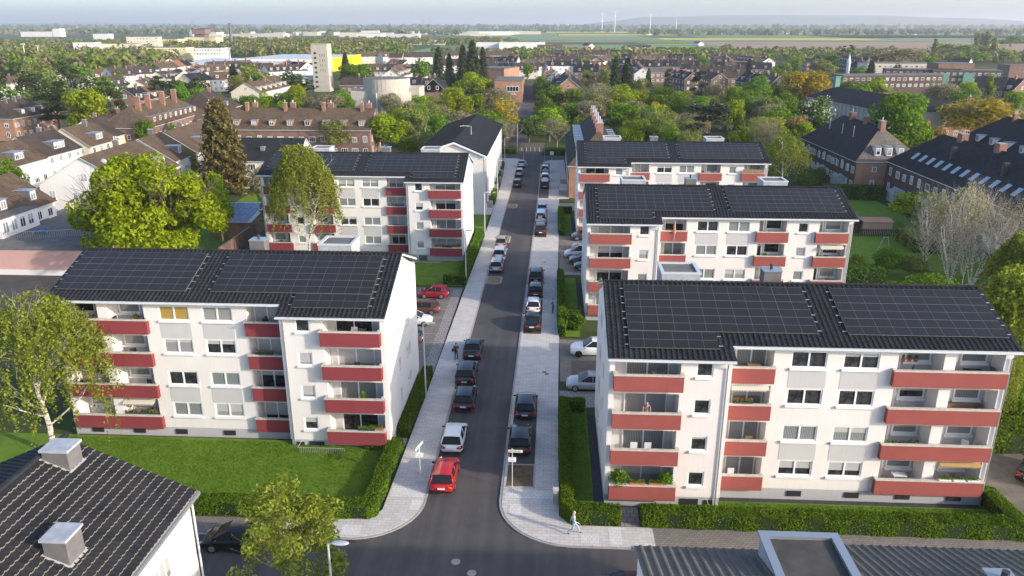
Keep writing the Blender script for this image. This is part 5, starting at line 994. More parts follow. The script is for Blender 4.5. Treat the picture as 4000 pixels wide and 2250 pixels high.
def tree(k, X, Y, h, r, label=None, group=None, name='tree', far=False):
    r *= 1.25; r = r * 1.3 if k == 'spruce' else r
    ph, lf = KIND[k]; root = empty('tree', (X, Y, 0), rng.uniform(0, 6.28), label, 'tree', group); sc = (r / 5, r / 5, h / 12); tr = ROUNDT; i = rng.randrange(12); cm = None
    if k in ('spruce',): cm, tr, sc = SPR[i % 3], SPT, (r / 2.6, r / 2.6, h / 12)
    elif k in ('pine', 'cedar'): cm = PIN[i % 3]
    elif k in ('columnar', 'poplar'): cm, sc = COL[i % 2], (r / 1.9, r / 1.9, h / 12)
    elif k == 'chestnut': cm = CHE[i % 2]
    elif k in ('weeping', 'birchy'): cm, tr = WEEP[i % 2], WEEPT[i % 2]
    elif k == 'bare': cm, tr = TWIG[i % 2], BARE[i % 2]
    elif k == 'bare_birch': cm, tr = None, BAREB[i % 2]
    elif k in ('budding', 'olive', 'willow', 'golden', 'yellow'): cm, tr = AIRY[i % 4], AIRYT[i % 2]
    else: cm = ROUND[i % 7]
    if far or (math.hypot(X, Y) > 420 and k not in ('spruce', 'pine', 'columnar', 'poplar', 'willow')): cm = FARR[i % 4]; tr = ROUNDT
    inst(tr, 'trunk', root, sc=sc)
    if cm is not None:
        c = inst(cm, 'crown', root, sc=sc)
        if lf and k != 'chestnut': slot(c, LF[lf])
    if not label: ITREE.append((root, ph, X, Y))
    return root
TREES = [('lime', -48.8, 108.3, 12, 2.6), ('weeping', -38.9, 115.3, 15.5, 5.4), ('budding', -53, 136.9, 8, 2.6), ('olive', -55.5, 195.2, 10, 4.9), ('maple', -44.1, 200, 11.5, 6.6), ('wide_lime', -131.4, 214.6, 17, 6.7), 
  ('chestnut', -167.6, 234.6, 15, 5.8), ('chestnut', -196.8, 303.3, 15, 5.9), ('chestnut', -173.3, 290.8, 15, 5.9), ('pine', -210.1, 334.6, 17, 4.9), ('pine', -147.6, 226.5, 16, 5.2), ('pine', -131.5, 229.5, 16, 3.8), 
  ('pine', -182.2, 264.6, 15, 3.5), ('pine', -138, 229.3, 14, 4.2), ('pine', -147.8, 290.2, 14, 4.5), ('green', -142.8, 297.1, 12, 3.8), ('green', -122.4, 268, 12, 4.4), ('spruce', -157.4, 384.8, 14, 2.8), 
  ('olive', -146.4, 359.4, 11, 4.4), ('green', -112.6, 270.5, 9, 3.8), ('green', -106.5, 269.1, 10, 4), ('lime', -101.5, 272.7, 10, 4), ('green', -98, 278.5, 10, 4.1), ('lime', -89, 269.2, 14, 4.2), ('budding', -85.8, 271.9, 9, 3.1), 
  ('budding', -76.8, 264.5, 11, 4.8), ('green', -76.3, 284.2, 11, 3.7), ('green', -129.9, 296, 9, 3.9), ('green', -99, 401.5, 15, 10.1), ('spruce', -127.6, 484.3, 16, 2.8), ('spruce', -53.5, 368.6, 22, 2.9), 
  ('spruce', -54.5, 414.4, 18, 2.5), ('spruce', -47, 411.4, 22, 3.3), ('spruce', -38.5, 377, 25, 3.8), ('spruce', -37.2, 416.7, 21, 2.7), ('bare', -76.4, 453.3, 15, 6.2), ('lime', -35, 346.5, 14, 8.1), ('purple', -27.7, 285.7, 10, 3.4), 
  ('lime', -32.7, 258.9, 13, 5.7), ('budding', -20, 263, 13, 5), ('yellow', -14.3, 235.8, 12, 5.2), ('green', -15.6, 474.4, 11, 4), ('green', -5.7, 355, 12, 3.6), ('columnar', -4.3, 307.7, 9, 1.5), ('budding', -45.7, 243.3, 11, 4), 
  ('olive', -36.5, 205, 12, 3.7), ('green', -31.5, 208.7, 11, 3.8), ('bare', -12.6, 201.7, 9.9, 4), ('bare', 1.1, 206.7, 9.8, 4.6), ('dark', -6.8, 220.4, 8.3, 3.5), ('lime', -1.1, 223.3, 9.9, 5.3), ('green', -18.8, 197.6, 9, 2.9), 
  ('green', -15.9, 219.9, 9.6, 3.3), ('green', 7.7, 194.5, 12, 3.2), ('green', 8.4, 287.2, 12, 4), ('green', 5.5, 240.6, 11, 3.8), ('bare', 14.2, 258.7, 16, 5.3), ('spruce', 26.8, 350.1, 19, 2.7), ('spruce', 32.9, 359.8, 18, 3.1), 
  ('olive', 24.7, 384.1, 14, 3.9), ('olive', 16.6, 385.9, 12, 3.9), ('lime', 22, 262.6, 14, 5.2), ('olive', 33.6, 313.3, 13, 3.8), ('lime', 20.7, 236.3, 11, 2.9), ('dark', 37.8, 266, 13, 4.1), ('yellow', 31.6, 243.8, 10, 3.8), 
  ('green', 40.7, 259.9, 12, 3.6), ('spruce', 41, 348.4, 14, 1.9), ('pine', 49.9, 348.9, 14, 2.9), ('pine', 54, 296.2, 16, 3.9), ('budding', 54.8, 271.7, 14, 4.7), ('dark', 41.7, 234.1, 11, 2.4), ('cedar', 36.9, 186.7, 15, 6.5), 
  ('green', 59.5, 264.6, 14, 4.1), ('yellow_lime', 51.1, 224.8, 13, 3.3), ('green', 25.6, 199, 11, 3.6), ('green', 28.3, 182.7, 11, 4), ('lime', 19.3, 192.9, 11, 3.2), ('olive', 30.9, 176.8, 10, 3.2), ('green', 11.7, 190.5, 10, 2.8), 
  ('dark', 15.2, 180.6, 10, 3), ('green', 8.6, 174.6, 9, 2.3), ('green', 74.5, 294.2, 15, 5.5), ('golden', 96, 304, 18, 10.1), ('green', 75.8, 261.7, 12, 4.3), ('chestnut', 76, 231.2, 13, 5.1), ('budding', 66.4, 247.3, 12, 5.1), 
  ('green', 116.8, 431.8, 12, 4.3), ('birchy', 127.7, 445.5, 13, 3), ('green', 153.2, 517.8, 14, 4.3), ('dark', 183.8, 541.7, 15, 4.9), ('spruce', 109.7, 456.6, 14, 2.1), ('dark', 187.9, 584.5, 14, 3.4), ('pine', 235.3, 670.1, 16, 3.9), 
  ('pine', 250.9, 696.7, 16, 3.3), ('green', 192.1, 733.9, 12, 7.3), ('olive', 191.5, 908.4, 14, 7.5), ('green', 178.5, 477.9, 10, 5), ('lime', 120.6, 318.9, 11, 4.4), ('oak', 72.8, 168.7, 21, 6.8), ('orange', 84.7, 183.9, 12, 5.1), 
  ('willow', 240.6, 589.2, 19, 21.2), ('dark', 191.5, 458.5, 13, 2.8), ('spruce', 158.4, 409.1, 15, 3), ('budding', 145.2, 304, 13, 6.7), ('lime', 168, 330.3, 11, 4.6), ('columnar', 170.4, 320.1, 16, 1.9), 
  ('golden', 116.2, 219.7, 15, 9.8), ('poplar', 527.6, 1040.8, 26, 4.3), ('poplar', 534.3, 1041.2, 26, 3.5), ('poplar', 515.6, 993.2, 28, 5.7), ('poplar', 410.6, 777.4, 25, 3), ('poplar', 331.2, 720.9, 24, 3), 
  ('green', 398.8, 844, 15, 9.7), ('green', 398.5, 809.2, 15, 11.9), ('olive', 423.9, 823.4, 14, 12.5), ('green', 699.2, 1278.3, 18, 20.3), ('olive', 400, 737, 12, 10.6), ('green', 151.6, 268.6, 13, 3.7), ('dark', 87.2, 189.1, 8, 1.9), 
  ('weeping', 47.8, 161.4, 11, 4.6), ('bare', 48.1, 177, 14, 3.2), ('weeping', 48.5, 187.9, 12, 3.8), ('orange', 62.2, 203.6, 12, 3.4), ('yellow_lime', 44.9, 187.1, 10, 2.8), ('green', 41.3, 185.3, 9, 2.8), 
  ('garden_tree', 60.5, 127.5, 6.6, 4.9), ('bare_birch', 51.5, 97.6, 10.5, 2.9), ('bare_birch', 53.9, 96.7, 11.7, 3.2), ('bare_birch', 56.3, 95.8, 11.3, 2.5), ('birchy', 50.8, 81.6, 11.3, 3.3), ('birchy', 39, 63.4, 13.5, 2.3), 
  ('green', 44.8, 100.5, 4.2, 2.1), ('olive', 48.1, 99.6, 3.2, 2.3), ('green', 40.7, 100.3, 3.4, 1.2), ('green', 56.5, 165.6, 3.5, 1.7), ('birchy', 37, 58.9, 8, 1.2), ('green', -173.3, 245.9, 9, 3.6), ('green', -104.8, 195.6, 10, 2.9), 
  ('green', -81.7, 113.5, 3.3, 1.8), ('green', -102.6, 139.8, 9, 2.6), ('olive', -74.5, 154.5, 9, 1.8), ('green', -92.9, 185, 10, 2.5), ('green', -88.7, 168.5, 8, 1.7), ('dark', -160.3, 286.2, 11, 3.7), ('green', -34, 180, 8, 2.1), 
  ('olive', -30, 181.6, 9, 2.7), ('green', -71.4, 137.7, 7, 1.4), ]
for t in TREES: tree(*t)
# belts of trees between the houses: x range, y range, count, kinds
tr_ = random.Random(21); HB = [(h[0], h[1], max(h[3], h[4]) / 2 + 3) for h in HOUSES]
def belt(x0, x1, y0, y1, n, kinds, hs=(8, 13)):
    for _ in range(n):
        for k in range(20):
            y = tr_.uniform(y0, y1); x = tr_.uniform(x0, x1)
            if all((x - a) ** 2 + (y - b) ** 2 > c * c for a, b, c in HB) and not (-17 < x < -4 and 190 < y < 620): break
        kd = tr_.choice(kinds); h = tr_.uniform(*hs); tree(kd, x, y, h, h * tr_.uniform(.36, .52), group='trees in the belts between the houses', far=y > 300)
mixk = ['green', 'lime', 'olive', 'budding', 'lime', 'green', 'olive', 'green']
belt(-260, -120, 300, 420, 16, ['pine', 'dark', 'green', 'spruce', 'olive'], (10, 15)); belt(-330, -230, 380, 520, 10, mixk, (10, 15))
belt(-40, 60, 560, 760, 8, mixk); belt(60, 260, 480, 700, 14, mixk); 
belt(14, 75, 200, 300, 30, mixk, (9, 13)); belt(75, 180, 260, 400, 14, mixk, (9, 12)); belt(-48, -17, 205, 290, 20, mixk, (8, 12)); belt(-95, -50, 215, 290, 10, mixk, (7, 9)); belt(-3, 30, 210, 300, 14, mixk, (8, 12)); belt(-120, -100, 255, 300, 6, mixk, (7, 9))
give_labels(ITREE)
for o in bpy.data.objects:
    pass
for i, (x, y, h, r) in enumerate(((49.5, 100, 13, 2.8), (52.6, 99, 14.2, 3.0), (55, 101, 13.4, 2.7), (57.8, 98, 12.6, 2.6))):
    o = tree('bare_birch', x, y, h, r, label=f'bare white-stemmed birch in the clump behind the front right block, {ORD[i]} of four behind', group='bare birch clump')
    c = inst(TWIG[i % 2], 'twigs', o, sc=(r * 1.25 / 5, r * 1.25 / 5, h / 12)); slot(c, LF['bud'])
# special trees near the camera
def special(label, X, Y, meshes, mats=None, rz=0, sc=(1, 1, 1)):
    r = empty('tree', (X, Y, 0), rz, label, 'tree')
    for nm, me in meshes: inst(me, nm, r, sc=sc)
    return r
C, Nn, s = crown(42000, 150, 11.8, 1.0, 16.6, .27, (.08, .19)); k_ = 1.12 - .42 * np.clip((C[:, 2] - 6) / 11, 0, 1); C[:, 0] *= k_; C[:, 1] *= k_; 
def bigt():
    mb = MB(); rr = random.Random(9); mb.tube((0, 0, -.2), (0, 0, 3), .55, .45, 9, caps=False)
    for k in range(9): a = k * .75; limb(mb, (0, 0, 2.5 + .2 * k), (math.cos(a), math.sin(a), .9), 5.0, .26, 3, .6, 5, .3, 3, rr)
    return mb.data('trunk', MT['bark'])
special('huge bright yellow-green spreading tree behind the front left block', -54.5, 99, [('trunk', bigt()), ('crown', quads_mesh('crown', C, Nn, s, 1.9, mats=[LF['lime']]))])
# brown spruce
n = 13000; z = 2.2 + 16.4 * nr.random(n) ** 1.2; a = nr.uniform(0, 2 * math.pi, n); br = np.floor(a * 5 + np.floor(z) * 1.7) % 3; env = np.clip((1 - z / 19.2), 0, 1) ** .5 * 6.2; rr_ = env * nr.uniform(.2, 1, n) ** .5 * (.72 + .28 * np.sin(a * 6 + np.floor(z / .9) * 2.1)); C = np.stack([rr_ * np.cos(a), rr_ * np.sin(a), z - rr_ * .22 - nr.uniform(0, .7, n)], 1)
special('tall brown drooping spruce left of the black-roofed white house', -65.1, 149.1, [('trunk', MB().tube((0, 0, -.2), (0, 0, 17.5), .42, .05, 8).data('trunk', MT['bark'])), ('crown', quads_mesh('crown', C, nr.normal(size=(n, 3)) + np.array([0, 0, .2]), .36 * nr.uniform(.6, 1.4, n), 2.4, mats=[LF['brownneedle']]))])
# birch beside the front left block, birch before the second block, young tree at the corner
bt = birch_trunk(12, 13.9, 12, 4.2, 1, 4, .27)
special('tall white-stemmed birch with fresh leaves at left edge, beside the front left block', -38.2, 50.5, [('trunk', bt), ('crown', weep_shape(0, 520, .125, 5.4, 14.0, 44, 2.0))], rz=.6)
special('large weeping birch covering the left half of the second left block', -33.6, 101.3, [('trunk', birch_trunk(15, 16.5, 10, 3.8, 1, 4, .24)), ('crown', weep_shape(0, 520, .135, 4.7, 17.6, 44, 1.5))], rz=1.1)
C, Nn, s = crown(10500, 66, 3.9, 1.6, 9.4, .10, (.10, .22), shell=.25)
special('young light green tree at the junction, in front of a small black car', -13.9, 34.6, [('trunk', birch_trunk(19, 8.8, 10, 2.4, 1, 4, .11, 'barkgrey')), ('crown', quads_mesh('crown', C, Nn, s, 2.2, mats=[LF['birch']]))])
special('pale birch with fresh leaves rising behind the front right block, right edge', 38.5, 62.5, [('trunk', birch_trunk(23, 13.5, 10, 3.2, 2, 4, .2)), ('crown', weep_shape(0, 330, .19, 3.4, 13.6, 30, 1.5))])
special('second yellow-green birch at right edge, behind the front right block', 50, 80, [('trunk', birch_trunk(24, 12, 10, 3.2, 2, 4, .2)), ('crown', weep_shape(0, 330, .2, 3.8, 12.2, 30, 1.5))])
# far-off woods that read as one mass
def wood(name, polys, n, mats, hs=(11, 17), leaf=2.3, per=46, label=None):
    C = []; N_ = []; Sx = []; MI = []; P = nr
    for (x0, x1, y0, y1), share in polys:
        m = int(n * share)
        for _ in range(m):
            y = P.uniform(y0, y1); f = y / ((y0 + y1) / 2); x = P.uniform(x0, x1) * f; h = P.uniform(*hs); r = h * P.uniform(.36, .5); d = unit(per); d[:, 2] = np.abs(d[:, 2]) * 1.0 - .25; c = d * P.uniform(.75, 1.05, (per, 1)) * np.array([r, r, h * .55]) + np.array([x, y, h * .48]); C.append(c); N_.append(d + .5 * P.normal(size=(per, 3))); Sx.append(np.full(per, leaf) * P.uniform(.6, 1.3, per)); MI.append(np.full(per, P.integers(len(mats))))
    me = quads_mesh(name, np.concatenate(C), np.concatenate(N_), np.concatenate(Sx), 1.3, mats=mats, mi=np.concatenate(MI)); o = bpy.data.objects.new(name, me); link(o); tag(o, label, 'wood', kind='stuff'); return o
FM = [LF['forest'], LF['forest2'], LF['green'], LF['olive'], LF['forest'], LF['forest2']]
wood('wood', [((-700, -420, 560, 1180), .5), ((-420, -300, 480, 620), .18), ((-600, -380, 860, 1250), .32)], 900, FM, label='mixed spring wood filling the left distance')
wood('wood', [((-420, -190, 720, 1350), .8), ((-330, -60, 1150, 1380), .2)], 760, FM, label='mixed spring wood behind the tower and warehouse')
wood('wood', [((260, 700, 690, 850), .55), ((-40, 330, 700, 900), .45)], 700, FM, (7, 12), label='leafy belt before the ploughed field at right')
wood('wood', [((-150, 330, 930, 970), 1)], 110, FM, (6, 9), label='tree line between the last houses and the green fields')
wood('wood', [((300, 3600, 2350, 3800), .55), ((-3400, -400, 2300, 4600), .45)], 1900, [LF['forest'], LF['dark'], LF['forest2']], (13, 22), 8, 20, label='dark belt of distant woods along the horizon')
wood('wood', [((-9000, 9000, 5000, 8500), 1)], 2400, [LF['dark'], LF['forest']], (20, 36), 24, 12, label='blue far woods below the hills')
wood('wood', [((-1700, 400, 3500, 4600), 1)], 420, [LF['dark'], LF['forest']], (10, 16), 8, 14, label='scattered distant trees on the plain')
# ---------------------------------------------------------------- hedges and shrubs
def hedge(name, poly, z0, z1, label, dens=240, leaf=.075, mat='hedge', cat='hedge', wob=.06):
    """solid clipped hedge covered with small leaves; poly is its outline"""
    r = empty(name, (0, 0, 0), 0, label, cat); MB().prism([p for p in poly], z0, z1 - .05).build('core', MT['hedgecore'], r); n = len(poly); C = []; N_ = []
    for i in range(n):
        a = np.array(poly[i]); b = np.array(poly[(i + 1) % n]); L = np.linalg.norm(b - a); m = int(L * (z1 - z0) * dens); t = nr.random(m); e = (b - a) / L; nn = np.array([e[1], -e[0]]); P = a + np.outer(t, b - a); z = nr.uniform(z0, z1, m); w = np.sin(t * L * 2.1 + i) * wob; C.append(np.column_stack([P + nn * (w + nr.normal(0, .035, m))[:, None], z])); N_.append(np.column_stack([np.tile(nn, (m, 1)), np.full(m, .2)]) + .5 * nr.normal(size=(m, 3)))
    xs = [p[0] for p in poly]; ys = [p[1] for p in poly]; A = abs(sum(poly[i][0] * poly[(i+1) % n][1] - poly[(i+1) % n][0] * poly[i][1] for i in range(n))) / 2; m = int((max(xs) - min(xs)) * (max(ys) - min(ys)) * dens * 1.6); P = np.column_stack([nr.uniform(min(xs), max(xs), m), nr.uniform(min(ys), max(ys), m)]); ins = np.zeros(m, bool); j = n - 1
    for i in range(n):
        xi, yi = poly[i]; xj, yj = poly[j]; c = ((yi > P[:, 1]) != (yj > P[:, 1])) & (P[:, 0] < (xj - xi) * (P[:, 1] - yi) / ((yj - yi) or 1e-9) + xi); ins ^= c; j = i
    P = P[ins]; C.append(np.column_stack([P, z1 + np.sin(P[:, 0] * 1.9) * .035 + np.sin(P[:, 0] * 5.3 + 1) * .025 + np.sin(P[:, 1] * 1.7) * .035 + nr.normal(0, .03, len(P))])); N_.append(np.array([0, 0, 1.]) + .5 * nr.normal(size=(len(P), 3)))
    me = quads_mesh('foliage', np.concatenate(C), np.concatenate(N_), leaf * nr.uniform(.7, 1.4, sum(map(len, C))), 1.6, mats=[LF[mat]]); inst(me, 'foliage', r); return r
MT['hedgecore'] = M('hedge_interior', (.018, .035, .008), 1.)
hedge('hedge', [(.95, 44.95), (1.7, 44.05), (4.9, 44.05), (5.0, 45.0), (2.1, 45.15), (1.75, 45.5), (1.75, 60.0), (3.1, 60.0), (3.1, 60.8), (.95, 60.8)], .05, 1.08, 'clipped green hedge wrapping the corner lawn of the front right block', 330)
hedge('hedge', [(6.4, 43.95), (31.2, 43.75), (31.6, 44.6), (31.3, 48.4), (30.4, 48.4), (30.3, 45.0), (6.4, 45.05)], .05, 1.15, 'long clipped hedge below the front right block, ending with a corner', 330)
hedge('hedge', [(-33, 43.85), (-12.2, 43.85), (-11.6, 44.3), (-11.5, 53.2), (-14.3, 53.3), (-14.3, 52.3), (-12.5, 52.3), (-12.6, 45.0), (-33, 45.0)], .05, 1.0, 'clipped hedge around the lawn of the front left block', 330)
hedge('hedge', [(-12.3, 55.0), (-11.35, 55.0), (-11.15, 66.8), (-12.05, 66.8)], .05, 1.0, 'straight clipped hedge between front left gable and pavement', 150)
hedge('hedge', [(-13.8, 93.8), (-10.9, 93.8), (-11.0, 105.6), (-14.0, 106.6), (-14.0, 105.6), (-12.0, 104.6), (-11.9, 94.8), (-13.8, 94.8)], .05, 1.2, 'angled hedge around the lawn of the second left block', 90, .12)
hedge('hedge', [(-11.9, 107), (-10.9, 107), (-10.75, 118.8), (-14, 118.8), (-14, 118), (-11.8, 118)], .05, 1.1, 'sunlit clipped hedge along the second left gable', 90, .12)
hedge('hedge', [(.95, 77.6), (1.6, 77.0), (1.75, 82), (3.5, 82), (3.5, 83), (1.7, 83), (1.65, 97.6), (.95, 97.6)], .05, 1.2, 'clipped hedge with side arm between the two lower right blocks', 90, .12)
hedge('hedge', [(1.2, 119.9), (1.95, 119.9), (1.95, 134.3), (3.6, 134.3), (3.6, 135.2), (1.2, 135.2)], .05, 1.2, 'L-shaped hedge beside the farthest right block', 70, .14)
hedge('hedge', [(-13, 140.8), (-10.7, 140.8), (-10.9, 151), (-11.8, 151), (-11.9, 141.8), (-13, 141.8)], .05, 1.1, 'sunlit hedge corner by the white community building', 60, .15)
hedge('hedge', [(-12, 155), (-11.1, 155), (-11.5, 170), (-12.4, 170)], .05, 1.1, 'hedge beside the white community building, farther part', 50, .15); hedge('hedge', [(-12.6, 172), (-11.6, 172), (-11.9, 186), (-12.9, 186)], .05, 1.1, 'farthest left hedge before the street end', 50, .15)
hedge('hedge', [(-14.5, 201), (-9.8, 200.7), (-9.7, 204), (-14.5, 205)], .05, 1.3, 'yellowish low hedge left of the path bollards', 50, .15, 'olive'); hedge('hedge', [(-2.2, 200.2), (4, 199.8), (4, 203), (-2.2, 203.5)], .05, 1.3, 'low hedge right of the path bollards', 50, .15)
hedge('hedge', [(52.5, 149.3), (63, 148.3), (63.2, 150.6), (52.5, 151.6)], 0, 2.6, 'tall dark hedge in front of the dark hip-roofed brick house', 40, .2, 'dark')
hedge('hedge', [(33.5, 96.5), (43, 96.2), (43, 99.6), (33.5, 99.8)], 0, 2.0, 'rounded garden hedge behind the front right block', 40, .2, 'dark'); hedge('hedge', [(53.5, 112), (57.5, 112), (57.5, 119), (53.5, 119)], 0, 2.0, 'yellow-green garden hedge beside the light brown shed', 40, .2, 'olive')
hedge('hedge', [(31.4, 54.6), (46, 55.6), (46, 59.5), (31.4, 58.5)], 0, 1.7, 'green hedge behind the car at right edge', 60, .15); hedge('hedge', [(-62, 128), (-52, 128.5), (-52, 130), (-62, 129.6)], 0, 1.4, 'garden hedge in front of the black-roofed white house', 40, .18)
def shrub(X, Y, r, h, label, mat='hedge', n=1800, leaf=.12, z=0):
    e = empty('shrub', (X, Y, z), 0, label, 'shrub'); C, Nn, s = crown(n, 14, r, 0, h, leaf, (.4, .6)); C[:, 2] = np.maximum(C[:, 2], .03); inst(quads_mesh('foliage', C, Nn, s, 1.6, mats=[LF[mat]]), 'foliage', e); MB().tube((0, 0, 0), (0, 0, h * .6), .05).build('stem', MT['bark'], e); return e
s_ = shrub(3.0, 79.4, .95, 2.0, 'clipped ball bush on the small lawn by the middle right block', 'hedge', 3500, .11)
shrub(43, 129, 1.2, 1.3, 'small dark round bush in the back garden lawn', 'dark'); shrub(53, 163, 2.2, 2.6, 'round green bush at the foot of the dark brick house', 'green', 1500, .2); shrub(60, 97, 3, 3, 'low bush below the bare birches', 'olive', 1500, .2)
for x, y, r_, h_, l in ((36, 85, 2.6, 3.2, 'leafy bush right of the middle right block'), (41, 88, 2.4, 2.6, 'second leafy bush right of the middle right block'), (46, 91, 3, 3.0, 'wide leafy bush before the bare birches')): shrub(x, y, r_, h_, l, 'green', 2200, .2)
for x, y, r_, h_, l in ((35, 61, 2.4, 4.2, 'dark leafy bush at the right edge behind the hedge'), (39, 60.5, 2.6, 5, 'second dark leafy bush at the right edge')): shrub(x, y, r_, h_, l, 'green', 3000, .16)
# grass blades on the near lawns
def blades(name, x0, x1, y0, y1, n, zf, label):
    P = np.column_stack([nr.uniform(x0, x1, n), nr.uniform(y0, y1, n)]); C = np.column_stack([P, zf(P[:, 1]) + .03]); o = inst(quads_mesh(name, C, nr.normal(size=(n, 3)) * .5 + np.array([0, 0, 1.]), .055 * nr.uniform(.6, 1.4, n), 1.6, mats=[LF['grass']]), name); tag(o, label, 'grass', kind='stuff')
blades('grass', -38.5, -12.8, 45, 53.0, 30000, lambda y: .08 + (y - 44) / 9.3 * .37, 'mown lawn grass before the front left block'); blades('grass', 6.6, 30.2, 45.1, 46.8, 9000, lambda y: .08 + (y - 44.6) * .09, 'rough grass below the front right block'); blades('grass', 1.8, 3.2, 45.4, 60, 3500, lambda y: .08 + y * 0, 'narrow lawn grass strip beside the front right gable')
# ---------------------------------------------------------------- cars
MT['tyre'] = M('tyre_rubber', (.02, .02, .02), .85); MT['rim'] = M('wheel_rim', (.45, .45, .46), .3, .8); MT['dkrim'] = M('dark_rim', (.06, .06, .065), .35, .6)
MT['tail'] = M('tail_light', (.45, .015, .015), .2, spec=.7); MT['head'] = M('headlight', (.75, .77, .8), .1, spec=.8); MT['plate'] = M('number_plate', (.75, .75, .74), .4); MT['carglass'] = M('car_glass', (.020, .023, .026), .2, spec=.3); MT['trim'] = M('black_trim', (.02, .02, .022), .5)
# section stations: y, half width, floor, belt height, deck height ; cabin: y, half width at roof, z
CT = {
 'hatch': dict(L=4.15, W=.88, H=1.48, deck=[(0, .50, .62), (.10, .62, .80), (.45, .72, .93), (2.6, .93, .97), (2.95, .93, .98), (3.75, .80, .82), (4.05, .60, .66), (4.15, .5, .55)], cab=[(.12, .98), (.58, 1.42), (1.3, 1.48), (2.15, 1.46), (3.05, 1.0)]),
 'mini': dict(L=3.7, W=.83, H=1.5, deck=[(0, .5, .64), (.1, .62, .84), (.4, .8, .96), (2.3, .95, .99), (2.75, .93, .97), (3.4, .78, .8), (3.62, .6, .62), (3.7, .5, .55)], cab=[(.10, 1.0), (.5, 1.44), (1.1, 1.5), (1.9, 1.48), (2.8, 1.0)]),
 'sedan': dict(L=4.6, W=.9, H=1.43, deck=[(0, .50, .62), (.08, .7, .88), (.35, .9, 1.0), (1.0, .95, 1.0), (3.0, .93, .96), (3.3, .92, .95), (4.2, .78, .80), (4.5, .6, .66), (4.6, .5, .55)], cab=[(.78, 1.0), (1.45, 1.39), (2.0, 1.43), (2.6, 1.4), (3.45, .97)]),
 'suv': dict(L=4.45, W=.92, H=1.66, deck=[(0, .55, .7), (.08, .75, .95), (.35, .95, 1.08), (2.7, 1.05, 1.1), (3.1, 1.05, 1.1), (4.0, .93, .95), (4.35, .7, .75), (4.45, .6, .65)], cab=[(.12, 1.1), (.5, 1.58), (1.3, 1.66), (2.3, 1.64), (3.2, 1.12)]),
 'estate': dict(L=4.6, W=.89, H=1.5, deck=[(0, .5, .62), (.08, .65, .85), (.35, .85, .96), (2.9, .94, .97), (3.3, .93, .96), (4.2, .78, .8), (4.5, .6, .66), (4.6, .5, .55)], cab=[(.12, .98), (.55, 1.45), (1.3, 1.5), (2.5, 1.47), (3.45, .98)]),
 'van': dict(L=4.9, W=.95, H=1.95, deck=[(0, .6, .8), (.06, .9, 1.15), (.3, 1.1, 1.2), (3.3, 1.1, 1.2), (3.7, 1.05, 1.15), (4.5, .9, .98), (4.82, .7, .75), (4.9, .6, .65)], cab=[(.04, 1.2), (.2, 1.88), (1.4, 1.95), (2.9, 1.93), (4.0, 1.15)]),
}
PAINT = {}
def paint(c):
    if c not in PAINT:
        m = M('car_paint', c, .28, 0. if min(c) > .5 else .25, .6); m.node_tree.nodes['Principled BSDF'].inputs['Coat Weight'].default_value = .7; m.node_tree.nodes['Principled BSDF'].inputs['Coat Roughness'].default_value = .06; PAINT[c] = m
    return PAINT[c]
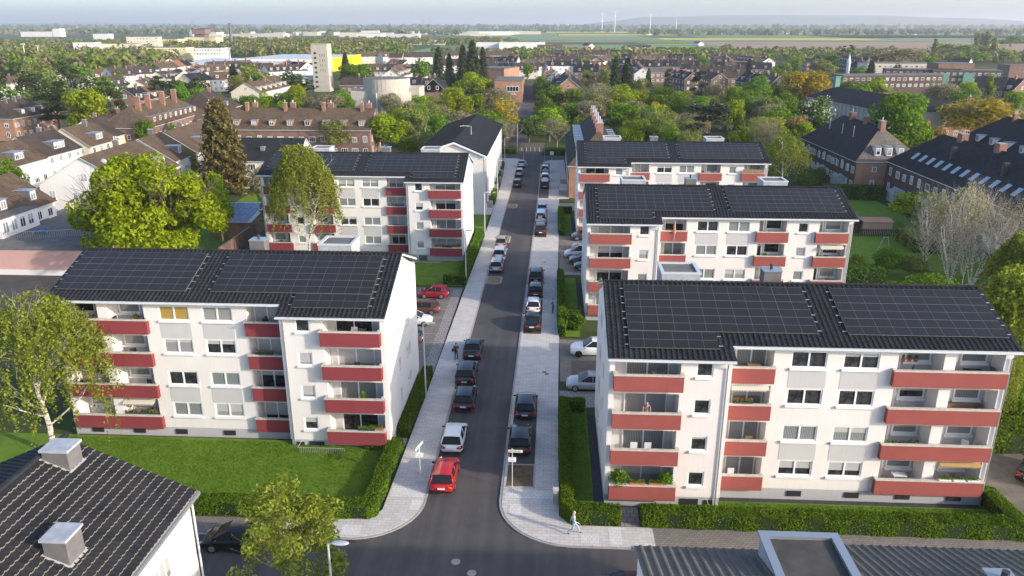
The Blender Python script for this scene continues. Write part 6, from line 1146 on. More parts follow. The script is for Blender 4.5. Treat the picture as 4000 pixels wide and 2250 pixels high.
def car(typ, col, X, Y, label, head=90, spoiler=False, z=.1, opts=(), group='cars parked along the street', rear=True):
    """(X, Y) = middle of the rear bumper on the ground; car points along heading in degrees"""
    T = CT[typ]; W = T['W']; r = empty('parked_car', (X, Y, z), R(head - 90), label, 'car', group); p = paint(col)
    b = MB(); b.sm = True; ring = []; D = T['deck']
    def body_at(y):
        for (a, h1, h2), (c, k1, k2) in zip(D, D[1:]):
            if a <= y <= c: t = (y - a) / (c - a); return h1 + (k1 - h1) * t, h2 + (k2 - h2) * t
        return D[-1][1:]
    ys = sorted({d[0] for d in D} | {T['L'] * k / 14 for k in range(15)}); rings = []
    wy = (.78, T['L'] - .82)
    for y in ys:
        hb, hd = body_at(y); e = min(1, (min(y, T['L'] - y) + .04) / .55); w = W * (.80 + .2 * math.sin(e * math.pi / 2)); zb = .20 if .15 < y < T['L'] - .15 else .3
        rings.append([(x, y, zz) for x, zz in ((-w * .86, zb), (-w * .985, zb + .12), (-w, (zb + hb) / 2 + .05), (-w * .985, hb), (-w * .90, hd - .02), (-w * .55, hd + .015), (0, hd + .03), (w * .55, hd + .015), (w * .90, hd - .02), (w * .985, hb), (w, (zb + hb) / 2 + .05), (w * .985, zb + .12), (w * .86, zb))])
    n = len(rings[0]); vs = [v for q in rings for v in q]; fs = [(j * n + i, j * n + (i + 1) % n, (j + 1) * n + (i + 1) % n, (j + 1) * n + i) for j in range(len(rings) - 1) for i in range(n)] + [tuple(range(n))[::-1], tuple((len(rings) - 1) * n + i for i in range(n))]
    b.mesh(vs, [f[::-1] for f in fs])
    # cabin: dark glass loft with painted roof cap and pillars
    C = T['cab']; g = MB(); rr_ = []
    def rw(z): return W * (.93 - .20 * (z - 1.0) / (T['H'] - 1.0))
    for y, zt in C: w1 = rw(zt) * (1 if zt > 1.2 else .98); rr_.append([(-W * .93, y, .93), (-w1, y, zt), (-w1 * .5, y, zt + .02), (w1 * .5, y, zt + .02), (w1, y, zt), (W * .93, y, .93)])
    vs = [v for q in rr_ for v in q]; n = 6; g.mesh(vs, [(j * n + i + 1, j * n + i, (j + 1) * n + i, (j + 1) * n + i + 1) for j in range(len(rr_) - 1) for i in range(n - 1)] + [(0, 1, 2, 3, 4, 5), tuple((len(rr_) - 1) * n + 5 - i for i in range(6))]); g.build('windows', MT['carglass'], r)
    t = MB(); t.sm = True; top = C[1:4]; rows = [[(-rw(z) * 1.02, y, z - .02), (-rw(z) * .93, y, z + .03), (0, y, z + .055), (rw(z) * .93, y, z + .03), (rw(z) * 1.02, y, z - .02)] for y, z in [(C[1][0] - .12, C[1][1] - .02)] + list(top)]
    vs = [v for q in rows for v in q]; t.mesh(vs, [(j * 5 + i, j * 5 + i + 1, (j + 1) * 5 + i + 1, (j + 1) * 5 + i) for j in range(len(rows) - 1) for i in range(4)])
    roofm = MT['carglass'] if 'glassroof' in opts else p; t.build('roof', roofm, r)
    q = b
    for s in (-1, 1):
        for (y0, z0), (y1, z1), th in ((C[0], C[1], .055), (C[3], C[4], .035)): q.tube((s * W * .925, y0 + (.0 if y0 < 1 else 0), .96), (s * rw(z1 if y0 < 1 else z0), y1 if y0 < 1 else y0, z1 if y0 < 1 else z0), th, n=5) if y0 < 1 else q.tube((s * rw(z0), y0, z0), (s * W * .93, y1, .98), th, n=5)
        ym = (C[2][0] + C[3][0]) / 2; q.tube((s * W * .935, ym, .95), (s * rw(1.4) * 1.0, ym, C[2][1] - .02), .035, n=4)
        if typ in ('suv', 'estate', 'van', 'hatch', 'mini'): q.face([(s * W * .945, C[0][0] + .02, .94), (s * W * .94, C[0][0] + .75, .94), (s * rw(C[1][1]) * 1.015, C[1][0] + .25, C[1][1] - .02), (s * rw(C[1][1]) * 1.015, C[1][0] - .08, C[1][1] - .05)])
    b.build('body', p, r)
    wr = .32 if typ not in ('suv', 'van') else .36
    for y in wy:
        for s in (-1, 1):
            x = s * (W - .10); o = MB().tube((x - .11 * s, y, wr), (x + .115 * s, y, wr), wr, n=18).build('wheel', MT['tyre'], r); MB().tube((x + .115 * s, y, wr), (x + .125 * s, y, wr), wr * .66, wr * .6, n=10).build('rim', MT['dkrim'] if 'dkrim' in opts else MT['rim'], o)
    zl = body_at(.1)[1] - .10
    for s in (-1, 1):
        m = MB(); m.mesh([(s * W * .98, .22, zl - .14), (s * W * .98, .30, zl + .10), (s * W * .84, .0, zl + .10), (s * W * .50, -.035, zl + .06), (s * W * .50, -.035, zl - .10), (s * W * .84, -.01, zl - .12)], [(0, 1, 2, 3, 4, 5)]); m.mesh([(s * W * 1.0, .26, zl - .12), (s * W * 1.0, .42, zl + .10), (s * W * .9, .04, zl + .11), (s * W * .9, .04, zl - .12)], [(0, 1, 2, 3)]); m.build('tail_light', MT['tail'], r)
        m = MB(); L = T['L']; zf = body_at(L - .3)[1] - .1; m.mesh([(s * W * .92, L - .34, zf - .08), (s * W * .95, L - .42, zf + .07), (s * W * .62, L - .03, zf + .03), (s * W * .55, L + .01, zf - .10), (s * W * .85, L - .08, zf - .12)], [(0, 1, 2, 3, 4)]); m.build('headlight', MT['head'], r)
        m = MB(); m.ball((s * (W + .10), C[4][0] - .28, 1.02), .11, .07, .08, 7, 4); m.tube((s * W * .9, C[4][0] - .25, .98), (s * (W + .08), C[4][0] - .28, 1.0), .025, n=4); m.build('wing_mirror', MT['trim'] if 'dkmirror' in opts else p, r)
    MB().box(-.26, -.045, .52 if typ != 'sedan' else .62, .26, -.012, .64 if typ != 'sedan' else .74).build('number_plate', MT['plate'], r)
    MB().box(-W * .78, -.03, .24, W * .78, .06, .36).build('bumper_trim', MT['trim'] if 'plainbumper' not in opts else p, r)
    if typ != 'sedan': MB().tube((0, .3, 1.0), (0, .22, 1.12), .012, n=4).build('wiper', MT['trim'], r)
    if 'spare' in opts: q = MB(); q.tube((0, -.02, .95), (0, -.2, .95), .34, n=16); q.build('spare_wheel', p, r)
    if 'orange' in opts: MB().mesh([(W * .25, .02, .75), (W * .93, .06, .75), (W * .80, .16, 1.86), (W * .45, .15, 1.86)], [(3, 2, 1, 0)]).build('orange_lettering_panel', MT['orangepaint'], r); MB().box(-.5, -.012, 1.0, .2, .02, 1.5).build('white_rear_door', p, r)
    return r
MT['orangepaint'] = M('orange_paint', (.75, .20, .03), .4)
K = (.008, .009, .010); NV = (.012, .014, .035); DG = (.010, .018, .016); W_ = (.86, .86, .85); SV = (.42, .43, .44); RD = (.55, .012, .012)
car('hatch', RD, -7.5, 46.8, 'bright red hatchback with black mirrors, nearest car on the left', opts=('dkmirror',))
car('hatch', W_, -7.48, 52.2, 'white hatchback parked right behind the bright red hatchback', opts=('dkmirror',))
car('hatch', DG, -7.35, 59.2, 'black-green hatchback, first dark car above the white hatchback')
car('suv', (.020, .022, .026), -7.78, 64.1, 'dark grey crossover between a black-green hatchback and a black saloon', opts=())
car('sedan', K, -7.75, 69.8, 'black saloon beside the man in black on the left pavement')
car('estate', SV, -7.4, 98.8, 'silver estate car just above the near sandy tree pit')
car('suv', W_, -7.35, 104.3, 'white crossover with dark rear window behind the silver estate')
car('hatch', (.36, .31, .26), -7.55, 110.9, 'beige-gold hatchback standing against the middle tree pit')
car('hatch', K, -7.25, 156.8, 'small black car, nearest of the three far left parked cars')
car('estate', (.36, .35, .33), -7.35, 169.1, 'pale bronze people carrier, middle of the three far left parked cars')
car('sedan', (.42, .46, .50), -7.3, 180, 'silver saloon at the far left end of the street')
car('hatch', (.010, .016, .014), -2.2, 52.2, 'black-green hatchback behind the street name sign, nearest on the right')
car('hatch', NV, -1.98, 58.0, 'dark navy hatchback in the near right parking bay')
car('sedan', K, -1.95, 77.8, 'black coupe with bright tail lights, below a small white car', opts=('glassroof',))
car('mini', (.78, .78, .76), -1.95, 83.4, 'small white rounded car between two black cars on the right')
car('hatch', K, -1.8, 88.9, 'black hatchback directly above the small white rounded car')
car('suv', (.012, .012, .015), -1.88, 94.4, 'black crossover at the top of the middle right parking row')
car('suv', (.028, .024, .022), -1.72, 118.6, 'dark brown crossover in front of the orange and white van')
car('van', (.72, .72, .72), -1.78, 126.2, 'white van with an orange panel on its rear', opts=('orange', 'plainbumper'))
car('sedan', (.40, .45, .52), -1.7, 133.4, 'pale blue-silver car behind the orange and white van')
car('hatch', K, -1.5, 155.6, 'black hatchback in the farthest right parking bay'); car('suv', W_, -1.5, 162.9, 'white crossover behind a black hatchback, farthest right bay'); car('suv', (.42, .44, .44), -1.6, 173.1, 'silver off-roader with spare wheel, farthest in the right row', opts=('spare',))
G2 = 'cars in the side car parks'
car('mini', (.36, .012, .03), -12.55, 89.1, 'crimson small hatchback in the left car park', 180, z=.04, group=G2); car('estate', (.12, .055, .04), -12.9, 83.6, 'brown estate car below the crimson hatchback', 180, z=.04, group=G2)
car('hatch', (.75, .75, .75), -17.3, 80.0, 'white car facing the street in the left car park', 0, z=.04, group=G2); car('mini', (.01, .13, .17), -13.4, 74.6, 'teal blue small car half hidden by the front left gable', 180, z=.04, group=G2)
car('suv', W_, 6.6, 72.6, 'white crossover facing the street between the right blocks', 180, z=.04, opts=('dkrim',), group=G2); car('hatch', (.46, .48, .50), 5.75, 64.8, 'silver hatchback facing the street beside the slab path', 180, z=.04, group=G2)
car('suv', (.05, .05, .052), 7.6, 117, 'dark grey crossover in the upper right car park', 180, z=.04, group=G2); car('hatch', (.25, .31, .36), 7.2, 111.2, 'blue-grey car just above the silver van', 180, z=.04, group=G2); car('van', (.50, .52, .55), 6.8, 107.2, 'silver van facing the street, upper right car park', 180, z=.04, group=G2); car('suv', K, 7.0, 104.2, 'black crossover below the silver van', 180, z=.04, group=G2); car('hatch', (.012, .018, .03), 7.3, 101.6, 'navy car, lowest in the upper right car park', 180, z=.04, group=G2)
car('mini', K, -18.35, 40.7, 'small black car facing left behind the young junction tree', 180, z=.005, group=None); car('sedan', (.02, .03, .06), 7.2, 37.2, 'dark blue car at the bottom edge behind the grey roof', 180, z=.005, group=None)
car('hatch', (.014, .014, .016), 34.9, 50.4, 'dark hatchback on the dirt yard at the right edge', 48, z=.02, group=None); car('hatch', (.5, .01, .02), -36.3, 200.5, 'red car on the yard left of the big white community building', 90, z=.02, group=None); car('hatch', (.2, .21, .22), -14.2, 203.5, 'grey car behind the hedge at the street end', 90, z=.02, group=None)
for i in range(6): car('hatch', [SV, (.55, .55, .55), W_, (.3, .31, .32)][i % 4], -7.9 - i * .22, 366 + i * 6.2, f'{["silver", "pale grey", "white", "mid grey", "silver-white", "light silver"][i]} car parked on the far street, {ORD[i]} from the near end', z=.01, group='cars on the far street')
for i in range(4): car('hatch', [K, SV, NV, W_][i], -14.6 - i * .3, 352 + i * 8, f'{["black", "silver", "navy", "white"][i]} car on the left side of the far street', z=.01, group='cars on the far street')
# ---------------------------------------------------------------- street furniture
def lamp(X, Y, h, label, d=1, old=False):
    r = empty('street_lamp', (X, Y, .05), 0, label, 'street lamp', 'street lamps along the left pavement'); MB().tube((0, 0, 0), (0, 0, .5), .10, .09, 10).build('base', MT['steel'], r); MB().tube((0, 0, .5), (0, 0, h), .075, .05, 10).build('pole', MT['polewhite'], r)
    q = MB(); q.tube((0, 0, h), (d * .45, 0, h + .08), .04, n=6); q.sm = True; q.ball((d * .62, 0, h + .07), .48, .19, .09, 12, 6) if not old else q.box(d * .1, -.12, h + .02, d * .95, .12, h + .12); q.build('lamp_head', MT['lampgrey'], r)
MT['polewhite'] = M('pale_pole', (.62, .62, .60), .5, .2); MT['lampgrey'] = M('lamp_housing', (.55, .58, .6), .35, .3)
lamp(-11.05, 62.2, 7.1, 'street lamp beside the hedge of the front left block'); lamp(-10.9, 94.2, 7.1, 'street lamp at the near corner of the second left lawn', 1, True); lamp(-10.5, 117.9, 7.1, 'street lamp at the end of the sunlit hedge', 1, True); lamp(-10.7, 149, 6.9, 'street lamp in front of the white community building'); lamp(-11.5, 185.4, 6.3, 'farthest street lamp at the left end of the street', 1, True); lamp(-11.0, 32.1, 7.0, 'street lamp rising at the bottom edge, right of the young tree')
for x, y, h, l in ((-9.3, 204.2, 7.5, 'thin white flag pole left of the park path'), (-33.5, 203, 6.5, 'thin pole beside the red car on the yard')): q = empty('pole', (x, y, 0), 0, l, 'pole'); MB().tube((0, 0, 0), (0, 0, h), .07, .06, 8).build('shaft', MT['polewhite'], q)
# signs
MT['signwhite'] = M('sign_white', (.80, .80, .80), .4); MT['signcream'] = M('sign_cream', (.78, .76, .62), .4); MT['signink'] = M('sign_ink', (.12, .12, .13), .6); MT['signgrey'] = M('sign_grey', (.42, .42, .44), .5)
def zone(r, w=.56, h=.38, z=2.22):
    o = MB().box(-w/2, -.05, z, w/2, -.03, z + h).build('zone_plate', MT['signwhite'], r)
    q = MB()
    for i in range(20): a, b = 2 * math.pi * i / 20, 2 * math.pi * (i + 1) / 20; q.face([(.11 * math.cos(a), -.052, z + h * .55 + .11 * math.sin(a)), (.11 * math.cos(b), -.052, z + h * .55 + .11 * math.sin(b)), (.085 * math.cos(b), -.052, z + h * .55 + .085 * math.sin(b)), (.085 * math.cos(a), -.052, z + h * .55 + .085 * math.sin(a))])
    q.box(-.16, -.053, z + .05, .16, -.0505, z + .075); q.build('plate_marking', MT['signgrey'], o)
r = empty('street_sign', (-9.23, 48.3, .09), 0, 'street name sign seen edge-on with white zone plate, on the left pavement', 'sign'); MB().tube((0, 0, 0), (0, 0, 3.25), .035, n=8).build('pole', MT['polewhite'], r); zone(r)
for z, a in ((3.02, 75), (2.78, 98)): o = MB().box(-.62, -.012, z, .62, .012, z + .2).build('name_plate', MT['signwhite'], r); o.rotation_euler = (0, 0, R(a)); o.location = (.0, 0, 0)
r = empty('street_sign', (-2.51, 48.0, .10), 0, 'cream street name sign with white zone plate, by the planting bed', 'sign'); MB().tube((0, 0, 0), (0, 0, 3.3), .035, n=8).build('pole', MT['polewhite'], r); zone(r); o = MB().box(-.28, -.055, 3.0, .74, -.03, 3.2).build('name_plate', MT['signcream'], r)
q = MB(); xx = -.20
for i, w_ in enumerate((.05, .03, .05, .04, .05, .03, .04, 0, .03, .05, .04, .05, .04, 0, .05, .04, .05, .04, .05)):
    if w_: q.box(xx, -.0585, 3.07 + (.0 if i % 3 else .0), xx + w_ * .75, -.0555, 3.07 + (.065 if i % 4 else .085))
    xx += (w_ or .035)
q.build('name_lettering', MT['signink'], o)
r = empty('zone_end_sign', (-.18, 184.8, .09), 0, 'white square zone sign with grey diagonal bar at the far street end', 'sign'); MB().tube((0, 0, 0), (0, 0, 3.2), .035, n=6).build('pole', MT['steel'], r); o = MB().box(-.42, -.05, 2.35, .42, -.03, 3.2).build('plate', MT['signwhite'], r); MB().mesh([(-.3, -.054, 2.48), (-.2, -.054, 2.45), (.3, -.054, 3.07), (.2, -.054, 3.1)], [(0, 1, 2, 3)]).build('diagonal_bar', MT['signgrey'], o)
for x, y, l in ((-7.1, 189.2, 'dark traffic light at the left end of the street'), (-1.93, 188.2, 'slim traffic light at the right end of the street')):
    r = empty('traffic_light', (x, y, .09), 0, l, 'traffic light'); MB().tube((0, 0, 0), (0, 0, 3.9), .05, n=7).build('pole', MT['steel'], r); MB().box(-.14, .05, 2.9, .14, .3, 3.8).build('signal_head', MT['dkmetal'], r); MB().box(.15, -.05, 2.3, .35, .2, 2.9).build('signal_head', MT['dkmetal'], r)
for i, x in enumerate((-8.2, -7.0, -5.85, -4.7, -3.5)): r = empty('bollard', (x, 205.6, 0), 0, f'path bollard before the park, {ORD[i]} from left', 'bollard', 'bollards across the park path'); MB().tube((0, 0, 0), (0, 0, 1.1), .06, n=8).build('post', MT['signwhite'], r); MB().tube((0, 0, 1.1), (0, 0, 1.18), .07, .03, n=8).build('top', MT['dkmetal'], r)
# tree pits in the road
for y0, y1, l in ((94.4, 97.5, 'near'), (114.6, 118.5, 'middle'), (138.3, 141.5, 'far')):
    cx0, cx1 = -8.5, -6.35; r = empty('tree_pit', (0, 0, 0), 0, f'{l} sandy tree pit with pale kerb reaching into the road', 'tree pit')
    o_ = [(cx0, y0 + .1), (cx0, y1)] + arc(cx1 - .6, y1 - .6, .6, 90, 0, 5) + arc(cx1 - .6, y0 + .6, .6, 0, -90, 5); i_ = [(cx0 + .25, y0 + .35), (cx0 + .25, y1 - .22)] + arc(cx1 - .6, y1 - .6, .36, 90, 0, 5) + arc(cx1 - .6, y0 + .6, .36, 0, -90, 5)
    MB().prism(o_[::-1], 0, .12).build('kerb_ring', MT['kerb'], r); MB().prism(i_[::-1], .121, .135).build('soil', MT['sand'], r)
r = empty('stone_pillar', (.62, 46.3, .09), 0, 'small pale stone pillar at the hedge corner', 'pillar'); MB().box(-.17, -.15, 0, .17, .15, 1.15).build('shaft', MT['kerb'], r); MB().box(-.2, -.18, 1.153, .2, .18, 1.24).build('cap', MT['cap'], r)
for x, y, l in ((-5.63, 39.9, 'upper of the two round manhole covers at the junction'), (-4.52, 38.9, 'lower of the two round manhole covers at the junction')): r = empty('manhole_cover', (x, y, .0), 0, l, 'manhole cover'); MB().tube((0, 0, .0), (0, 0, .008), .40, n=24).build('ring', MT['iron'], r); MB().tube((0, 0, .008), (0, 0, .014), .29, n=24).build('lid', MT['kerb'], r)
for x, y, l in ((1.1, 41.72, 'rusty road gully grate at the right corner kerb'), (-12.6, 41.55, 'rusty road gully grate at the left corner kerb'), (-3.0, 66.2, 'small gully grate at the right kerb beside the street')):
    r = empty('gully_grate', (x, y, .004), 0, l, 'drain'); MB().box(-.26, -.2, 0, .26, .16, .012).build('frame', MT['iron'], r)
    for i in range(5): MB().box(-.2 + i * .09, -.15, .012, -.16 + i * .09, .11, .02).build('slot', MT['dark'], r)
for x, y in ((-.45, 67.9), (-.2, 67.5), (-.9, 104.5)): r = empty('utility_cover', (x, y, .09), 0, {67.9: 'left of two small dark covers in the right pavement', 67.5: 'right of two small dark covers in the right pavement'}.get(y, 'dark square cover in the right pavement, farther up'), 'utility cover'); MB().box(-.18, -.14, 0, .18, .14, .012).build('lid', MT['iron'], r)
for x, y, l in ((2.6, 162, 'upper wooden crate-like steps at the dark brick row'), (2.2, 150.6, 'dark metal bicycle stand in front of the brick row')):
    r = empty('front_steps', (x, y, .09), 0, l, 'steps')
    for i in range(3): MB().box(-.9, -.6 + i * .4, 0, .9, -.2 + i * .4, .25 + i * .25).build('step', MT['kerb'], r)
    MB().tube((-.9, -.6, 1.0), (-.9, .6, 1.6), .03, n=5).build('handrail', MT['dkmetal'], r); MB().tube((.9, -.6, 1.0), (.9, .6, 1.6), .03, n=5).build('handrail', MT['dkmetal'], r)
# black-and-white slabs of the light wells beside the left gable
for i in range(9): o = MB().box(-12.75, 54.2 + i * 1.35, .055, -12.35, 55.2 + i * 1.35, .10).build('light_well_cover', MT['gravel'] if i % 3 else MT['kerb'], label='dark slab over a light well along the front left gable', cat='slab', group='light well slabs at the left gable')
# ---------------------------------------------------------------- people
SK = (.50, .30, .21)
def person(loc, rz, label, J, cols, hair, hairlen=.0, sc=1.):
    """J: joints by name; one skinned body, clothing colours by region, hair as child"""
    V = []; E = []; Rr = []; REG = []
    def add(p, r, parent=None, reg=0):
        V.append(p); Rr.append(r); REG.append(reg)
        if parent is not None: E.append((parent, len(V) - 1))
        return len(V) - 1
    pel = add(J['pelvis'], (.155, .115), None, 1); wa = add(J['waist'], (.135, .10), pel, 0); ch = add(J['chest'], (.165, .115), wa, 0); nb = add(J['neck'], (.055, .055), ch, 3); hd = add(J['head'], (.078, .09), nb, 3); tp = add(J['top'], (.07, .085), hd, 3)
    for s in ('l', 'r'):
        sh_ = add(J['sh' + s], (.062, .06), ch, 0); el = add(J['el' + s], (.045, .045), sh_, 0); wr_ = add(J['wr' + s], (.028, .03), el, J.get('sleeve', 0)); d = (Vector(J['wr' + s]) - Vector(J['el' + s])).normalized(); pm = Vector(J['wr' + s]) + d * .075; pa = add(tuple(pm), (.034, .018), wr_, 3)
        sx = Vector((0, 1, 0)) if abs(d.y) < .8 else Vector((1, 0, 0)); side = d.cross(d.cross(sx)).normalized()
        for k in range(4): b = pm + d * .02 + side * (k - 1.5) * .018; a1 = add(tuple(b + d * (.035 + .006 * (k in (1, 2)))), (.0085, .0085), pa, 3); add(tuple(b + d * (.062 + .012 * (k in (1, 2))) + Vector((0, .012, -.004))), (.007, .007), a1, 3)
        t1 = add(tuple(pm - d * .03 + side * .04), (.010, .010), pa, 3); add(tuple(pm + side * .055 + d * .01), (.008, .008), t1, 3)
        hp = add(J['hp' + s], (.092, .095), pel, 1); kn = add(J['kn' + s], (.062, .065), hp, 1); an = add(J['an' + s], (.042, .048), kn, 1); f = Vector(J['ft' + s]); hl_ = add(tuple(Vector(J['an' + s]) + Vector((0, 0, -.055))), (.042, .05), an, 2); add(tuple(f), (.042, .032), hl_, 2)
    me = bpy.data.meshes.new('body'); me.from_pydata(V, E, []); o = bpy.data.objects.new('body', me); link(o)
    m = o.modifiers.new('skin', 'SKIN'); m.use_smooth_shade = True; sv = me.skin_vertices[0].data
    for i, r in enumerate(Rr): sv[i].radius = r; sv[i].use_root = (i == 0)
    o.modifiers.new('sub', 'SUBSURF').levels = 1
    dg = bpy.context.evaluated_depsgraph_get(); dg.update(); me2 = bpy.data.meshes.new_from_object(o.evaluated_get(dg)); bpy.data.objects.remove(o)
    for c in cols: me2.materials.append(c)
    P = np.array(V); A = np.array([e[0] for e in E]); B = np.array([e[1] for e in E]); idx = []
    for f in me2.polygons:
        c = np.array(f.center); a, b = P[A], P[B]; ab = b - a; t = np.clip(((c - a) * ab).sum(1) / ((ab * ab).sum(1) + 1e-9), 0, 1); d = np.linalg.norm(a + ab * t[:, None] - c, axis=1); k = d.argmin(); ra, rb = REG[A[k]], REG[B[k]]; idx.append(rb if t[k] > .45 else ra)
    me2.polygons.foreach_set('material_index', idx); me2.polygons.foreach_set('use_smooth', [True] * len(me2.polygons)); me2.update()
    root = empty('person', loc, rz, label, 'person'); root.scale = (sc, sc, sc); inst(me2, 'body', root)
    h = Vector(J['head']); tpv = Vector(J['top']); q = MB(); q.sm = True; c = h.lerp(tpv, .75) + Vector((0, -.018, .02)); q.ball(c, .095, .105, .092, 12, 8)
    if hairlen: q.ball(c + Vector((0, -.05, -hairlen * .5)), .10, .075, hairlen * .62, 10, 6)
    q.build('hair', hair, root); fwd = Vector((0, .088, 0)); e = MB()
    for s in (-1, 1): e.ball(h + Vector((s * .033, .092, .03)), .010, .007, .008, 6, 4)
    e.build('eyes', MT['dark'], root); n_ = MB(); n_.ball(h + Vector((0, .105, .0)), .012, .02, .022, 6, 4); n_.build('nose', MT['skin'], root); n_ = MB(); n_.ball(h + Vector((0, .095, -.042)), .024, .008, .007, 6, 4); n_.build('mouth', MT['lips'], root)
    return root
MT['skin'] = M('skin', SK, .6); MT['lips'] = M('lips', (.4, .13, .12), .5); C_ = lambda n, c: M(n, c, .85)
def standing(**k):
    J = dict(pelvis=(0, 0, .93), waist=(0, .01, 1.12), chest=(0, .0, 1.33), neck=(0, .01, 1.50), head=(0, .03, 1.60), top=(0, .025, 1.69), shl=(-.19, 0, 1.42), shr=(.19, 0, 1.42), ell=(-.25, -.02, 1.14), elr=(.25, -.02, 1.14), wrl=(-.25, .08, .90), wrr=(.25, .08, .90), hpl=(-.10, 0, .86), hpr=(.10, 0, .86), knl=(-.11, .03, .48), knr=(.11, .03, .48), anl=(-.12, 0, .09), anr=(.12, 0, .09), ftl=(-.13, .15, .035), ftr=(.13, .15, .035)); J.update(k); return J
person((1.8, 43.0, .09), -R(90), 'blond woman in pale blue jacket and jeans walking past the hedge corner', standing(anl=(-.1, .42, .10), knl=(-.1, .28, .50), ftl=(-.1, .56, .07), anr=(.1, -.40, .14), knr=(.1, -.04, .50), ftr=(.1, -.28, .04), wrl=(-.22, -.18, .96), ell=(-.24, -.12, 1.16), wrr=(.22, .28, 1.0), elr=(.25, .05, 1.14)), [C_('pale_blue_jacket', (.46, .58, .70)), C_('light_jeans', (.34, .44, .56)), MT['dark'], MT['skin']], C_('blond_hair', (.55, .46, .36)), .22, .98)
bag = empty('man', (0, 0, 0)) if False else None
person((-9.3, 70.4, .09), -R(150), 'man in black suit holding a bag strap, beside the black saloon', standing(wrl=(-.05, .22, 1.22), ell=(-.24, .08, 1.16), wrr=(.08, .24, 1.12), elr=(.25, .04, 1.14)), [C_('black_suit', (.015, .015, .018)), MT['dark'], MT['dark'], MT['skin']], C_('dark_hair', (.03, .025, .02)), 0, 1.04)
r = empty('shoulder_bag', (-9.58, 70.42, 1.1), .3, 'black shoulder bag carried by the man in black', 'bag'); MB().box(-.16, -.07, -.14, .16, .07, .14).build('pouch', MT['dkmetal'], r); MB().tube((-.1, 0, .14), (.12, 0, .42), .014, n=5).build('strap', MT['dkmetal'], r)
person((.36, 84.0, .09), R(75), 'man in blue work clothes looking at his hands on the right pavement', standing(wrl=(-.04, .26, 1.18), ell=(-.24, .08, 1.14), wrr=(.05, .27, 1.18), elr=(.24, .08, 1.14), head=(0, .07, 1.58), top=(0, .05, 1.675)), [C_('blue_overall', (.012, .06, .26)), C_('navy_trousers', (.012, .035, .12)), MT['dark'], MT['skin']], C_('brown_hair', (.10, .06, .035)), 0, 1.04)
def floral():
    m = M('patterned_blouse', (.4, .3, .28), .9); n = N(m); n.col(n.ramp(n.noise(14, n.co(), 2), [(.42, (.13, .06, .07)), (.5, (.55, .42, .38)), (.6, (.30, .16, .15))])); return m
fm = floral()
person((XR + 2.55, 46.55, 6.55), R(185), 'grey-haired person in patterned blouse leaning on the second balcony table', standing(chest=(0, .12, 1.30), neck=(0, .2, 1.44), head=(0, .28, 1.50), top=(0, .27, 1.59), shl=(-.19, .13, 1.38), shr=(.19, .13, 1.38), ell=(-.27, .22, 1.12), elr=(.27, .2, 1.12), wrl=(-.2, .38, .98), wrr=(.25, .34, .94), sleeve=3), [fm, fm, MT['dark'], MT['skin']], C_('grey_hair', (.32, .31, .29)), 0, .96)
# ---------------------------------------------------------------- things on the balconies
def table(loc, w, d, h, mat, label, rz=0):
    r = empty('table', loc, rz, label, 'table'); MB().box(-w/2, -d/2, h - .04, w/2, d/2, h).build('table_top', mat, r)
    for sx in (-1, 1):
        for sy in (-1, 1): MB().box(sx * (w/2 - .05) - .02, sy * (d/2 - .05) - .02, 0, sx * (w/2 - .05) + .02, sy * (d/2 - .05) + .02, h - .042).build('leg', mat, r)
def chair(loc, mat, label, rz=0, group=None):
    r = empty('chair', loc, rz, label, 'chair', group); MB().box(-.24, -.22, .42, .24, .24, .47).build('seat', mat, r); MB().box(-.24, .22, .47, .24, .27, 1.0).build('backrest', mat, r)
    for sx in (-1, 1):
        for sy in (-1, 1): MB().box(sx * .21 - .02, sy * .2 - .02, 0, sx * .21 + .02, sy * .2 + .02, .419).build('leg', mat, r)
def potted(loc, h, label, w=.35, mat='green', flower=None, n=260, cat='plant'):
    r = empty('potted_plant', loc, 0, label, cat); MB().tube((0, 0, 0), (0, 0, .26), .12, .16, 10).build('pot', MT['terracotta'], r); d = unit(n) * (nr.uniform(.3, 1, (n, 1))); C = d * np.array([w, w, h * .45]) + np.array([0, 0, .26 + h * .45]); inst(quads_mesh('foliage', C, nr.normal(size=(n, 3)), .085 * nr.uniform(.6, 1.5, n), 1.7, mats=[LF[mat]]), 'foliage', r)
    if flower: m = 40; d = unit(m) * w; inst(quads_mesh('blossom', d * np.array([1, 1, .6]) + np.array([0, 0, .3 + h * .5]), nr.normal(size=(m, 3)), np.full(m, .07), 1., mats=[flower]), 'blossom', r)
def flowerbox(loc, w, label, flower=None, mat='terracotta', leafm='green', rz=0):
    r = empty('flower_box', loc, rz, label, 'flower box'); MB().box(-w/2, -.1, 0, w/2, .1, .17).build('trough', MT[mat], r); n = int(w * 170); C = np.column_stack([nr.uniform(-w/2, w/2, n), nr.normal(0, .08, n), .2 + nr.uniform(0, .16, n)]); inst(quads_mesh('foliage', C, nr.normal(size=(n, 3)), .06 * nr.uniform(.7, 1.5, n), 1.5, mats=[LF[leafm]]), 'foliage', r)
    if flower: m = int(w * 45); C = np.column_stack([nr.uniform(-w/2, w/2, m), nr.normal(0, .09, m), .3 + nr.uniform(0, .1, m)]); inst(quads_mesh('blossom', C, nr.normal(size=(m, 3)), np.full(m, .06), 1., mats=[flower]), 'blossom', r)
